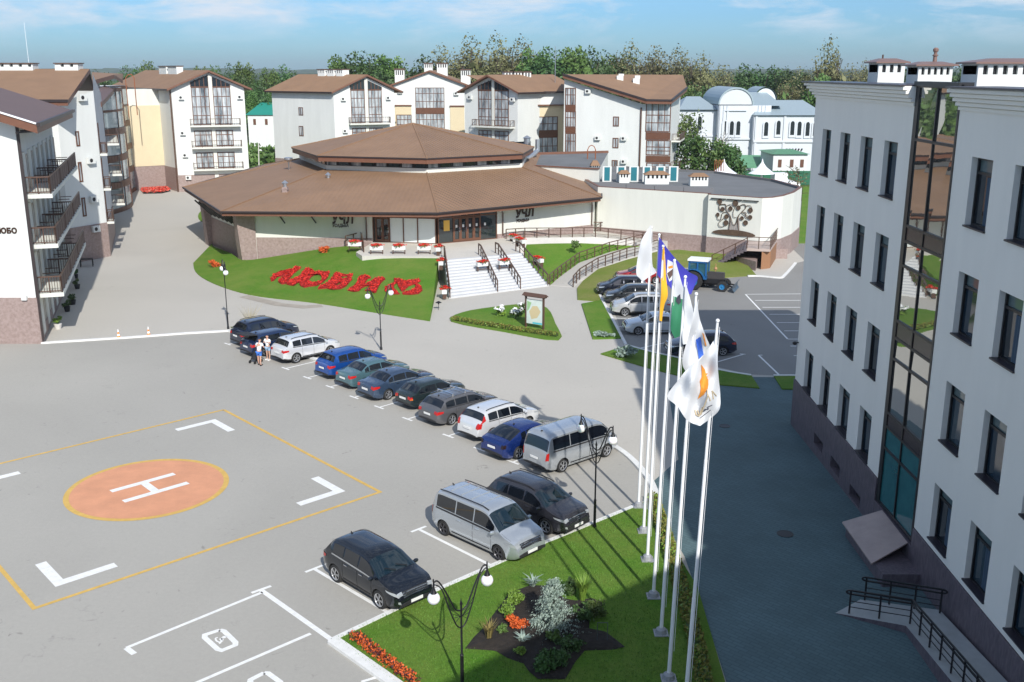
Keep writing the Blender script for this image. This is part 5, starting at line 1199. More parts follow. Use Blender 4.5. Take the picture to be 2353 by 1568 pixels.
for z in (0.3, 3.45, 6.9, 10.35):
    for k in range(7):
        s = 1.3+k*3.2
        mb = MB(); FF.box(mb, s, s+1.15, z+.05, z+2.75, .0, .12); part(mb, 'pilaster', M_CREAM, nb)
        if k < 7: glazing(FF, nb, s+1.3, s+2.9, z+.1, z+2.5, 2, (), fw=.1, glass=mat('cream_curtain', (.46, .44, .38), .5, col2=(.60, .58, .52), vs=2), frame=mat('taupe_frame', (.30, .26, .22), .5))
FN = Face((-80, 69), (1, 0)); s, z = onface(FN, 0, 536)
text('ЛЮБО', FN, s-.42, z, .50, .04, M_LET, nb, bold=.02, sx=1.0); mb = MB(); s, z = onface(FN, 58, 689); FN.box(mb, s-.15, s+.2, z, z+.3, .02, .25); part(mb, 'wall_lamp', M_WWALL, nb)
# second block: gable turned to the street
m2 = empty('hotel_block', (-43, 100, 0), 0, 'second left hotel block with a long brown roof and small windows in its corner wall', 'building')
B0 = Vector((-43.6, 99.8)); B1 = Vector((-41.5, 103.9)); B2 = Vector((-46.5, 118.5)); 
mb = MB(); zw = 15.4
mb.add([(-85, 99.0, 0), (*B0, 0), (*B0, zw), (-85, 99.0, zw)], [(0, 1, 2, 3)]); mb.add([(*B0, 0), (*B1, 0), (*B1, 16.6), (*B0, zw)], [(0, 1, 2, 3)]); mb.add([(*B1, 0), (*B2, 0), (*B2, 16), (-44.2, 111, 18.2), (*B1, 16.6)], [(0, 1, 2, 3, 4)])
part(mb, 'wall', M_WWALL, m2)
e0 = at(155, 232, 97.5); e1 = at(206, 158.5, 110); e2 = at(216, 200, 121); 
L_ = Vector((-45, 0, 0)); mb = MB()
for a, b in ((e0, e1), (e1, e2)):
    q = [a, b, b+L_, a+L_]; q2 = [p-Vector((0, 0, .45)) for p in q]; mb.add([*q, *q2], [(0, 1, 2, 3)], 0); mb.add([*q, *q2], [(0, 4, 5, 1), (1, 5, 6, 2), (2, 6, 7, 3), (3, 7, 4, 0), (7, 6, 5, 4)], 1)
r_2 = part(mb, 'roof', [M_ROOF, M_FASC], m2); mb = MB(); mb.bar(e0, e0+L_, .12); part(mb, 'gutter', M_GUT, r_2)
F2 = Face(B0, B1-B0); L2_ = (B1-B0).length
mb = MB(); F2.box(mb, 0, L2_, -.1, 3.5, 0, .08); plinthseg(mb, Vector((-60, 99.5)), B0, -.1, -.1, 3.5, 3.5); plinthseg(mb, B1, B2, -.1, -.1, 3.3, 3.3); part(mb, 'plinth', M_GRAN, m2)
for x0, x1, y0, y1 in ((172, 181, 302, 336), (178, 188, 373, 418), (186, 196, 455, 497), (193, 205, 533, 573)):
    win(F2, m2, x0, x1+3, y0, y1, 1, (), fw=.12)
for x, y in ((186, 232), (206, 376), (212, 465), (217, 533)): s, z = onface(F2, x, y); acunit(F2, min(s, L2_-.3), z, m2)
F3 = Face(B1, B2-B1); L3_ = (B2-B1).length
for z in (0.4, 3.9, 7.3, 10.8): glazing(F3, m2, .8, 2.0, z, z+2.6, 2, (.6,), fw=.12, glass=M_DGLASS)
for z in (3.5, 6.9, 10.4): balcony(F3, .4, 2.4, z, .7, m2, solid=M_SCR)
for k in (0, 1):
    xa, xb = ((-56.5, -49.7), (-47.4, -45.0))[k]
    mb = MB(); mb.box(xa, xb, 109.3, 110.7, 18, 18.9); mb.box(xa-.1, xb+.1, 109.2, 110.8, 19.2, 19.3, 1)
    for j in range(int((xb-xa)/.95)+1): mb.box(xa+j*.95, min(xb, xa+.6+j*.95), 109.35, 110.65, 18.9, 19.2)
    part(mb, 'chimney', [M_WWALL, M_BROWN], m2)
p = at(62, 110, 150); mb = MB(); mb.bar((0, 0, 0), (0, 0, p.z+3.4), .05, 6, r2=.02); o = mb.build('antenna_mast', M_POLEW); o.location = (p.x, p.y, 0); tag(o, 'thin pale antenna mast rising above the left roofs', 'mast')
# third block with balconies
m3 = empty('hotel_wing', (-46, 112, 0), 0, 'third left hotel wing with brown balconies and a small plum lean to roof', 'building')
C0 = Vector((-46.6, 118.5)); C1 = Vector((-53.2, 135.5)); F4 = Face(C0, C1-C0); L4 = (C1-C0).length
mb = MB(); mb.add([(*C0, 0), (*C1, 0), (*C1, 15), (*C0, 15)], [(0, 1, 2, 3)]); mb.add([(*C0, 0), (*C0, 15), (-60, 118.5, 15), (-60, 118.5, 0)], [(0, 1, 2, 3)]); part(mb, 'wall', M_CREAM, m3)
mb = MB(); q = [at(206, 218, 117), at(233, 236, 117), at(261, 206, 136), at(240, 196, 136)]; q2 = [p-Vector((0, 0, .5)) for p in q]
mb.add([*q, *q2], [(0, 1, 2, 3)], 0); mb.add([*q, *q2], [(0, 4, 5, 1), (1, 5, 6, 2), (2, 6, 7, 3), (3, 7, 4, 0), (7, 6, 5, 4)], 1); part(mb, 'roof', [M_ROOFD, M_FASC], m3)
for z in (3.5, 6.9, 10.4): balcony(F4, .5, L4-3, z, 1.5, m3, solid=M_SCR)
for z in (0.3, 3.6, 7.0, 10.5):
    for k in range(5): glazing(F4, m3, 1+k*3.0, 2.6+k*3.0, z+.1, z+2.5, 2, (), fw=.1, glass=M_DGLASS if k % 2 else M_GLASS)
# curved glazed corner
gc = empty('glazed_corner', (-57, 148, 0), 0, 'curved glass stair corner with brown bands between the left blocks', 'building')
cp = [Vector(p) for p in [(-53.2, 135.5), (-53.0, 140), (-54.0, 145), (-56.2, 149.5), (-58.5, 155), (-60.2, 164)]]; cp = [xy(p) for p in smoothpts([p for p in cp], 3)]
mb = MB()
for a, b in zip(cp[:-1], cp[1:]): mb.quad((*a, 0), (*b, 0), (*b, 16.2), (*a, 16.2))
part(mb, 'pane', mat('green_glass', (.10, .17, .18), .05, col2=(.4, .48, .5), vs=.5, spec=.9), gc)
mb = MB()
for z0, z1 in ((-.1, .6), (3.2, 4.1), (6.7, 7.6), (10.2, 11.1), (13.2, 13.5), (15.8, 16.3)):
    for a, b in zip(cp[:-1], cp[1:]): n = Vector(((b-a).y, -(b-a).x)).normalized()*.08; mb.quad((*(a+n), z0), (*(b+n), z0), (*(b+n), z1), (*(a+n), z1))
for p in cp[::3]: mb.box(p.x-.03, p.x+.09, p.y-.03, p.y+.03, 0, 16.2)
part(mb, 'mullion', M_WOODBR, gc)
mb = MB(); tp = [at(211, 186, 128), at(262, 172, 138), at(281, 184, 150), at(283, 170, 165), at(211, 166, 150)]; 
vs = [Vector(p) for p in tp]; mb.add([*vs, *[p-Vector((0, 0, .5)) for p in vs]], [(0, 1, 2, 3, 4)], 0); mb.add([*vs, *[p-Vector((0, 0, .5)) for p in vs]], [(i, i+5, (i+1) % 5+5, (i+1) % 5) for i in range(5)], 1); part(mb, 'roof', [M_ROOF, M_FASC], gc)
mb = MB(); sheet(mb, [*cp, Vector((-68, 164)), Vector((-68, 130))], 16.3); 
for p, q in ((Vector((-60, 121)), Vector((-53.4, 136))),): mb.quad((*p, 10), (*q, 10), (*q, 17.2), (*p, 17.2))
part(mb, 'wall', M_WWALL, gc)
mb = MB(); q = at(290, 200, 158); mb.tube([(q.x, q.y, 11.5), (q.x, q.y, 17.4), (q.x+.4, q.y, 17.9), (q.x+.9, q.y, 18.0), (q.x+1.3, q.y, 17.5), (q.x+1.3, q.y, 12)], .07, 5); part(mb, 'ladder', mat('rust_ladder', (.3, .1, .04), .6), gc)
# small green roofed house
def house(name, px0, px1, yb, yt, yr, Y, lab, roofc):
    x0, x1 = dx(px0, Y), dx(px1, Y); zt = CAMH-(yt-163)/2421*Y; zr = CAMH-(yr-163)/2421*Y
    e = empty(name, (x0, Y, 0), 0, lab, 'house'); w = x1-x0; zb = 0
    mb = MB(); mb.box(0, w, 0, 9, zb, zt); mb.build('wall', M_WWALL, e)
    mb = MB(); k = w*.3; mb.add([(-.4, -.4, zt), (w+.4, -.4, zt), (w+.4, 9.4, zt), (-.4, 9.4, zt), (k, 4, zr), (w-k, 4, zr)], [(0, 1, 5, 4), (1, 2, 5), (2, 3, 4, 5), (3, 0, 4), (3, 2, 1, 0)]); mb.build('roof', roofc, e)
    for s in (.2, .55, .85):
        mb = MB(); mb.box(w*s-.3, w*s+.3, -.06, -.001, zt-2.2, zt-.9); mb.build('window', M_WOODBR, e)
    return e
M_GRN = mat('green_roof', (.02, .22, .17), .4)
house('house', 562, 640, 330, 262, 235, 235, 'small white house with a green roof seen between two hotel blocks', M_GRN)
house('house', 1790, 1870, 420, 352, 344, 175, 'green roofed shed in front of the ornate hall', mat('green_shed_roof', (.10, .26, .14), .5))
e = empty('fence', (dx(1700, 170), 172, 0), 0, 'long green sheet fence in front of the ornate white hall', 'fence'); w = dx(1870, 172)-dx(1560, 172); mb = MB(); mb.box(-10, w-5, 0, .1, 0, 2.3)
for k in range(14): mb.box(-10+k*2.2, -9.9+k*2.2, -.08, 0, 0, 2.4)
mb.build('panel', mat('green_sheet', (.02, .13, .07), .5), e)
mb = MB(); mb.box(0, 9, 0, 6, 0, .4); o = mb.build('tarpaulin', mat('green_tarp', (.12, .30, .17), .6, var=.1, vs=1)); q = G(1735, 368, 3.2)
e = empty('canopy', q, 0, 'green sloping canopy behind the grey flat roof', 'canopy'); o.parent = e; o.name = 'roof'
o.data.clear_geometry(); vs = [(-4, -3, -1.0), (5, -3, -1.2), (5, 4, .5), (-4, 4, .6)]; o.data.from_pydata(vs+[(a, b, c-.1) for a, b, c in vs], [], [(0, 1, 2, 3), (7, 6, 5, 4), (0, 4, 5, 1), (1, 5, 6, 2), (2, 6, 7, 3), (3, 7, 4, 0)]); o.data.update()
for x, y in ((-3.9, -2.9), (4.9, -2.9)): mb = MB(); mb.box(x-.08, x+.08, y-.08, y+.08, -3.2, -1.1); mb.build('post', M_BROWN, e)
for x, lb in ((1664, 'white pointed tent top behind the grey flat roof, nearer the ladder'), (1752, 'white pointed tent top at the right end of the grey flat roof')):
    q = at(x, 372, 142); mb = MB(); n = 8; c = (0, 0, 0)
    mb.lathe([(1.9, -1.6), (1.3, -1.25), (.6, -.7), (.15, -.1), (.03, .4)], (0, 0, 0), 8); o = mb.build('tent', M_POLEW, smooth=True); o.location = q; tag(o, lb, 'tent', 'tent tops behind the annex')
    mb = MB(); mb.bar((0, 0, -1.6), (0, 0, -q.z), .1); mb.build('pole', M_POLEW, o)
# ------------------------------------------------------------------ trees
def tree_proto(name, h, r, n, size, leafm, seed, clumps=12, cz=.62, sq=1.0, sparse=False):
    rr = random.Random(seed); e = empty(name)
    mb = MB(); mb.bar((0, 0, 0), (0, 0, h*.35), h*.022, 7, r2=h*.017)
    for k in range(7 if not sparse else 16):
        t = rr.uniform(0, 2*PI); a = Vector((0, 0, h*rr.uniform(.25, .5))); b = Vector((math.cos(t)*r*rr.uniform(.4, .85), math.sin(t)*r*rr.uniform(.4, .85), h*rr.uniform(.6, .95)))
        m_ = a.lerp(b, .5)+Vector((0, 0, -h*.03)); mb.bar(a, m_, h*.009, 5, r2=h*.006); mb.bar(m_, b, h*.006, 4, r2=h*.002)
    mb.build('trunk', M_BARK, e)
    mb = MB(); leaves(mb, (0, 0, h*cz), (r, h*(1-cz)*sq), n, size, 0, clumps, 1.0, .35, rr)
    leaves(mb, (0, 0, h*cz*.96), (r*.72, h*(1-cz)*sq*.74), 260 if sparse else 650, .9, 0, 14, 1.0, .2, rr); leaves(mb, (0, 0, h*.42), (r*.8, h*.2), 350, .8, 0, 8, 1.0, .2, rr)
    mb.build('crown', leafm, e); return e
protos = [tree_proto('tree', 22, 7.0, 5200, .40, M_LEAFD, 1, 16, .6, 1.05), tree_proto('tree', 22, 6.4, 4600, .40, M_LEAFM, 2, 14, .6, 1.05), tree_proto('tree', 23, 7.4, 3600, .32, M_LEAFO, 3, 26, .58, 1.05, True),
          tree_proto('tree', 21, 7.8, 5200, .40, M_LEAFD, 4, 20, .58, 1.1), tree_proto('tree', 22, 6.6, 3200, .32, M_LEAFO, 5, 22, .55, 1.05, True), tree_proto('tree', 20, 5.0, 3200, .36, M_LEAFM, 6, 12, .55, 1.1)]
used = set(); ptop = [22*1.03, 22*1.03, 23*1.0, 21*1.03, 22*1.0, 20*1.03]
kinds = ['dark green', 'mid green', 'olive sparse', 'dark spreading', 'brownish thin', 'narrow green']
# (column, crown-top row, distance, kind, where)
TL = [(222, 158, 330, 3, 'just right of the far left roof ridge'), (286, 152, 330, 0, 'left of the chimneys of the left gabled block'), (312, 148, 340, 3, 'touching the chimneys of the left gabled block'), (336, 140, 330, 5, 'highest crown left of the first rooftop chimneys'),
      (458, 150, 330, 1, 'just right of the first rooftop chimneys'), (489, 150, 320, 5, 'slim crown over the first gable'), (528, 148, 300, 0, 'behind the right slope of the first gable'), (556, 141, 300, 1, 'tallest right of the first gable'), (578, 160, 280, 3, 'between the first two hotel blocks, upper'), (590, 186, 255, 0, 'between the first two hotel blocks, middle'), (612, 198, 240, 3, 'between the first two hotel blocks, low and near'), (572, 206, 240, 1, 'low beside the first block wall'),
      (620, 154, 320, 1, 'left of the second block roof'), (645, 150, 330, 0, 'over the left end of the second block roof'), (668, 156, 340, 3, 'small crown over the second block roof'),
      (788, 126, 290, 1, 'left of the big dark cluster above the second gable'), (815, 122, 280, 0, 'in the big dark cluster, left half'), (843, 116, 285, 3, 'highest of the big dark cluster above the second gable'), (862, 128, 280, 0, 'right side of the big dark cluster'), (889, 126, 280, 1, 'slender one right of the dark cluster'), (770, 158, 300, 5, 'tiny tip beside the chimneys'), (872, 150, 270, 0, 'low, filling behind the second gable'),
      (985, 123, 300, 0, 'dark one left of the long belt'), (1015, 118, 300, 4, 'first thin crown of the long belt'), (1045, 108, 300, 2, 'second crown of the long belt'), (1078, 98, 300, 4, 'high thin crown at the left of the belt'), (1110, 104, 295, 2, 'left third of the belt, beside the thin one'), (1142, 94, 300, 4, 'highest thin crown of the belt'), (1172, 98, 295, 2, 'thin crown above the third gable'), (1200, 101, 300, 4, 'last thin crown before the green ones'),
      (1232, 104, 285, 1, 'left of the two bright green crowns'), (1262, 106, 280, 0, 'between the bright green crowns'), (1300, 108, 285, 0, 'behind the roof antenna'), (1328, 100, 280, 1, 'right and higher of the bright green crowns'), (1360, 104, 285, 0, 'green crown right of the antenna'), (1392, 108, 300, 3, 'middle of the belt, past the green crowns'),
      (1420, 112, 300, 2, 'over the sloping roof, left'), (1448, 110, 300, 4, 'over the sloping roof, centre left'), (1478, 114, 300, 2, 'over the sloping roof, centre'), (1505, 118, 300, 4, 'over the sloping roof, centre right'), (1532, 114, 295, 2, 'over the sloping roof chimneys'), (1560, 120, 295, 4, 'above the right end of the sloping roof'), (1588, 128, 290, 2, 'right of the sloping roof'), (1612, 135, 285, 4, 'left above the ornate hall'), (1640, 144, 280, 2, 'above the ornate hall vault'), (1662, 158, 285, 4, 'low over the ornate hall vault'),
      (1595, 180, 240, 3, 'green mound left of the ornate hall'), (1570, 186, 235, 1, 'green mound against the sloping roofed block'), (1690, 158, 330, 2, 'pale one behind the vault'), (1716, 148, 320, 0, 'left of the right hand group'), (1745, 147, 320, 3, 'middle of the right hand group'), (1775, 152, 320, 0, 'right hand group, third'), (1808, 150, 310, 3, 'right hand group, fourth'), (1835, 162, 300, 0, 'right hand group, low'), (1822, 178, 270, 2, 'bare looking one in front of the right hand group'),
      (1862, 148, 300, 2, 'left of the tall airy tree'), (1905, 108, 290, 4, 'the tall airy one standing out against the sky at right'), (1935, 144, 295, 2, 'right of the tall airy tree'), (1968, 152, 300, 2, 'beside the first office chimney'), (1990, 154, 300, 4, 'behind the first office chimney'), (2098, 152, 300, 0, 'between the office chimneys'), (2215, 144, 310, 3, 'left of the last office chimney'), (2235, 146, 315, 0, 'behind the last office chimney'), (1880, 168, 260, 1, 'low against the office cornice')]
rt = random.Random(21)
for i, (px, py, Y, k, wh) in enumerate(TL):
    o = protos[k] if k not in used else copy_tree(protos[k]); used.add(k)
    py = py+(6 if 980 < px < 1680 else 0); Hh = CAMH+(163-py)/2421*Y; s = Hh/ptop[k]; wd = s*rt.uniform(.92, 1.15)
    if px == 1905: wd *= .8
    if px < 700: wd *= .7
    o.location = (dx(px, Y), Y, 0); o.scale = (wd, wd, s); o.rotation_euler = (0, 0, rt.uniform(0, 6.28)); tag(o, '%s tree, %s' % (kinds[k], wh), 'tree', 'trees beyond the buildings')
# understorey filling under the belt
mb = MB(); rr = random.Random(31)
for k in range(150):
    x = rr.uniform(-120, 135); Y = rr.uniform(235, 330); leaves(mb, (x, Y, rr.uniform(3, 7)), (rr.uniform(4, 8), rr.uniform(4, 8)), 120, .9, 0, 4, r=rr)
for px, Y in ((575, 215), (590, 205), (605, 200), (620, 210), (566, 190), (610, 185)): 
    leaves(mb, (dx(px, Y), Y, 2.2), (5, 2.5), 380, .5, 0, 6, r=rr)
o = mb.build('undergrowth', M_LEAFM); tag(o, 'mass of dark undergrowth below the tree belt', 'undergrowth', kind='stuff')
# bushes by the hall
for i, (px, py0, py1, Y, r_, lb) in enumerate([(1583, 250, 350, 168, 3.4, 'tall bright bush against the right end wall of the sloping roofed block'), (1600, 300, 375, 160, 3.6, 'broad dark bush behind the grey roof edge, left'), (1640, 318, 375, 158, 3.6, 'broad dark bush behind the grey roof ladder'), (1675, 318, 372, 158, 3.2, 'broad dark bush under the slender bare tree'), (1692, 325, 370, 160, 2.6, 'rightmost dark bush behind the grey roof')]):
    zt = CAMH-(py0-163)/2421*Y; e = empty('bush', (dx(px, Y), Y, 0), 0, lb, 'bush', 'bushes behind the flat roofed annex'); rr = random.Random(i+50)
    mb = MB(); mb.bar((0, 0, 0), (0, 0, zt*.6), .12, 5); mb.build('stem', M_BARK, e); mb = MB(); leaves(mb, (0, 0, zt*.55), (r_, zt*.47), 1500, .26, 0, 14, 1, r=rr); mb.build('crown', M_LEAFM if i in (0, 2) else M_LEAFD, e)
for px, top_, lb in ((1668, 300, 'slender half bare young tree in front of the ornate hall'), (1852, 372, 'bare young tree by the right end of the annex')):
    Y = 165 if px < 1700 else 130; zt = CAMH-(top_-163)/2421*Y; e = empty('young_tree', (dx(px, Y), Y, 0), 0, lb, 'tree'); rr = random.Random(px); mb = MB(); mb.bar((0, 0, 0), (0, 0, zt*.8), .12, 5, r2=.05)
    for k in range(18): t = rr.uniform(0, 6.28); z = zt*rr.uniform(.4, .85); L = rr.uniform(1.0, 2.4); mb.bar((0, 0, z), (math.cos(t)*L, math.sin(t)*L, z+rr.uniform(.2, 1.4)), .04, 4, r2=.015)
    mb.build('trunk', M_BARK, e); mb = MB(); leaves(mb, (0, 0, zt*.75), (2.2, zt*.25), 160, .14, 0, 14, r=rr); mb.build('crown', M_LEAFO, e)
for px, py0, Y, lb in ((1656, 314, 160, 'white pole before the ornate hall, left of the pair'), (1671, 300, 162, 'white pole before the ornate hall, right of the pair'), (580, 328, 180, 'pale leaning post in the green gap between hotel blocks')):
    z = CAMH-(py0-163)/2421*Y; e = MB(); e.bar((0, 0, 0), (.25 if px == 580 else 0, 0, z), .09, 6); o = e.build('pole', M_LSTONE); o.location = (dx(px, Y), Y, 0); tag(o, lb, 'pole')
# ------------------------------------------------------------------ vehicles
def lerpl(P, x):
    if x <= P[0][0]: return P[0][1]
    for (a, u), (b, v) in zip(P[:-1], P[1:]):
        if x <= b: t = (x-a)/max(1e-9, b-a); return u+(v-u)*t
    return P[-1][1]
def smoothprof(P, n=5):
    "gentle rounding of a profile's corners"
    out = [P[0]]
    for i in range(1, len(P)-1):
        a, b, c = Vector(P[i-1]), Vector(P[i]), Vector(P[i+1]); d1 = min(.35*(b-a).length, .22); d2 = min(.35*(c-b).length, .22)
        p = b+(a-b).normalized()*d1; q = b+(c-b).normalized()*d2
        for k in range(n+1): t = k/n; v = (1-t)**2*p+2*t*(1-t)*b+t*t*q; out.append((v.x, v.y))
    out.append(P[-1]); return out
SPEC = {
 # L, W, wheelbase, rear axle, wheel radius, top profile, belt, glass stations: rear(x0,x1) wind(x0,x1), pillars, tumblehome
 'suv': dict(L=4.65, W=1.88, wb=2.70, ra=.95, wr=.36, top=[(0, .45), (.03, .78), (.10, 1.05), (.30, 1.17), (.62, 1.60), (1.0, 1.67), (2.4, 1.68), (2.85, 1.60), (3.65, 1.12), (4.35, .98), (4.55, .84), (4.63, .62), (4.65, .45)], belt=[(0, 1.05), (.4, 1.12), (3.6, 1.0), (4.65, .95)], rg=(.335, .585), wg=(2.88, 3.6), pil=[.75, 1.45, 2.35, 3.32], tum=.34, clad=True, low=.24),
 'sedan': dict(L=4.60, W=1.78, wb=2.68, ra=.98, wr=.32, top=[(0, .42), (.03, .75), (.10, .99), (.75, 1.06), (1.35, 1.40), (1.8, 1.45), (2.6, 1.44), (3.45, 1.0), (4.3, .84), (4.52, .70), (4.6, .45)], belt=[(0, .93), (.8, .97), (3.4, .90), (4.6, .8)], rg=(.80, 1.33), wg=(2.68, 3.4), pil=[1.05, 1.42, 2.3, 3.2], tum=.36, clad=False, low=.18),
 'coupe': dict(L=4.75, W=1.86, wb=2.8, ra=1.0, wr=.34, top=[(0, .45), (.04, .80), (.12, 1.02), (.35, 1.06), (1.35, 1.42), (1.9, 1.46), (2.6, 1.45), (3.5, 1.02), (4.4, .84), (4.66, .70), (4.75, .45)], belt=[(0, .95), (.8, .98), (3.5, .92), (4.75, .82)], rg=(.45, 1.3), wg=(2.7, 3.45), pil=[1.2, 1.6, 2.4, 3.25], tum=.36, clad=False, low=.17),
 'lift': dict(L=4.05, W=1.65, wb=2.46, ra=.76, wr=.29, top=[(0, .45), (.03, .84), (.10, .95), (.30, 1.0), (.75, 1.34), (1.1, 1.40), (2.3, 1.39), (2.95, .98), (3.85, .82), (4.0, .66), (4.05, .45)], belt=[(0, .88), (.5, .92), (2.9, .88), (4.05, .78)], rg=(.34, .72), wg=(2.36, 2.9), pil=[.55, .98, 1.8, 2.75], tum=.30, clad=False, low=.2, gx=True),
 'wagon': dict(L=4.65, W=1.84, wb=2.70, ra=.98, wr=.33, top=[(0, .42), (.03, .75), (.10, .98), (.25, 1.06), (.62, 1.44), (1.0, 1.50), (2.4, 1.50), (2.8, 1.44), (3.6, 1.0), (4.35, .84), (4.57, .70), (4.65, .45)], belt=[(0, .95), (.5, 1.0), (3.5, .92), (4.65, .82)], rg=(.29, .60), wg=(2.83, 3.52), pil=[.62, 1.3, 2.2, 3.28], tum=.34, clad=False, low=.18, gx=True),
 'van': dict(L=4.95, W=1.95, wb=3.0, ra=.98, wr=.35, top=[(0, .45), (.02, .85), (.06, 1.12), (.28, 1.84), (.5, 1.93), (3.3, 1.95), (3.75, 1.86), (4.45, 1.22), (4.8, .98), (4.92, .70), (4.95, .45)], belt=[(0, 1.12), (.3, 1.14), (4.3, 1.10), (4.95, .95)], rg=(.09, .25), wg=(3.80, 4.38), pil=[.38, 1.5, 2.75, 4.05], tum=.17, clad=False, low=.22, gx=True),
 'mpv': dict(L=5.0, W=1.92, wb=3.2, ra=.85, wr=.34, top=[(0, .45), (.02, .85), (.06, 1.12), (.28, 1.76), (.5, 1.86), (3.0, 1.87), (3.35, 1.80), (4.15, 1.18), (4.75, .98), (4.95, .72), (5.0, .45)], belt=[(0, 1.1), (.3, 1.12), (4.0, 1.06), (5.0, .9)], rg=(.09, .25), wg=(3.40, 4.08), pil=[.38, 1.55, 2.6, 3.8], tum=.20, clad=False, low=.2, gx=True),
}
M_SEAM = mat('door_gap', (.006, .006, .007), .8)
def car(kind, name, lab, cat, paint, loc, ang, rim=M_RIM, extra=(), sc_=(1, 1, 1), lights='s', group=None, metal=.45, rough=.24):
    S = SPEC[kind]; L, W, low = S['L'], S['W'], S['low']; top = smoothprof(S['top']); e = empty(name, loc, ang, lab, cat, group)
    ox = S['ra']+S['wb']/2           # origin at mid wheelbase
    pm = mat('paint_%03d_%03d_%03d_%d' % (*[int(c*999) for c in paint], int(metal*10)), paint, rough, metal=metal, coat=1.0)
    def plan(x): d = min(x, L-x); return 1-(.17 if d == x else .22)*(1-min(1, d/(.55 if d == x else .8)))**2.6
    def sec(x):
        zt = lerpl(top, x); zb = min(lerpl(S['belt'], x), zt-.03); w = W/2*plan(x); dz = min(x, L-x); zl = low+.16*(1-min(1, dz/.6))**2
        zl = min(zl, zt-.1); g = max(0, zt-zb-.03); wr = w*.955-S['tum']*g; k = min(1, g/.3)
        return [(w*.90, zl), (w*.97, zl+(zb-zl)*.14), (w*.992, zl+(zb-zl)*.42), (w, zl+(zb-zl)*.72), (w*.955, zb), (wr+.012, zt-.035-.05*k), (wr-.05-.04*k, zt-.012), (wr*.6, zt+.018), (0, zt+.03)]
    def S_(x, v, off=0.0):
        def pt(x, v):
            P = sec(x); f = v*8; i = min(7, int(f)); t = f-i; a, b = P[i], P[i+1]; return Vector((x-ox, a[0]+(b[0]-a[0])*t, a[1]+(b[1]-a[1])*t))
        p = pt(x, v)
        if off:
            h = .015; vx = pt(min(L, x+h), v)-pt(max(0, x-h), v); vv = pt(x, min(1, v+h))-pt(x, max(0, v-h))
            n = vx.cross(vv); 
            if n.length < 1e-7: n = Vector((0, 0, 1))
            n.normalize(); 
            c = Vector((L/2-ox, 0, .7))
            if n.dot(p-c) < 0: n = -n
            p = p+n*off
        return p
    xs = sorted({round(x, 4) for x in [L*i/56 for i in range(57)]+[x for x, _ in top]}); xs = [x for i, x in enumerate(xs) if i == 0 or x-xs[i-1] > .006]
    if xs[-1] < L: xs[-1] = L
    ring = []; vs = []; 
    for x in xs:
        r_ = [S_(x, v/8) for v in range(9)]; r_ = r_+[Vector((p.x, -p.y, p.z)) for p in reversed(r_[:-1])]; ring.append(len(vs)); vs += r_
    nr = 17; fs = []; ms = []
    for i in range(len(xs)-1):
        for j in range(nr):
            k = (j+1) % nr; fs.append((i*nr+j, i*nr+k, (i+1)*nr+k, (i+1)*nr+j)); ms.append(1 if (j == nr-1 or (S['clad'] and j in (0, nr-2))) else 0)
    fs.append(tuple(reversed(range(nr)))); ms.append(1); fs.append(tuple(range((len(xs)-1)*nr, len(xs)*nr))); ms.append(1)
    me = bpy.data.meshes.new('body'); me.from_pydata(vs, [], fs); me.materials.append(pm); me.materials.append(M_TRIM); me.polygons.foreach_set('material_index', ms); me.update()
    bm = bmesh.new(); bm.from_mesh(me); bmesh.ops.recalc_face_normals(bm, faces=bm.faces); bm.to_mesh(me); bm.free()
    tmp = bpy.data.objects.new('tmp', me); col.objects.link(tmp); cuts = []
    cm = MB()
    for ax in (S['ra'], S['ra']+S['wb']):
        cm.lathe([(S['wr']*1.13, -W), (S['wr']*1.13, W)], (0, 0, 0), 28, 0, T=lambda x, y, z, ax=ax: (ax-ox+x, z, S['wr']+y))
    cme = bpy.data.meshes.new('c'); cme.from_pydata(cm.v, [], cm.f); cme.materials.append(M_SEAM); cb = bmesh.new(); cb.from_mesh(cme); bmesh.ops.recalc_face_normals(cb, faces=cb.faces); cb.to_mesh(cme); cb.free()
    co = bpy.data.objects.new('cut', cme); col.objects.link(co)
    md = tmp.modifiers.new('b', 'BOOLEAN'); md.object = co; md.operation = 'DIFFERENCE'; md.solver = 'EXACT'
    try: md.material_mode = 'TRANSFER'
    except Exception: pass
    bpy.context.view_layer.update()
    bme = bpy.data.meshes.new_from_object(tmp.evaluated_get(bpy.context.evaluated_depsgraph_get())); bpy.data.objects.remove(tmp); bpy.data.objects.remove(co)
    bme.name = 'body'; body = bpy.data.objects.new('body', bme); col.objects.link(body); body.parent = e
    bme.polygons.foreach_set('use_smooth', [True]*len(bme.polygons))
    try: bme.set_sharp_from_angle(angle=R(42))
    except Exception: pass
    def patch(nm, x0, x1, v0, v1, m, nx=10, nv=3, off=.008, both=True, par=e, label=None, zpar=None):
        mb = MB()
        for sgn in ((1, -1) if both else (1,)):
            P = []
            for i in range(nx+1):
                for j in range(nv+1):
                    x = x0+(x1-x0)*i/nx; p = S_(x, v0+(v1-v0)*j/nv, off); P.append((p.x, sgn*p.y, p.z))
            f = [(i*(nv+1)+j, (i+1)*(nv+1)+j, (i+1)*(nv+1)+j+1, i*(nv+1)+j+1) for i in range(nx) for j in range(nv)]
            if sgn < 0: f = [tuple(reversed(q)) for q in f]
            mb.add(P, f)
        return mb.build(nm, m, par, smooth=True)
    # glass
    patch('windscreen', S['wg'][0], S['wg'][1], 5.15/8, 1, M_WSCR, 10, 6); patch('rear_window', S['rg'][0], S['rg'][1], 5.4/8, 1, M_CGLASS, 8, 6)
    pl = S['pil']
    for a, b in zip(pl[:-1], pl[1:]): 
        patch('side_window', a+.035, b-.03, 4.14/8, 4.9/8, M_CGLASS, 9, 3)
    mb = MB()
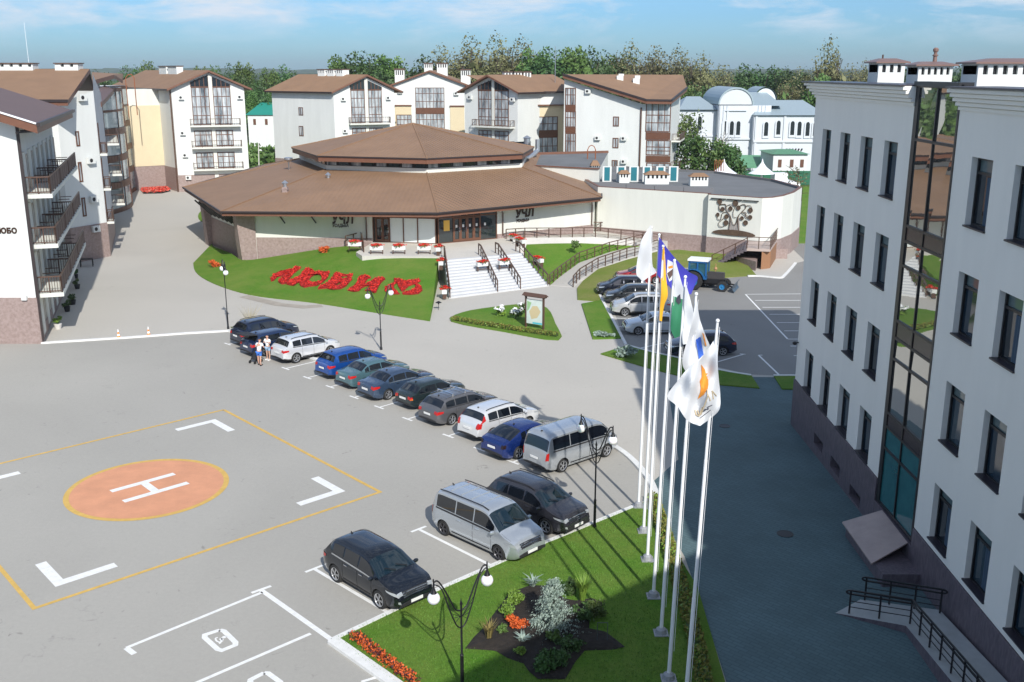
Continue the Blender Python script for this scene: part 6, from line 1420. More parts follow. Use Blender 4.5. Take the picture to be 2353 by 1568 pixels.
    for b in pl[1:-1]: pass
    seams = [pl[1]+.0, pl[2], min(pl[3]+.1, S['ra']+S['wb']-S['wr']*1.2)] if kind != 'coupe' else [pl[1], pl[2], pl[3]]
    sm = MB()
    for x in seams:
        if kind in ('van', 'mpv') and x == seams[0]: continue
        for sgn in (1, -1):
            P = []
            for j in range(8):
                v = (.9+(4.1-.9)*j/7)/8
                for q in (x-.008, x+.008): p = S_(q, v, .004); P.append((p.x, sgn*p.y, p.z))
            sm.add(P, [(2*j, 2*j+1, 2*j+3, 2*j+2) for j in range(7)])
    so = sm.build('door_seam', M_SEAM, e)
    def vline(nm, pts, hw, m, off=.006):
        for sgn in (1, -1):
            mb = MB(); P = []
            for x, v in pts:
                for dv in (-hw, hw): q = S_(x, v+dv, off); P.append((q.x, sgn*q.y, q.z))
            mb.add(P, [(2*j, 2*j+1, 2*j+3, 2*j+2) for j in range(len(pts)-1)]); mb.build(nm, m, e, smooth=True)
    xs_ = [pl[0]+(pl[-1]-pl[0])*k/10 for k in range(11)]
    vline('window_trim', [(x, 4.04/8) for x in xs_], .05/8, M_CHROME if 'chrome' in extra else M_TRIM, .011)
    xs_ = [S['wg'][1]+.06+(L-.42-S['wg'][1])*k/8 for k in range(9)]
    vline('bonnet_seam', [(x, 5.6/8+.3/8*k/8) for k, x in enumerate(xs_)], .045/8, M_SEAM, .004)
    vline('sill_trim', [(x, 1.15/8) for x in [S['ra']+.5+(S['wb']-1.0)*k/6 for k in range(7)]], .10/8, M_SEAM, .004)
    wb_ = MB()
    for y_ in (-.08, .42): a_, b_ = S_(S['wg'][1]-.02, 1, .03), S_(S['wg'][1]-.2, 1, .05); wb_.bar((a_.x, y_, a_.z), (b_.x, y_-.38, b_.z), .012)
    wb_.build('wiper', M_SEAM, e)
    hb = MB()
    for x in (pl[1]+.22, pl[2]+.25):
        for sgn in (1, -1): p = S_(x, 3.55/8, .02); hb.box(p.x-.1, p.x+.1, sgn*p.y-.02, sgn*p.y+.02, p.z-.015, p.z+.015)
    hb.build('door_handle', pm if 'chrome' not in extra else M_CHROME, e)
    for sgn in (1, -1):
        p = S_(pl[3]+.02, 4.1/8, 0); mb = MB(); mb.ball((0, 0, 0), .11, 10, sz=.75); o = mb.build('mirror', pm, e, smooth=True); o.location = (p.x, sgn*(p.y+.13), p.z+.07); o.scale = (.7, 1.15, 1)
    # lights by height along the nose and tail profiles
    def xtop(z, rear=True):
        a, b = (0, L*.3) if rear else (L, L*.7)
        for _ in range(30):
            m_ = (a+b)/2
            if lerpl(top, m_) < z: a = m_
            else: b = m_
        return (a+b)/2
    def zpatch(nm, z0, z1, v0, v1, m, rear, nv=4, off=.012, wrap=None, nz=4, par=e, both=True):
        mb = MB()
        for sgn in (1, -1) if both else (1,):
            P = []
            for i in range(nz+1):
                x = xtop(z0+(z1-z0)*i/nz, rear)
                for j in range(nv+1): p = S_(x, v0+(v1-v0)*j/nv, off); P.append((p.x, sgn*p.y, p.z))
            f = [(i*(nv+1)+j, (i+1)*(nv+1)+j, (i+1)*(nv+1)+j+1, i*(nv+1)+j+1) for i in range(nz) for j in range(nv)]; mb.add(P, f)
        return mb.build(nm, m, par, smooth=True)
    zt0 = 1.02 if kind in ('suv', 'van', 'mpv') else .94
    def contour(z, s, inner, slen, rear):
        "a point on the body at height z, s -1..0 across the end face, 0..1 back along the flank"
        x0 = xtop(z, rear)
        if s <= 0: return S_(x0, (4.3+(inner-4.3)*(-s))/8, .014)
        x = x0+(slen*s if rear else -slen*s); a, b = .3/8, 4.3/8
        for _ in range(16):
            m_ = (a+b)/2
            if S_(x, m_).z < z: a = m_
            else: b = m_
        return S_(x, a, .014)
    def lightp(nm, z0, z1, inner, slen, m, rear, taper=0.0, lift=0.0, par=e, nz=4, ns=9):
        for sgn in (1, -1):
            P = []
            for i in range(ns+1):
                s = -1+2*i/ns if slen > 0 else -1+i/ns
                c0 = z0+(z1-z0)*(taper*max(0, s)*.5)+lift*max(0, s); c1 = z1-(z1-z0)*(taper*max(0, s)*.5)+lift*max(0, s)
                if s < 0: c0 += (z1-z0)*taper*.3*(-s)
                for j in range(nz+1): p = contour(c0+(c1-c0)*j/nz, s, inner, slen, rear); P.append((p.x, sgn*p.y, p.z))
            mb = MB(); mb.add(P, [(i*(nz+1)+j, (i+1)*(nz+1)+j, (i+1)*(nz+1)+j+1, i*(nz+1)+j+1) for i in range(ns) for j in range(nz)]); mb.build(nm, m, par, smooth=True)
    tallz = kind in ('van', 'mpv')
    if 'vtail' in extra: lightp('tail_light', .82, 1.10, 6.4, .16, M_TAIL, True, .2); lightp('tail_light', 1.10, 1.50, 5.6, .07, M_TAIL, True)
    elif 'roundtail' in extra: lightp('tail_light', .74, .92, 6.3, .12, mat('smoked_lens', (.02, .01, .012), .2), True)
    elif tallz: lightp('tail_light', .78, 1.14, 5.6, .10, M_TAIL, True)
    elif kind == 'lift': lightp('tail_light', .68, .84, 6.9, .08, M_TAIL, True); lightp('tail_light', .68, .74, 6.0, .1, M_AMBER, True)
    else: lightp('tail_light', zt0-.20, zt0-.02, 6.7, .34, M_TAIL, True, .5, .03)
    zh0 = .66 if kind in ('sedan', 'coupe', 'wagon') else (.60 if kind == 'lift' else .74)
    lightp('headlight', zh0, zh0+(.13 if kind != 'lift' else .1), 6.6, .42 if kind != 'lift' else .12, M_HEAD, False, .6, .07)
    lightp('lower_grille', .34, .50, 8.0, 0, M_TRIM, False); lightp('bumper', .30, .40, 8.0, 0, M_TRIM, True)
    if S['clad']: lightp('fog_lamp', .50, .58, 5.4, .05, M_HEAD, False)
    zh = .66 if kind in ('sedan', 'coupe', 'lift', 'wagon') else .72
    g = zpatch('grille', zh-.06, zh+.13, 6.6/8, 1, M_TRIM, False, 6, .012, nz=3)
    for dz in (-.02, .045, .11): zpatch('grille_bar', zh-.03+dz, zh-.005+dz, 6.5/8, 1, M_CHROME, False, 6, .03, nz=1, par=g)
    mb = MB(); xr = xtop(.62 if kind != 'lift' else .7, True)-ox; mb.box(xr-.05, xr-.03, -.26, .26, zt0-.30, zt0-.19); mb.build('number_plate', M_PLATE, e)
    mb = MB(); xf = L-ox; mb.box(xf+.01, xf+.03, -.26, .26, .42, .53); mb.build('number_plate', M_PLATE, e)
    mb = MB(); x_ = xtop(.5, False)-ox+.02
    if 'rails' in extra or 'whiterails' in extra:
        mb = MB()
        for sgn in (1, -1): mb.tube([(p.x, sgn*p.y, p.z+.05) for p in [S_(x, 6.0/8, 0) for x in [S['rg'][1]+.2+(S['wg'][0]-S['rg'][1]-.3)*k/8 for k in range(9)]]], .022, 5)
        mb.build('roof_rail', M_TRIM if 'rails' in extra else M_CHROME, e)
    if 'cross' in extra:
        mb = MB()
        for x in (1.3, 2.2): p = S_(x, 6.0/8, 0); mb.bar((p.x, -p.y-.02, p.z+.14), (p.x, p.y+.02, p.z+.14), .03); mb.bar((p.x, -p.y, p.z), (p.x, -p.y, p.z+.14), .03); mb.bar((p.x, p.y, p.z), (p.x, p.y, p.z+.14), .03)
        mb.build('roof_bar', M_CHROME, e)
    if 'ribroof' in extra:
        mb = MB()
        for x in (.9, 1.5, 2.1, 2.7): p = S_(x, 6.3/8, 0); mb.box(p.x-.02, p.x+.02, -p.y+.1, p.y-.1, p.z+.02, p.z+.05)
        mb.build('roof_rib', pm, e)
    mb = MB(); x = S['rg'][1]+.25; p = S_(x, 1); mb.add([(p.x-.08, -.02, p.z), (p.x-.08, .02, p.z), (p.x+.1, 0, p.z), (p.x-.07, 0, p.z+.08)], [(0, 1, 3), (1, 2, 3), (2, 0, 3)]); mb.build('roof_aerial', M_TRIM, e)
    # wheels
    for ax in (S['ra'], S['ra']+S['wb']):
        for sgn in (1, -1):
            wr = S['wr']; yw = W/2-.12; mb = MB()
            T = lambda x, y, z: (x, z*sgn, y)
            mb.lathe([(wr*.66, .0), (wr*.66, .105), (wr*.9, .115), (wr*.98, .08), (wr, .04), (wr, -.06), (wr*.95, -.11), (wr*.3, -.11)], (0, 0, 0), 24, 0, T, caps=False); w_ = mb.build('wheel', M_TYRE, e, smooth=True); w_.location = (ax-ox, sgn*yw, wr)
            mb = MB(); mb.lathe([(wr*.60, .09), (wr*.64, .112), (wr*.69, .118), (wr*.70, .10)], (0, 0, 0), 24, 0, T, caps=False)
            for k in range(5):
                t = 2*PI*k/5; c, s_ = math.cos(t), math.sin(t); q = wr*.66
                for d in (-.16, .16): c2, s2 = math.cos(t+d), math.sin(t+d); mb.bar((.04*c, sgn*.108, .04*s_), (q*c2, sgn*.102, q*s2), wr*.032)
            mb.lathe([(.045, .1), (.045, .125)], (0, 0, 0), 10, 0, T)
            rm = mb.build('rim', rim, w_); mb = MB(); mb.lathe([(wr*.67, .06), (wr*.67, .062)], (0, 0, 0), 20, 0, T); mb.build('hub_well', M_SEAM, w_)
    e.scale = sc_
    return e
def carpos(wheel, ang, kind, side, axle, sc_=1.0):
    "mid wheelbase point from a sighted wheel contact (side 'R'/'L', axle 'r'/'f')"
    S = SPEC[kind]; h_ = Vector((math.cos(ang), math.sin(ang))); l_ = Vector((-h_.y, h_.x)); p = xy(wheel)
    p = p+h_*(S['wb']/2*sc_ if axle == 'r' else -S['wb']/2*sc_); p = p+l_*(S['W']/2*.96 if side == 'R' else -S['W']/2*.96); return (p.x, p.y, .006)
H0 = R(44)
row = [('suv', (586, 796.5), 'parked_suv', 'navy suv first in the far row, next to the lawn corner and lamp post', 'suv', (.012, .022, .055), ('rails',), 1.0),
       ('suv', (681, 835.7), 'parked_suv', 'white suv with dark windows behind the two standing people', 'suv', (.80, .81, .83), ('rails',), .97),
       ('suv', (787, 872), 'parked_suv', 'bright blue suv in the far row, in front of the lamp post', 'suv', (.012, .085, .36), (), .97),
       ('sedan', (838, 893), 'parked_car', 'teal grey saloon right of the bright blue suv', 'car', (.10, .20, .23), (), 1.0),
       ('sedan', (893.5, 919), 'parked_car', 'slate blue saloon with silver wheels, middle of the far row', 'car', (.05, .085, .15), ('chrome',), 1.03),
       ('lift', (972, 942), 'parked_car', 'dark green boxy older hatchback in the far row', 'car', (.025, .042, .045), (), 1.02),
       ('wagon', (1038.5, 977.7), 'parked_car', 'grey estate car with roof bars', 'car', (.14, .14, .15), ('cross', 'whiterails'), 1.0),
       ('suv', (1130.4, 1014.7), 'parked_suv', 'white estate suv with tall red tail lights', 'suv', (.82, .83, .84), ('vtail', 'rails'), .98),
       ('coupe', (1192, 1056), 'parked_car', 'deep blue fastback car beside the silver van', 'car', (.008, .03, .17), ('roundtail',), 1.0)]
for k, w_, nm, lb, ct, pc_, ex, s_ in row:
    car(k, nm, lb, ct, pc_, carpos(G(*w_), H0, k, 'R', 'r'), H0, extra=ex, sc_=(s_, s_, s_), group='cars parked in the far row')
c2 = xy(carpos(G(586, 796.5), H0, 'suv', 'R', 'r')); c3 = xy(carpos(G(681, 835.7), H0, 'suv', 'R', 'r')); cm_ = c2.lerp(c3, .5)-Vector((.5, .4))
cz = car('wagon', 'parked_car', 'dark blue car with its tailgate raised, between the navy and the white suv', 'car', (.015, .035, .10), (cm_.x, cm_.y, .006), H0, group='cars parked in the far row')
mb = MB(); vs = [(-1.75, -.62, 1.5), (-1.75, .62, 1.5), (-2.75, .5, 1.62), (-2.75, -.5, 1.62)]; mb.add(vs+[(a, b, c-.06) for a, b, c in vs], [(0, 3, 2, 1), (4, 5, 6, 7), (0, 1, 5, 4), (1, 2, 6, 5), (2, 3, 7, 6), (3, 0, 4, 7)]); mb.build('tailgate', MATS['paint_014_034_099_3'] if 'paint_014_034_099_3' in MATS else M_TRIM, cz)
car('van', 'parked_van', 'silver minibus at the end of the far row by the curved kerb', 'van', (.50, .53, .56), carpos(G(1292.9, 1086), R(41), 'van', 'R', 'r'), R(41), group='cars parked in the far row', metal=.6)
HF = R(-44.5)
car('mpv', 'parked_van', 'silver people carrier with black roof rails facing the lawn', 'van', (.52, .56, .60), carpos(G(1019.6, 1231.6), HF, 'mpv', 'R', 'r'), HF, rim=M_RIMD, extra=('rails', 'ribroof'), group='cars parked nose to the near lawn', metal=.6)
car('suv', 'parked_suv', 'black suv nose to the lawn, lowest vehicle in the photo', 'suv', (.012, .016, .024), carpos(G(772, 1339), R(-46), 'suv', 'R', 'r'), R(-46), extra=('chrome',), group='cars parked nose to the near lawn')
car('suv', 'parked_suv', 'dark brown grey suv nose to the lawn, right of the silver people carrier', 'suv', (.045, .045, .055), carpos(G(1254, 1229), R(-43), 'suv', 'R', 'f'), R(-43), extra=('rails',), group='cars parked nose to the near lawn')
HR = R(182)
for k, w_, ax, nm, lb, ct, pc_, ex, s_, ang in [('suv', (1436, 728), 'f', 'parked_suv', 'silver older suv in the right car park', 'suv', (.62, .62, .61), ('rails',), 1.0, HR), ('sedan', (1467.5, 771), 'f', 'parked_car', 'white silver hatchback at the edge of the building shadow', 'car', (.66, .70, .74), (), 1.02, R(184)),
      ('wagon', (1418, 700), 'f', 'parked_car', 'dark grey estate car between the silver suv and the black car', 'car', (.03, .035, .04), (), 1.0, HR), ('suv', (1398, 682), 'f', 'parked_car', 'black car with a long windscreen, second from the red car', 'car', (.015, .02, .035), (), .95, HR),
      ('sedan', (1437, 652), 'f', 'parked_car', 'red car at the far end of the right car park', 'car', (.38, .012, .015), (), 1.0, R(178))]:
    car(k, nm, lb, ct, pc_, carpos(G(*w_), ang, k, 'L', ax), ang, extra=ex, sc_=(s_, s_, s_), group='cars in the right car park')
car('wagon', 'parked_car', 'navy estate car alone in the building shadow', 'car', (.008, .015, .045), carpos(G(1661, 819), R(186), 'wagon', 'L', 'r'), R(186), group='cars in the right car park')
q = G(1588, 655); car('sedan', 'parked_car', 'dark saloon partly hidden by flags beside the tractor', 'car', (.04, .06, .055), (q.x, q.y, .006), R(-8), group='cars in the right car park')
# ------------------------------------------------------------------ tractor
M_TB = mat('tractor_blue', (.012, .10, .27), .35, coat=.5)
q = G(1632, 669); trc = empty('tractor', (q.x-.35, q.y+1.0, 0), R(-22), 'blue tractor with a white cab roof and a front blade by the outside stairs', 'tractor')
trc.scale = (.98, .98, .98)
mb = MB(); mb.box(-1.6, 1.9, -.28, .28, .6, 1.0); mb.build('chassis', M_BLACK, trc)
mb = MB(); mb.prism([(.3, -.30), (1.75, -.26), (1.75, .26), (.3, .30)], 1.0, 1.5); mb.box(.3, 1.72, -.22, .22, 1.5, 1.58); mb.build('bonnet', mat('dark_bonnet', (.05, .045, .045), .5), trc)
mb = MB()
for x, y in ((-1.3, .62), (-1.3, -.62), (.22, .62), (.22, -.62), (-.55, .64), (-.55, -.64)): mb.box(x-.07, x+.07, y-.06, y+.06, 1.15, 2.55)
mb.box(-1.37, .29, -.68, .68, .95, 1.25); mb.box(-1.37, .29, -.68, .68, 2.4, 2.56); mb.build('cab', M_TB, trc)
mb = MB(); mb.box(-1.45, .38, -.74, .74, 2.56, 2.72); mb.build('cab_roof', M_POLEW, trc)
mb = MB(); mb.box(-1.3, .22, -.6, .6, 1.25, 2.4); mb.build('cab_glass', mat('cab_glass', (.03, .10, .12), .05, spec=.9), trc)
for s_ in (1, -1):
    for x, r_, w_, yy in ((-.85, .85, .22, .95), (1.75, .46, .15, .8)):
        mb = MB(); T = lambda a, b, c: (a, c, b); mb.lathe([(r_*.55, -w_), (r_*.93, -w_), (r_, -w_*.7), (r_, w_*.7), (r_*.93, w_), (r_*.55, w_), (r_*.55, -w_)], (0, 0, 0), 26, 0, T, caps=False)
        for k in range(22): t = 2*PI*k/22; mb.bar((r_*.97*math.cos(t), -w_, r_*.97*math.sin(t)), (r_*.97*math.cos(t+.15), w_, r_*.97*math.sin(t+.15)), .03)
        w = mb.build('wheel', M_TYRE, trc); w.location = (x, s_*yy, r_)
        mb = MB(); mb.lathe([(r_*.56, -w_*.6), (r_*.56, w_*.85), (r_*.48, w_*.6), (r_*.2, w_*.5), (r_*.15, w_*.9), (.02, w_*.95)], (0, 0, 0), 18, 0, lambda a, b, c: (a, s_*c, b)); mb.build('rim', mat('rim_blue', (.02, .17, .38), .4), w)
    mb = MB(); ar = [(-.85+1.0*math.cos(t), 1.0*math.sin(t)+.85) for t in [R(a) for a in range(10, 171, 16)]]
    for (a, b), (c, d) in zip(ar[:-1], ar[1:]): mb.add([(a, s_*.68, b), (c, s_*.68, d), (c, s_*1.15, d), (a, s_*1.15, b), (a, s_*.68, b+.05), (c, s_*.68, d+.05), (c, s_*1.15, d+.05), (a, s_*1.15, b+.05)], [(0, 1, 2, 3), (7, 6, 5, 4), (0, 4, 5, 1), (3, 2, 6, 7), (1, 5, 6, 2), (0, 3, 7, 4)])
    mb.build('mudguard', M_TB, trc)
mb = MB(); prof = [(2.9, .12), (2.75, .35), (2.75, .6), (2.92, .85)]
for (a, b), (c, d) in zip(prof[:-1], prof[1:]): mb.add([(a, -1.2, b), (a, 1.2, b), (c, 1.2, d), (c, -1.2, d), (a-.05, -1.2, b), (a-.05, 1.2, b), (c-.05, 1.2, d), (c-.05, -1.2, d)], [(0, 1, 2, 3), (7, 6, 5, 4), (0, 3, 7, 4), (1, 5, 6, 2), (3, 2, 6, 7), (0, 4, 5, 1)])
mb.build('blade', mat('blade_steel', (.10, .14, .18), .35, metal=.6, var=.3, vs=2), trc); mb = MB(); mb.bar((1.8, -.4, .6), (2.75, -.5, .4), .06); mb.bar((1.8, .4, .6), (2.75, .5, .4), .06); mb.bar((-.2, 0, .5), (1.6, 0, .5), .08); mb.build('blade_arm', M_BLACK, trc)
mb = MB(); mb.bar((.9, .2, 1.6), (.9, .2, 2.3), .04, 6); mb.ball((1.0, -.3, 1.95), .16, 8); mb.build('exhaust', mat('ochre_tank', (.4, .22, .1), .6), trc)
# ------------------------------------------------------------------ white lorry far right
q = G(1812, 413, 0); tk = empty('lorry', (dx(1812, 165), 165, 0), R(100), 'white lorry cab at the far right behind the annex', 'lorry'); mb = MB(); mb.box(0, 1.6, -1.1, 1.1, .6, 2.6); mb.box(1.6, 1.9, -1.0, 1.0, .6, 1.6); mb.build('cab', M_POLEW, tk); mb = MB(); mb.box(-4.5, -.1, -1.15, 1.15, 1.0, 1.6); mb.build('body', M_POLEW, tk)
mb = MB(); mb.box(1.6, 1.63, -.9, .9, 1.75, 2.4); mb.build('windscreen', M_DGLASS, tk)
for x in (.9, -3.4):
    for s_ in (1, -1): mb = MB(); mb.lathe([(.45, -.12), (.45, .12)], (0, 0, 0), 14, 0, lambda a, b, c: (a, c, b)); w = mb.build('wheel', M_TYRE, tk); w.location = (x, s_*.95, .45)
# ------------------------------------------------------------------ street lamps
def lamp(base, g0, g1, tip, lab, flip=False):
    b = xy(base); e = empty('street_lamp', (b.x, b.y, 0), 0, lab, 'street lamp', 'two globe street lamps')
    hz = upto(b, tip[1]); p0 = at(g0[0], g0[1], b.y); p1 = at(g1[0], g1[1], b.y)
    zg = (p0.z+p1.z)/2; a0, a1 = G(*g0, zg), G(*g1, zg); d0 = xy(a0)-b; d1 = xy(a1)-b
    L = min(1.0, max(.62, (d0.length+d1.length)/2)); dd = (d1-d0).normalized()
    if (d1-d0).length > 3.2: dd = Vector((1, 0))
    mb = MB(); mb.lathe([(.09, 0), (.09, .15), (.06, .22), (.055, 1.25), (.065, 1.28), (.035, 1.34), (.03, hz-.25), (.05, hz-.2), (.02, hz-.1), (.004, hz)], (0, 0, 0), 10); mb.build('post', M_BLACK, e, smooth=True)
    for s in (-1, 1):
        f = lambda r, z: (dd.x*s*r, dd.y*s*r, z)
        c1 = smoothpts([Vector(f(.02, hz-.42)), Vector(f(.22, hz-.30)), Vector(f(.48, hz+.25)), Vector(f(L-.18, zg+.48)), Vector(f(L-.02, zg+.50)), Vector(f(L, zg+.28))], 4)
        c2 = smoothpts([Vector(f(.02, hz-1.0)), Vector(f(.18, hz-.85)), Vector(f(.42, hz-.25)), Vector(f(.66, zg+.18)), Vector(f(L-.06, zg+.42)), Vector(f(L, zg+.36))], 4)
        mb = MB(); mb.tube(c1, .026, 6); mb.tube(c2, .022, 6)
        for k in range(5): mb.bar(f(.03, hz-.62), f(.2+.06*k, hz-.75+.16*k), .006, 4)
        mb.lathe([(.02, zg+.62), (.03, zg+.36), (.07, zg+.24), (.10, zg+.17), (.09, zg+.15)], f(L, 0), 10); mb.build('arm', M_BLACK, e, smooth=True)
        mb = MB(); mb.ball((0, 0, 0), .19, 20); o = mb.build('globe', M_GLOBE, e, smooth=True); o.location = f(L, zg)
    return e
lamp(G(1366, 1215), (1333, 984), (1406, 1012), (1368, 1012), 'two globe street lamp between the silver minibus and the flagpoles')
lamp((-1.53, 27.56), (1002.6, 1375), (1125, 1333), (1064, 1374), 'two globe street lamp nearest the camera, standing on the lawn below the black suv')
lamp(G(876, 804), (846.5, 681), (900, 673), (873.5, 690), 'two globe street lamp behind the bright blue suv')
lamp(G(524.5, 756), (513, 617), (521, 627), (512, 607), 'two globe street lamp by the lawn corner, furthest left')
# ------------------------------------------------------------------ flagpoles and flags
PB = [(1467, 1168), (1478.5, 1226), (1487.3, 1291), (1501, 1376), (1518.5, 1461), (1536, 1566), None]
PT = [(1497, 520), (1515, 537), (1524, 563), (1550, 595.5), (1575, 633), (1600, 672), (1647.5, 765.5)]
plab = ['furthest, carrying the small white flag', 'second furthest, carrying the blue flag', 'third furthest, carrying the yellow flag', 'middle of the seven, carrying the white and green flag', 'third nearest, carrying the narrow pale flag', 'second nearest, carrying the white flag with a blue stripe', 'nearest, carrying the big white flag with the orange wing']
PY = []
for i, (b, t) in enumerate(zip(PB, PT)):
    bx = xy(G(*b)) if b else Vector((4.95, 25.6)); tpz = 12.45; tt = at(t[0], t[1], bx.y); tx = tt.x; PY.append(bx.y)
    tpz = tt.z if i < 6 else 12.3
    e = empty('flagpole', (bx.x, bx.y, 0), 0, 'white flagpole, '+plab[i], 'flagpole', 'row of white flagpoles')
    mb = MB(); lean = (tx-bx.x)
    for z0, z1, r0, r1 in ((.1, 4.3, .064, .058), (4.3, 8.4, .052, .047), (8.4, tpz-.1, .042, .034)):
        mb.bar((lean*z0/tpz, 0, z0), (lean*z1/tpz, 0, z1), r0, 12, r2=r1)
    mb.build('shaft', M_POLEW, e, smooth=True)
    mb = MB(); mb.ball((lean, 0, tpz-.05), .055, 10); mb.build('finial', M_POLEW, e, smooth=True)
    mb = MB(); mb.box(-.24, .24, -.24, .24, 0, .12); mb.lathe([(.2, .12), (.17, .26), (.10, .32)], (0, 0, 0), 12); mb.build('base', mat('pole_base', (.35, .36, .38), .6, metal=.3), e)
    mb = MB(); mb.bar((lean*.1+.09, -.06, 1.1), (lean+.05, -.06, tpz-.2), .005, 4); mb.build('halyard', M_POLEW, e)
mb = MB(); c = MATS
M_FLW = mat('white_flag', (.64, .66, .69), .8); M_FLB = mat('blue_flag', (.05, .05, .42), .8); M_FLY = mat('yellow_flag', (.80, .42, .02), .8); M_FLG = mat('green_flag', (.03, .20, .10), .8)
M_FLO = mat('orange_print', (.72, .27, .03), .8); M_FLT = mat('tan_print', (.55, .45, .30), .8); M_FLK = mat('dark_print', (.05, .05, .07), .8); M_FLBL = mat('stripe_blue', (.04, .13, .55), .8)
def folds(i, x, y): k = 1.0 if i < 5 else 1.9; return k*(.075*math.sin(x*.13+y*.035+i)+.05*math.sin(x*.06-y*.06+2*i))+(x-PT[i][0])*.004
def flag(i, rows, lab, mats, matrow=None, nx=14, ny=6):
    Y0 = PY[i]-.02; pts = smoothpts([Vector((a, b, 0)) for a, b, c_, d in rows], ny); pr2 = smoothpts([Vector((c_, d, 0)) for a, b, c_, d in rows], ny); mb = MB(); V_ = []
    n = len(pts)
    for j in range(n):
        for k in range(nx+1):
            p = pts[j].lerp(pr2[j], k/nx); V_.append(at(p.x, p.y, Y0+folds(i, p.x, p.y)-.08))
    nn = len(V_)
    mb.add(V_, [], 0)
    for j in range(n-1):
        m = matrow(j/(n-1)) if matrow else 0
        for k in range(nx):
            q = (j*(nx+1)+k, (j+1)*(nx+1)+k, (j+1)*(nx+1)+k+1, j*(nx+1)+k+1); mb.f += [q]; mb.m += [m]
    o = mb.build('flag', mats, smooth=True); ctr = at(*PT[i], Y0); 
    for v in o.data.vertices: v.co -= ctr
    o.location = ctr; tag(o, lab, 'flag', 'flags on the seven poles'); return o, ctr
def emblem(i, o, ctr, polys, m, name='emblem', off=.03):
    mb = MB()
    for P in polys:
        cx_, cy_ = sum(p[0] for p in P)/len(P), sum(p[1] for p in P)/len(P); pp_ = []
        for k in range(len(P)):
            a, b = P[k], P[(k+1) % len(P)]; pp_ += [a, ((a[0]+b[0])/2, (a[1]+b[1])/2)]
        W_ = lambda x, y: at(x, y, PY[i]-.02+folds(i, x, y)-.08-off)-ctr
        n = len(pp_); rings = []
        for f in (1, .66, .33): rings.append([W_(cx_+(x-cx_)*f, cy_+(y-cy_)*f) for x, y in pp_])
        mb.add([*rings[0], *rings[1], *rings[2], W_(cx_, cy_)], [(r_*n+k, r_*n+(k+1) % n, (r_+1)*n+(k+1) % n, (r_+1)*n+k) for r_ in (0, 1) for k in range(n)]+[(2*n+k, 2*n+(k+1) % n, 3*n) for k in range(n)])
    mb.build(name, m, o)
def strokes(i, o, ctr, lines, m, w, name='lettering'):
    mb = MB()
    for ln in lines:
        P = [at(x, y, PY[i]-.02+folds(i, x, y)-.08-.035)-ctr for x, y in ln]; mb.tube(P, w, 4)
    mb.build(name, m, o)
flag(0, [(1494, 519, 1497.5, 518), (1484, 535, 1497, 535), (1474, 553, 1497.5, 560), (1468, 578, 1498, 590), (1463, 609, 1500, 612), (1462.6, 631, 1507.6, 626), (1470, 640, 1492, 636), (1475, 646, 1478, 646.5)], 'small white flag on the furthest pole', M_FLW)
o, ct_ = flag(1, [(1514.5, 546, 1516, 546), (1513.5, 570, 1536, 575), (1512, 595, 1560, 603), (1511, 618, 1583, 625), (1512, 634, 1603, 637), (1530, 650, 1597, 655), (1546, 668, 1588, 677)], 'blue flag with a white patch on the second furthest pole', M_FLB)
emblem(1, o, ct_, [[(1534, 597), (1546, 603), (1548, 640), (1538, 648), (1532, 630)]], M_FLW); emblem(1, o, ct_, [[(1533, 628), (1546, 618), (1546, 632), (1538, 642)]], mat('brown_print', (.10, .06, .05), .8), off=.04); emblem(1, o, ct_, [[(1535, 613), (1546, 610), (1546, 616), (1537, 618)]], M_FLO, off=.045)
flag(2, [(1524, 569, 1526.5, 569), (1521, 600, 1529, 600), (1519.5, 640, 1531, 640), (1519, 675, 1534.5, 678), (1517, 698, 1527, 700), (1516, 720, 1523, 722), (1515.5, 737, 1521, 739)], 'narrow furled yellow flag', M_FLY, nx=10)
o, ct_ = flag(3, [(1548, 597, 1552, 599), (1547, 630, 1562, 635), (1546, 660, 1572, 670), (1544, 690, 1576, 700), (1543, 720, 1567, 722), (1541, 755, 1566, 750), (1551, 778, 1565, 771)], 'white and green flag with a dark emblem on the middle pole', [M_FLW, M_FLG], lambda t: 0 if t < .42 else 1)
emblem(3, o, ct_, [[(1557, 681), (1563, 676), (1565, 695), (1560, 700), (1553, 692)]], M_FLK)
flag(4, [(1574.5, 655, 1577.5, 656), (1572.5, 690, 1588, 695), (1570, 730, 1594, 725), (1568, 770, 1590, 770), (1569, 792, 1581, 791)], 'narrow pale flag hanging between the green one and the striped one', M_FLW)
o, ct_ = flag(5, [(1598, 693, 1602, 693), (1590, 740, 1608, 733), (1580, 780, 1622, 773), (1570, 815, 1632, 800), (1569, 840, 1622, 818), (1577, 856, 1600, 838)], 'white flag with a slanting blue stripe and orange edge', M_FLW)
emblem(5, o, ct_, [[(1599, 781), (1609, 774), (1617, 815), (1606, 826)]], M_FLBL, 'stripe'); emblem(5, o, ct_, [[(1613, 764), (1617, 768), (1624, 796), (1620, 794)]], M_FLO, 'stripe')
o, ct_ = flag(6, [(1646, 774, 1649.5, 774), (1609, 826, 1649, 815), (1579, 849, 1649.5, 843), (1557, 876, 1652, 875), (1533.5, 911, 1655, 906), (1556, 934, 1654, 938), (1579, 966, 1640, 956), (1604, 978, 1609, 979)], 'big white flag with an orange wing emblem on the nearest pole', M_FLW, nx=22, ny=8)
q_ = lambda L_: [(1433.9+x*.2503, 655.3+y*.2503) for x, y in L_]
emblem(6, o, ct_, [q_([(710, 730), (745, 780), (755, 830), (715, 860), (713, 800)]), q_([(715, 840), (752, 820), (772, 870), (775, 915), (768, 955), (705, 940), (696, 885)]), q_([(706, 935), (770, 945), (732, 1008), (675, 1050), (700, 985)])], M_FLO)
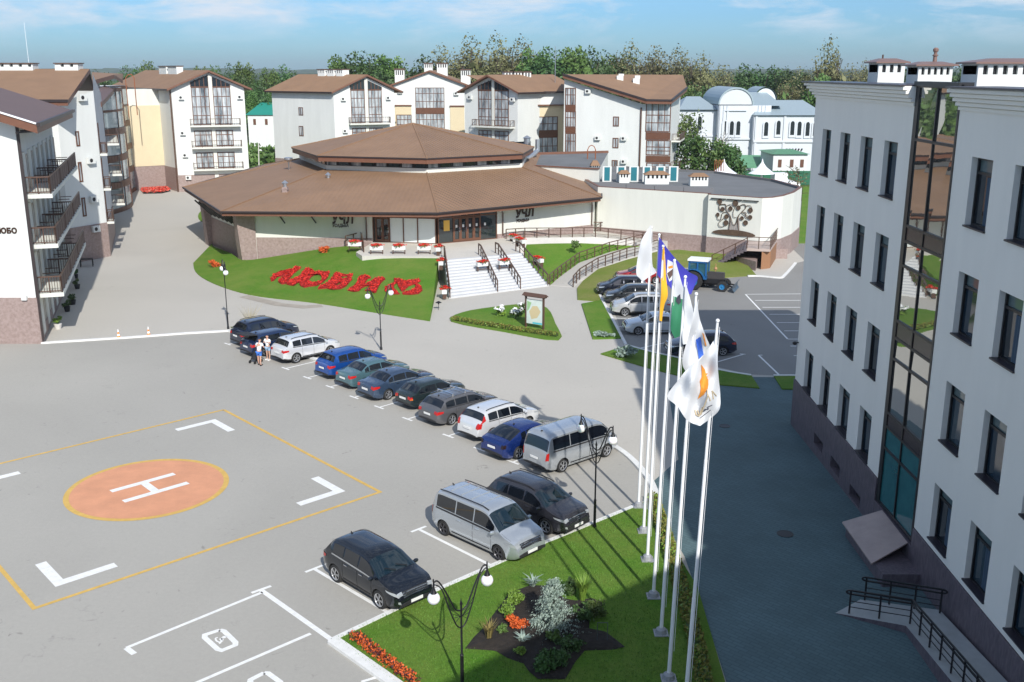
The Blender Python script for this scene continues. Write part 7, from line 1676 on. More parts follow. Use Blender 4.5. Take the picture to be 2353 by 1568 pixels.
emblem(6, o, ct_, [q_([(740, 810), (768, 812), (752, 838)]), q_([(748, 838), (772, 840), (756, 862)]), q_([(750, 870), (776, 872), (758, 895)])], M_FLO)
strokes(6, o, ct_, [q_([(765, 960), (768, 1020), (745, 1090), (705, 1190)]), q_([(768, 1000), (795, 1062)]), q_([(820, 1047), (808, 972), (848, 1018)]), q_([(652, 1145), (660, 1190), (690, 1205), (720, 1120)]), q_([(675, 1150), (685, 1190)])], M_FLT, .012)
strokes(6, o, ct_, [q_([(720, 1165), (750, 1150), (740, 1140), (775, 1140), (770, 1120), (810, 1102)]), q_([(700, 1222), (740, 1190), (795, 1148)])], M_FLK, .007)
# ------------------------------------------------------------------ hedges
def hedge(P, w, h, n, lab, m, seed, cat='hedge'):
    rr = random.Random(seed); P = [Vector(p) for p in P]; mb = MB(); tot = sum((b-a).length for a, b in zip(P[:-1], P[1:]))
    strip(mb, P, w*.7, h*.7, 1, h=h*.75)
    for i in range(n):
        t = rr.random()*tot
        for a, b in zip(P[:-1], P[1:]):
            L = (b-a).length
            if t <= L: break
            t -= L
        d = (b-a)/L; nn_ = Vector((-d.y, d.x)); u_ = rr.uniform(-1, 1); p = a+d*t+nn_*u_*w/2; z = h*(.35+.75*rr.random()*(1-.45*abs(u_))); nr = Vector((rr.gauss(0, 1), rr.gauss(0, 1), rr.gauss(.5, 1))).normalized(); A = nr.orthogonal().normalized(); B = nr.cross(A); s = rr.uniform(.04, .09)
        c_ = Vector((p.x, p.y, z)); mb.add([c_-A*s, c_-B*s*.6, c_+A*s, c_+B*s*.6], [(0, 1, 2, 3)], 0 if rr.random() < .75 else 2)
    o = mb.build('hedge', [m, M_LEAFD, M_LEAFB]); return tag(o, lab, cat)
M_HED = mat('yellow_green_hedge', (.09, .11, .02), .8, col2=(.24, .22, .04), vs=6)
hedge([(6.25, 42.0), (6.25, 36), (6.1, 30), (5.7, 24)], .55, .45, 7000, 'clipped yellow green hedge running behind the flagpoles', M_HED, 3)
hedge([xy(G(1040, 737)), xy(G(1100, 748)), xy(G(1200, 764)), xy(G(1280, 776))], .5, .4, 3500, 'low golden hedge along the front of the map board lawn', M_HED, 4)
rr = random.Random(9); mb = MB()
for i in range(1500):
    a = G(783, 1473).lerp(G(925, 1585), rr.random()); p = Vector((a.x+rr.uniform(.25, .6), a.y+rr.uniform(-.1, .35), .12+rr.random()*.16)); leaves(mb, p, (.05, .05), 1, .045, 0 if rr.random() < .6 else 1, 1, r=rr)
o = mb.build('flower_border', [M_ORF, mat('maroon_leaf', (.06, .015, .02), .7)]); tag(o, 'strip of orange and maroon flowers along the white kerb at the bottom', 'flower bed')
# ------------------------------------------------------------------ planted bed
V5 = lambda x, y, z=0.0: G(1011+x/4, 1176.5+y/4, z)
soil = [xy(V5(*p)) for p in [(230, 1280), (310, 1170), (400, 1090), (460, 1000), (560, 870), (640, 760), (740, 735), (830, 700), (1000, 705), (1150, 820), (1260, 840), (1400, 815), (1490, 850), (1490, 910), (1380, 960), (1370, 1100), (1520, 1130), (1640, 1220), (1700, 1270), (1600, 1290), (1330, 1300), (1250, 1400), (1150, 1566), (900, 1566), (820, 1500), (770, 1420), (620, 1370), (520, 1310), (480, 1300)]]
cS = sum(soil, Vector((0, 0)))/len(soil); mb = MB(); n = len(soil); rr = random.Random(4)
vs = []
for f, z in ((1, .08), (.94, .13), (.75, .16), (.45, .2)): vs += [(cS.x+(p.x-cS.x)*f, cS.y+(p.y-cS.y)*f, z+rr.uniform(0, .05)) for p in soil]
vs.append((cS.x, cS.y, .24)); mb.add(vs, [(r_*n+k, r_*n+(k+1) % n, (r_+1)*n+(k+1) % n, (r_+1)*n+k) for r_ in range(3) for k in range(n)]+[(3*n+k, 3*n+(k+1) % n, 4*n) for k in range(n)])
struct('soil_bed', mb, M_SOIL, smooth=False)
def shrub(name, px, py, r_, h, n, size, m, lab, seed, cat='shrub', clumps=12, z0=.12, m2=None, flat=1.0):
    b = V5(px, py); e = empty(name, (b.x, b.y, 0), 0, lab, cat); rr = random.Random(seed)
    mb = MB()
    for k in range(5): t = rr.uniform(0, 6.28); mb.bar((0, 0, .05), (math.cos(t)*r_*.5, math.sin(t)*r_*.5, h*.7), .012, 4)
    mb.build('stem', M_BARK, e); mb = MB(); leaves(mb, (0, 0, z0+h*.55), (r_*1.25, h*.6), int(n*1.7), size, 0, clumps, 1, .5, rr)
    mb.build('foliage', m, e); return e
shrub('shrub', 690, 880, .30, .5, 900, .035, M_LEAFB, 'round yellow green shrub at the back left of the soil bed', 1, flat=1)
shrub('shrub', 645, 1000, .28, .48, 800, .035, M_LEAFB, 'round yellow green shrub just in front of its twin, above the orange plant', 2)
shrub('shrub', 730, 1090, .36, .35, 500, .045, M_ORF, 'orange red leaved shrub in the soil bed', 3)
shrub('shrub', 1420, 990, .38, .55, 500, .045, M_LEAFM, 'loose mid green shrub at the right edge of the soil bed', 5)
shrub('shrub', 1210, 790, .22, .6, 350, .06, M_LEAFD, 'dark green leafy plant left of the tall yellow green one', 6)
shrub('shrub', 745, 1340, .17, .25, 260, .04, M_LEAFB, 'tiny bright shrub in the shaded front of the soil bed', 7)
shrub('shrub', 1045, 1230, .22, .4, 200, .06, M_LEAFM, 'small green leafed plant in the shade of the spruce', 8)
shrub('shrub', 980, 1470, .45, .5, 500, .07, M_LEAFD, 'dark spreading plant at the very front of the soil bed', 10)
shrub('shrub', 890, 1090, .24, .3, 300, .05, M_LEAFS, 'small silver plant at the left foot of the blue spruce', 11)
def spiky(px, py, h, n, lean, m, lab, seed, w=.02, cat='grass clump', name='grass_clump'):
    b = V5(px, py); rr = random.Random(seed); mb = MB()
    for i in range(n):
        t = rr.uniform(0, 6.28); L = h*rr.uniform(.6, 1.1); a = Vector((rr.uniform(-.06, .06), rr.uniform(-.06, .06), .1)); d = Vector((math.cos(t), math.sin(t), 0)); s = Vector((-d.y, d.x, 0))*w
        p1 = a+d*L*lean*.35+Vector((0, 0, L*.6)); p2 = a+d*L*lean+Vector((0, 0, L*(1-.3*lean))); mb.add([a-s, a+s, p1+s*.8, p1-s*.8, p2], [(0, 1, 2, 3), (3, 2, 4)])
    o = mb.build(name, m); o.location = (b.x, b.y, 0); return tag(o, lab, cat)
spiky(450, 1200, .8, 60, .45, mat('tawny_grass', (.20, .16, .05), .8), 'tawny grass clump at the left tip of the soil bed', 1)
spiky(1310, 850, 1.1, 320, .35, M_LEAFB, 'tall feathery yellow green clump at the back right of the soil bed', 2, w=.012)
spiky(850, 720, .6, 26, .8, M_LEAFS, 'silver sword leaved plant at the back tip of the soil bed', 3, w=.04, cat='plant', name='plant')
spiky(760, 1230, .4, 60, .8, M_LEAFS, 'low silver plant in the shaded middle of the soil bed', 4, w=.03, cat='plant', name='plant')
shrub('shrub', 1290, 1010, .42, .5, 500, .05, M_LEAFD, 'dark low shrub tucked behind the right side of the spruce', 21)
shrub('shrub', 1180, 1290, .4, .35, 450, .05, M_LEAFD, 'dark low shrub in the shade right of the spruce foot', 22)
shrub('shrub', 1120, 1420, .38, .4, 400, .06, M_LEAFD, 'dark shrub in the shade near the front right of the bed', 23)
shrub('shrub', 560, 1130, .2, .22, 260, .04, M_LEAFM, 'little green cushion plant beside the tawny grass', 24)
# blue spruce
b = V5(1040, 1110); e = empty('spruce', (b.x, b.y, 0), 0, 'young blue silver spruce in the middle of the soil bed', 'tree'); mb = MB(); mb.bar((0, 0, 0), (0, 0, 2.1), .05, 6, r2=.01); mb.build('trunk', M_BARK, e); mb = MB(); rr = random.Random(5)
for lvl in range(11):
    z = .25+lvl*.17; L = 1.15*(1-lvl/12.5)
    for k in range(13):
        t = rr.uniform(0, 6.28); d = Vector((math.cos(t), math.sin(t), -.05)); LL = L*rr.uniform(.75, 1.1)
        for j in range(12):
            p = Vector((0, 0, z))+d*LL*(j+1)/12; s = .06*(1.25-j/14)
            for q in range(3): tt = rr.uniform(0, 6.28); nr = Vector((math.cos(tt), math.sin(tt), rr.uniform(.2, 1))).normalized(); A = nr.orthogonal().normalized(); B = nr.cross(A); pp_ = p+Vector((rr.gauss(0, .035), rr.gauss(0, .035), rr.gauss(0, .025))); mb.add([pp_-A*s, pp_-B*s*.4, pp_+A*s, pp_+B*s*.4], [(0, 1, 2, 3)])
mb.build('needles', M_LEAFS, e)
mb = MB(); b = V5(1490, 1230); mb.tube([(-.17, 0, 0), (-.17, 0, .75), (.17, 0, .75), (.17, 0, 0)], .012, 5); o = mb.build('plant_support', mat('support_metal', (.08, .09, .1), .4)); o.location = (b.x, b.y, .1); tag(o, 'thin metal plant support hoop in the shaded soil', 'plant support')
# grass blades on the near lawn
rr = random.Random(14); mb = MB()
def inside(p, poly):
    c_ = False; j = len(poly)-1
    for i in range(len(poly)):
        a, b = poly[i], poly[j]
        if (a.y > p.y) != (b.y > p.y) and p.x < (b.x-a.x)*(p.y-a.y)/(b.y-a.y)+a.x: c_ = not c_
        j = i
    return c_
np_ = [Vector(p[:2]) for p in near]; cnt = 0
while cnt < 16000:
    p = Vector((rr.uniform(-7, 6.2), rr.uniform(20, 41)))
    if not inside(p, np_) or inside(p, soil): continue
    cnt += 1
    for k in range(2):
        t = rr.uniform(0, 6.28); h = rr.uniform(.03, .08); q = p+Vector((rr.uniform(-.04, .04), rr.uniform(-.04, .04))); s = Vector((math.cos(t), math.sin(t)))*.011
        mb.add([(q.x-s.x, q.y-s.y, .088), (q.x+s.x, q.y+s.y, .088), (q.x+rr.uniform(-.03, .03), q.y+rr.uniform(-.03, .03), .09+h)], [(0, 1, 2)])
o = mb.build('grass', mat('grass_blade', (.08, .18, .02), .8, col2=(.16, .30, .05), vs=3)); tag(o, 'short grass blades of the near lawn', 'grass', kind='stuff')
# ------------------------------------------------------------------ flower letters on the bank
Q1 = lambda L_: [(588.2+x*.2187, 514.7+y*.2187) for x, y in L_]
Q2 = lambda L_: [(514.7+x/4, 413.6+y/4) for x, y in L_]
LET = [('first of five red flower letters on the lawn, at the left end', [Q1([(150, 580), (185, 540), (240, 510), (320, 490), (395, 478), (410, 455), (440, 452), (475, 470), (470, 492), (445, 500), (395, 535), (350, 590), (310, 635), (270, 637), (235, 615), (240, 590), (280, 570), (322, 541), (270, 550), (225, 570), (190, 605), (160, 612)])]),
 ('second red flower letter, a stroke joined to a ring', [Q1([(318, 640), (325, 620), (370, 590), (420, 575), (460, 550), (490, 510), (515, 478), (560, 472), (600, 490), (618, 515), (660, 505), (720, 510), (775, 505), (770, 535), (750, 575), (700, 620), (640, 650), (570, 668), (510, 675), (465, 655), (452, 615), (430, 625), (400, 650), (350, 652)]), Q1([(550, 602), (588, 562), (630, 542), (672, 535), (692, 562), (692, 598), (650, 614), (600, 622)])]),
 ('middle of the five red flower letters', [Q1([(650, 690), (680, 650), (730, 640), (770, 605), (800, 570), (820, 530), (860, 520), (900, 530), (950, 540), (1020, 533), (1020, 550), (1000, 570), (1015, 595), (985, 620), (950, 660), (890, 688), (800, 690), (740, 685), (690, 685)]), Q1([(895, 575), (905, 556), (955, 552), (962, 572), (920, 584)]), Q1([(825, 655), (880, 616), (892, 635), (855, 655)])]),
 ('fourth red flower letter, two leaning uprights', [Q1([(965, 710), (980, 685), (1030, 655), (1060, 620), (1085, 560), (1110, 545), (1170, 548), (1210, 570), (1205, 585), (1180, 585), (1150, 620), (1135, 645), (1180, 625), (1220, 600), (1250, 575), (1345, 570), (1360, 590), (1320, 620), (1290, 660), (1265, 720), (1240, 728), (1200, 715), (1145, 710), (1165, 690), (1200, 665), (1150, 665), (1110, 680), (1085, 708), (1030, 712)])]),
 ('last red flower letter beside the white steps, heart shaped', [Q2([(1475, 1025), (1480, 990), (1520, 972), (1568, 942), (1560, 918), (1610, 912), (1660, 935), (1700, 930), (1790, 918), (1808, 935), (1772, 958), (1812, 985), (1825, 1020), (1790, 1050), (1720, 1057), (1640, 1057), (1640, 1043), (1690, 1030), (1750, 1008), (1762, 978), (1750, 960), (1700, 985), (1650, 1028), (1630, 1030), (1602, 985), (1590, 952), (1568, 962), (1560, 1000), (1590, 1035), (1615, 1054), (1560, 1052), (1522, 1047), (1532, 1010), (1518, 1012), (1490, 1042)])])]
from mathutils.geometry import tessellate_polygon
rr = random.Random(77)
for lab, loops in LET:
    flat = [q for L_ in loops for q in L_]; tris = tessellate_polygon([[Vector((x, -y, 0)) for x, y in L_] for L_ in loops])
    W3 = [onbank(x, y) for x, y in flat]; up = Vector((0, 0, .10)); mg_ = MB(); mb = MB(); n = len(flat)
    mg_.add([*W3, *[p+up for p in W3]], [(a+n, b+n, c+n) for a, b, c in tris]); k0 = 0
    for L_ in loops: mg_.add([*W3, *[p+up for p in W3]], [(k0+k, k0+(k+1) % len(L_), n+k0+(k+1) % len(L_), n+k0+k) for k in range(len(L_))]); k0 += len(L_)
    for a, b, c in tris:
        A, B, C_3 = W3[a], W3[b], W3[c]; ar = (B-A).cross(C_3-A).length/2
        for k in range(int(ar*95)+1):
            u_, v_ = rr.random(), rr.random()
            if u_+v_ > 1: u_, v_ = 1-u_, 1-v_
            p = A+(B-A)*u_+(C_3-A)*v_; nr = Vector((rr.gauss(0, .5), rr.gauss(0, .5), 1)).normalized(); X_ = nr.orthogonal().normalized(); Y_ = nr.cross(X_); s_ = rr.uniform(.04, .085); c0_ = p+Vector((0, 0, .10+rr.uniform(0, .07))); mb.add([c0_-X_*s_, c0_-Y_*s_, c0_+X_*s_, c0_+Y_*s_], [(0, 1, 2, 3)])
    ctr = Vector(W3[0]); e = empty('flower_letter', ctr, 0, lab, 'flower bed', 'red flower letters on the lawn')
    for nm, q, m in (('blossom', mb, M_REDF), ('bedding', mg_, mat('deep_red_bedding', (.30, .01, .008), .8, var=.3, vs=5))): o = q.build(nm, m, e); o.location = -ctr
for px, py, lb, m in ((747, 580, 'orange flowering shrub on the lawn below the granite plinth', M_ORF), (490, 614, 'orange flowering shrub at the left tip of the lawn', M_ORF)):
    p = onbank(px, py); e = empty('flowering_shrub', p, 0, lb, 'shrub'); rr = random.Random(px); mb = MB(); leaves(mb, (0, 0, .35), (.7, .4), 500, .08, 0, 12, r=rr); mb.build('flowers', m, e); mb = MB(); leaves(mb, (0, 0, .2), (.6, .25), 150, .08, 0, 8, r=rr); mb.build('foliage', M_LEAFM, e)
# plants on the map board lawn, small conifers, etc.
def vshrub(px, py, r_, h, n, size, m, lab, seed, name='shrub', z=0.06, m2=None):
    b = G(px, py, z); e = empty(name, b, 0, lab, 'shrub'); rr = random.Random(seed); mb = MB(); mb.bar((0, 0, 0), (0, 0, h*.6), .02, 4); mb.build('stem', M_BARK, e); mb = MB(); leaves(mb, (0, 0, h*.55), (r_, h*.5), n, size, 0, 10, r=rr)
    if m2: leaves(mb, (0, 0, h*.75), (r_, h*.35), n//2, size*1.1, 1, 7, r=rr)
    mb.build('foliage', [m, m2 or m], e); return e
vshrub(1150, 727, .5, .8, 260, .09, M_LEAFB, 'white flowering shrub on the map board lawn, left one', 1, m2=M_CLOTHW)
vshrub(1185, 733, .55, .8, 300, .09, M_LEAFM, 'white flowering shrub on the map board lawn, beside the board', 2, m2=M_CLOTHW); vshrub(1200, 722, .5, .9, 260, .09, M_LEAFM, 'white flowering shrub right behind the map board', 4, m2=M_CLOTHW)
vshrub(1320, 574, .7, 1.0, 300, .1, M_LEAFM, 'small green bush alone on the grass inside the ramp', 5, z=1.5)
vshrub(1387, 772, .8, .35, 300, .1, M_LEAFS, 'flat silver juniper on the small lawn by the car park', 6); vshrub(1438, 822, .9, .8, 500, .1, M_LEAFS, 'pale spreading juniper at the corner of the car park lawn', 7); vshrub(546, 762, .6, .45, 260, .08, M_LEAFM, 'low plant at the lawn corner behind the navy suv', 8)
spk = G(575, 745); rr = random.Random(3); mb = MB()
for i in range(60): t = rr.uniform(0, 6.28); mb.bar((0, 0, 0), (math.cos(t)*rr.uniform(.2, 1.1), math.sin(t)*rr.uniform(.2, .9), rr.uniform(.5, 1.6)), .015, 3, r2=.004)
o = mb.build('dry_grass_clump', mat('straw', (.4, .35, .22), .8)); o.location = spk; tag(o, 'dry straw coloured grass clump behind the navy suv', 'grass clump')
# ------------------------------------------------------------------ map board
p0, p1 = xy(G(1208.5, 753.6)), xy(G(1248.5, 760)); e = empty('map_board', (p0.x, p0.y, .05), 0, 'brown framed map board on two posts in the triangular lawn', 'sign'); q = p1-p0; F = Face((0, 0), q); L = q.length; ht_ = upto(p0, 680)
mb = MB(); 
for s in (0, L): mb.bar(F.P(s, 0, 0), F.P(s, ht_, 0), .06)
mb.build('post', M_BROWN, e); mb = MB(); F.box(mb, .07, L-.07, ht_-2.1, ht_-.25, -.03, .03); bd_ = mb.build('panel', mat('map_paper', (.62, .70, .66), .5, var=.06, vs=2), e)
mb = MB(); mb.poly([F.P(*p, .036) for p in [(.3, ht_-1.2), (.6, ht_-.75), (1.0, ht_-.7), (1.3, ht_-1.1), (1.0, ht_-1.6), (.5, ht_-1.75)]]); mb.build('map_area', mat('map_tan', (.60, .50, .30), .6), bd_)
mb = MB(); mb.poly([F.P(*p, .034) for p in [(.12, ht_-.4), (.5, ht_-.5), (.3, ht_-1.0), (.12, ht_-1.2)]]); F.box(mb, .6, L-.1, ht_-2.08, ht_-1.95, .03, .034, 1); mb.build('map_area', [mat('map_green', (.3, .5, .25), .6), mat('map_cyan', (.1, .5, .6), .6)], bd_)
mb = MB(); F.box(mb, -.12, L+.12, ht_-.08, ht_, -.28, .05); vs = [F.P(-.2, ht_+.02, .3), F.P(L+.2, ht_+.02, .3), F.P(L+.2, ht_+.22, -.05), F.P(-.2, ht_+.22, -.05), F.P(-.2, ht_, -.4), F.P(L+.2, ht_, -.4)]; mb.add(vs, [(0, 1, 2, 3), (3, 2, 5, 4), (0, 4, 5, 1), (0, 3, 4), (1, 5, 2)]); mb.build('roof', M_BROWN, e)
# garden lamps
for px, py, lb in ((1008, 712, 'small mushroom shaped garden lamp on the lawn by the steps'),):
    e = empty('garden_lamp', G(px, py), 0, lb, 'garden lamp'); mb = MB(); mb.bar((0, 0, 0), (0, 0, .55), .02, 6); mb.build('post', M_BLACK, e); mb = MB(); mb.lathe([(.06, .45), (.06, .56), (.26, .58), (.05, .7)], (0, 0, 0), 12); mb.build('shade', M_BLACK, e)
# cones, pots, street furniture on the left street
for px, py, lb in ((273, 778, 'orange and white traffic cone on the kerb, left one'), (342, 772, 'orange and white traffic cone on the kerb, right one')):
    e = empty('traffic_cone', G(px, py, .0), 0, lb, 'traffic cone', 'traffic cones on the kerb'); mb = MB(); mb.box(-.18, .18, -.18, .18, 0, .04); mb.lathe([(.13, .04), (.10, .2)], (0, 0, 0), 12); mb.lathe([(.075, .34), (.05, .48)], (0, 0, 0), 12); mb.build('body', mat('cone_orange', (.85, .25, .02), .5), e)
    mb = MB(); mb.lathe([(.10, .2), (.075, .34)], (0, 0, 0), 12); mb.lathe([(.05, .48), (.02, .68)], (0, 0, 0), 12); mb.build('band', M_POLEW, e)
for px, py, r_, m, lb, potm in ((134, 756, .34, M_LEAFB, 'yellow green planted pot at the sunny corner of the near hotel wing', M_LSTONE), (155, 716, .3, M_LEAFD, 'dark plant pot in the shade, second along the street wall', M_TRIM), (167, 700, .34, M_LEAFD, 'dark plant pot in the shade, third along the street wall', M_TRIM), (178, 664, .3, M_LEAFM, 'small green pot plant in the shade, fourth along the street wall', M_TRIM), (176, 640, .2, M_LEAFD, 'slim dark plant pot in the shade before the corner', M_TRIM)):
    e = empty('plant_pot', G(px, py), 0, lb, 'plant pot', 'pots along the left street wall'); rr = random.Random(px*3); mb = MB(); mb.lathe([(r_*.6, 0), (r_*.85, .38), (r_*.8, .4)], (0, 0, 0), 14); mb.build('pot', potm, e); mb = MB(); leaves(mb, (0, 0, .65), (r_*1.2, .35), 260, .07, 0, 9, r=rr); mb.build('plant', m, e)
for px, py, m, lb in ((231, 578, mat('dark_red_bag', (.25, .03, .02), .7), 'dark red bean bag chair in the shade, nearer one'), (237, 565, mat('rust_bag', (.30, .07, .03), .7), 'rust red bean bag chair in the shade, further one'), (229, 572, mat('purple_bag', (.10, .04, .16), .7), 'purple bean bag chair between the red ones')):
    p = G(px, py); mb = MB(); mb.lathe([(.1, 0), (.5, .04), (.55, .25), (.42, .5), (.25, .72), (.05, .8)], (0, 0, 0), 14); o = mb.build('bean_bag', m, smooth=True); o.location = p; tag(o, lb, 'bean bag', 'bean bags by the street wall')
e = empty('terrace_table', G(200, 612), R(20), 'small dark metal table in the shade of the second hotel block', 'table'); mb = MB(); mb.box(-.6, .6, -.45, .45, .70, .74); mb.build('top', M_BLACK, e)
for x in (-.55, .55):
    for y in (-.4, .4): mb = MB(); mb.bar((x, y, 0), (x, y, .7), .03); mb.build('leg', M_BLACK, e)
bed = [(322, 437), (345, 432), (382, 434), (392, 440), (372, 445), (330, 446)]
mb = MB(); rr = random.Random(6); P = [xy(G(*p)) for p in bed]; c_ = sum(P, Vector((0, 0)))/6; mb.prism(P, 0, .15, 1)
for i in range(1400):
    k = rr.randrange(6); t = rr.random()**.5; p = c_.lerp(P[k].lerp(P[(k+1) % 6], rr.random()), t); leaves(mb, (p.x, p.y, .35), (.2, .2), 1, .16, rr.choice((0, 2, 2)), 1, r=rr)
o = mb.build('flower_bed', [M_REDF, M_SOIL, mat('coral_flower', (.6, .14, .10), .8)]); tag(o, 'red and coral flower bed at the far end of the left street', 'flower bed')
# ------------------------------------------------------------------ people
def skin_mesh(nodes, edges, name, m, par, root=0, lv=2):
    me = bpy.data.meshes.new(name); me.from_pydata([n_[:3] for n_ in nodes], edges, []); o = bpy.data.objects.new(name, me); col.objects.link(o)
    o.modifiers.new('s', 'SKIN'); bpy.context.view_layer.objects.active = o
    for i, v in enumerate(me.skin_vertices[0].data): v.radius = (nodes[i][3], nodes[i][4] if len(nodes[i]) > 4 else nodes[i][3]); v.use_root = (i == root)
    sb = o.modifiers.new('u', 'SUBSURF'); sb.levels = lv; bpy.context.view_layer.update()
    nm_ = bpy.data.meshes.new_from_object(o.evaluated_get(bpy.context.evaluated_depsgraph_get())); bpy.data.objects.remove(o); nm_.name = name
    nm_.materials.clear(); nm_.materials.append(m); nm_.polygons.foreach_set('use_smooth', [True]*len(nm_.polygons)); r_ = bpy.data.objects.new(name, nm_); col.objects.link(r_); r_.parent = par; return r_
def person(loc, rz, lab, sx, arms, lean=0, shirt=M_CLOTHW, short=M_CLOTHB, hair=M_HAIR, h=1.0, long_hair=False, step=.1):
    e = empty('person', loc, rz, lab, 'person'); e.scale = (h, h, h); Lx = lean
    N = [(0, 0, .95, .13, .10), (Lx*.3, 0, 1.15, .12, .09), (Lx*.7, 0, 1.35, .15, .10), (Lx, 0, 1.48, .06, .06), (Lx*1.15, 0, 1.56, .055, .055), (Lx*1.3+.01, 0, 1.64, .085, .075), (Lx*1.35+.01, 0, 1.72, .08, .07)]
    Ed = [(0, 1), (1, 2), (2, 3), (3, 4), (4, 5), (5, 6)]
    for s, st in ((1, step), (-1, -step)):
        b = len(N); N += [(0, s*.10, .88, .095), (st*.5, s*.11, .50, .06), (st*.6-.01, s*.115, .34, .052), (st, s*.12, .09, .035), (st+.13, s*.13, .04, .035)]; Ed += [(0, b), (b, b+1), (b+1, b+2), (b+2, b+3), (b+3, b+4)]
        a = arms[0 if s > 0 else 1]; b = len(N); hnd = Vector((a[3], s*a[4], a[5])); el = Vector((a[0], s*a[1], a[2]))
        N += [(Lx*.85, s*.18, 1.42, .055), (*el, .04), (*hnd, .027), ]; Ed += [(2, b), (b, b+1), (b+1, b+2)]
        d = (hnd-el).normalized(); sd = d.orthogonal().normalized()
        pm = len(N); pc_ = hnd+d*.07; N.append((*pc_, .03, .018)); Ed.append((b+2, pm))
        for f, ln_ in enumerate((.06, .07, .075, .065)): q = pc_+sd*(f-1.5)*.018+d*.03; N += [(*q, .008), (*(q+d*ln_*.6+Vector((.012, 0, -.01))), .0075)]; Ed += [(pm, len(N)-2), (len(N)-2, len(N)-1)]
        q = hnd+d*.03-sd*.035; N.append((*q, .009)); N.append((*(q+d*.045-sd*.01), .008)); Ed += [(b+2, len(N)-2), (len(N)-2, len(N)-1)]
    skin_mesh(N, Ed, 'body', M_SKIN, e)
    T = [(0, 0, .93, .155, .12), (Lx*.3, 0, 1.12, .145, .115), (Lx*.7, 0, 1.34, .18, .125), (Lx*.95, 0, 1.47, .075, .075)]; TE = [(0, 1), (1, 2), (2, 3)]
    for s in (1, -1): a = arms[0 if s > 0 else 1]; el = Vector((a[0], s*a[1], a[2])); sh_ = Vector((Lx*.85, s*.18, 1.42)); b = len(T); T += [(*sh_, .075), (*sh_.lerp(el, .6), .06)]; TE += [(2, b), (b, b+1)]
    skin_mesh(T, TE, 'shirt', shirt, e)
    Sh = [(0, 0, .95, .15, .125), (0, .10, .86, .115), (step*.35, .112, .62, .095), (0, -.10, .86, .115), (-step*.35, -.112, .62, .095)]; skin_mesh(Sh, [(0, 1), (1, 2), (0, 3), (3, 4)], 'shorts', short, e)
    Hn = [(Lx*1.33-.01, 0, 1.72, .092, .085), (Lx*1.3-.03, 0, 1.66, .085, .08)]
    if long_hair: Hn += [(Lx*1.2-.07, 0, 1.52, .07, .05), (Lx-.1, 0, 1.36, .06, .04)]
    skin_mesh(Hn, [(i, i+1) for i in range(len(Hn)-1)], 'hair', hair, e)
    mb = MB(); hx = Lx*1.32+.09
    for s in (1, -1): mb.ball((hx-.005, s*.03, 1.665), .011, 8)
    mb.build('eye', M_FLK, e); mb = MB(); mb.add([(hx, -.012, 1.63), (hx, .012, 1.63), (hx+.022, 0, 1.625), (hx-.003, 0, 1.665)], [(0, 1, 2), (1, 3, 2), (3, 0, 2)]); mb.build('nose', M_SKIN, e)
    mb = MB(); mb.box(hx-.02, hx+.002, -.022, .022, 1.595, 1.602); mb.build('mouth', M_TAIL, e)
    for s in (1, -1): mb = MB(); mb.box(-.02, .03+0*s, s*.085-.012, s*.085+.012, 1.62, 1.68, T=lambda x, y, z: (x+Lx*1.3, y, z)); mb.build('ear', M_SKIN, e)
    for s, st in ((1, step), (-1, -step)): mb = MB(); mb.box(st-.05, st+.2, s*.125-.045, s*.125+.045, 0, .06); mb.build('shoe', M_POLEW if hair is M_HAIR else M_BLACK, e)
    return e
p = G(597, 840); person((p.x, p.y, .006), R(75), 'person in a white t-shirt and bright blue shorts leaning towards the open car boot', 1, [(.12, .3, 1.2, .35, .25, 1.12), (.12, .3, 1.2, .34, .22, 1.1)], lean=.14, hair=mat('short_brown_hair', (.10, .05, .025), .7))
p = G(617, 827); person((p.x, p.y, .006), R(-110), 'person with long dark hair, white top and pale denim shorts beside the open boot', 1, [(.05, .26, 1.2, .18, .12, 1.3), (.02, .3, 1.18, .2, .1, 1.25)], short=M_CLOTHL, h=.96, long_hair=True, step=.04)
p = G(588, 834); e = empty('pushchair', (p.x, p.y, .006), R(60), 'folded black pushchair behind the person in the white t-shirt', 'pushchair'); mb = MB(); mb.bar((-.3, -.2, .1), (.3, -.2, 1.0), .025); mb.bar((-.3, .2, .1), (.3, .2, 1.0), .025); mb.bar((.3, -.2, 1.0), (.3, .2, 1.0), .025); mb.bar((.3, -.2, .1), (-.1, -.2, .7), .025); mb.bar((.3, .2, .1), (-.1, .2, .7), .025); mb.build('frame', M_BLACK, e)
mb = MB(); mb.add([(-.2, -.18, .25), (-.2, .18, .25), (.1, .18, .75), (.1, -.18, .75), (.15, -.18, .3), (.15, .18, .3)], [(0, 1, 2, 3), (0, 4, 5, 1), (4, 3, 2, 5)]); mb.build('seat', M_TRIM, e)
for x in (-.3, .3):
    for s in (1, -1): mb = MB(); mb.lathe([(.11, -.02), (.11, .02)], (0, 0, 0), 12, 0, lambda a, b, c: (a, c, b)); w = mb.build('wheel', M_TYRE, e); w.location = (x, s*.22, .11)
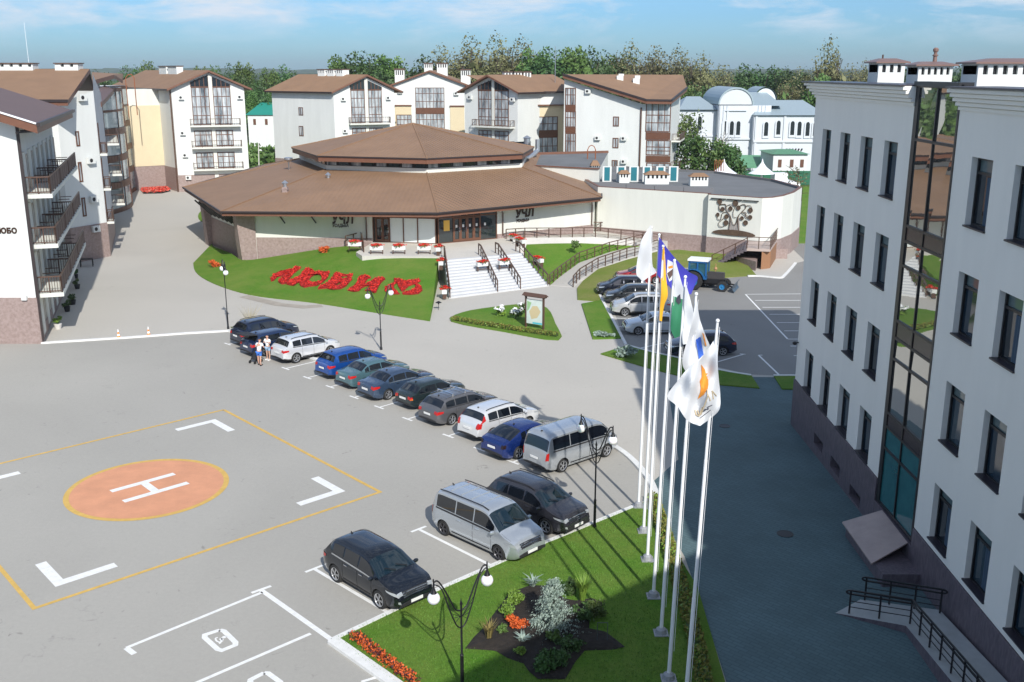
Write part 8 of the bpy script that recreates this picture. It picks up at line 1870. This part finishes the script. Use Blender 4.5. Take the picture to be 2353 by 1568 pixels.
# pieces that stand apart become parts of their own
SPLIT = {'spandrel', 'panel', 'door_sticker', 'eave_brace', 'wall_bracket', 'plinth', 'pane', 'downpipe', 'wall_lamp', 'string_course', 'moulding', 'side_window', 'tail_light', 'headlight', 'door_handle', 'ladder', 'coping', 'cornice', 'ornament', 'parking_lines', 'kerb', 'duct', 'roof_rail', 'stripe', 'emblem', 'stand', 'blade_arm', 'shaft', 'screen', 'inner_parapet', 'map_area', 'bumper', 'eye', 'door_seam', 'wiper', 'ridge', 'ear'}
for o in list(bpy.data.objects):
    if o.type != 'MESH': continue
    if len(o.data.polygons) == 0: bpy.data.objects.remove(o); continue
    if o.name.split('.')[0] not in SPLIT: continue
    bm = bmesh.new(); bm.from_mesh(o.data); bm.faces.ensure_lookup_table(); bmesh.ops.remove_doubles(bm, verts=bm.verts, dist=1e-4); bm.faces.ensure_lookup_table()
    left = set(range(len(bm.faces))); isl = []
    while left:
        s0_ = left.pop(); st_ = [s0_]; cur_ = [s0_]
        while st_:
            f = bm.faces[st_.pop()]
            for v in f.verts:
                for g in v.link_faces:
                    if g.index in left: left.discard(g.index); st_.append(g.index); cur_.append(g.index)
        isl.append(cur_)
    if 1 < len(isl) <= 60:
        boxes = []
        for c_ in isl:
            vs_ = [v.co for i in c_ for v in bm.faces[i].verts]; boxes.append([tuple(min(v[k] for v in vs_)-.03 for k in range(3)), tuple(max(v[k] for v in vs_)+.03 for k in range(3)), c_])
        mg = True
        while mg:                                      # touching pieces belong together
            mg = False
            for i in range(len(boxes)):
                for j in range(i+1, len(boxes)):
                    a_, b_ = boxes[i], boxes[j]
                    if all(a_[0][k] <= b_[1][k] and b_[0][k] <= a_[1][k] for k in range(3)):
                        boxes[i] = [tuple(min(a_[0][k], b_[0][k]) for k in range(3)), tuple(max(a_[1][k], b_[1][k]) for k in range(3)), a_[2]+b_[2]]; boxes.pop(j); mg = True; break
                if mg: break
        if len(boxes) > 1:
            nm = o.name.split('.')[0]
            for k, (_, _, c_) in enumerate(boxes):
                V_, idx, F_, M_ = [], {}, [], []
                for fi in c_:
                    q = []
                    for v in bm.faces[fi].verts:
                        if v.index not in idx: idx[v.index] = len(V_); V_.append(tuple(v.co))
                        q.append(idx[v.index])
                    F_.append(q); M_.append(bm.faces[fi].material_index)
                me = bpy.data.meshes.new(nm); me.from_pydata(V_, [], F_)
                for m in o.data.materials: me.materials.append(m)
                me.polygons.foreach_set('material_index', M_); me.polygons.foreach_set('use_smooth', [o.data.polygons[0].use_smooth]*len(F_)); me.update()
                if k == 0: first_me = me
                else:
                    c = o.copy(); c.data = me; c.name = nm; col.objects.link(c)
            o.data = first_me
    bm.free()
# ------------------------------------------------------------------ the summer air
mb = MB(); mb.box(-3000, 3000, -130, 5200, -1.06, 62); hz_ = mb.build('haze', None or MATS['pane'] if 'pane' in MATS else M_WHITE)
hm = bpy.data.materials.new('haze'); hm.use_nodes = True; hn = hm.node_tree; hn.nodes.clear(); ho = hn.nodes.new('ShaderNodeOutputMaterial'); pv = hn.nodes.new('ShaderNodeVolumePrincipled')
pv.inputs['Color'].default_value = (.86, .94, 1.0, 1); pv.inputs['Density'].default_value = .00013; pv.inputs['Anisotropy'].default_value = .2; hn.links.new(pv.outputs[0], ho.inputs['Volume'])
hz_.data.materials.clear(); hz_.data.materials.append(hm); tag(hz_, 'thin blue summer haze over the distance', kind='stuff')
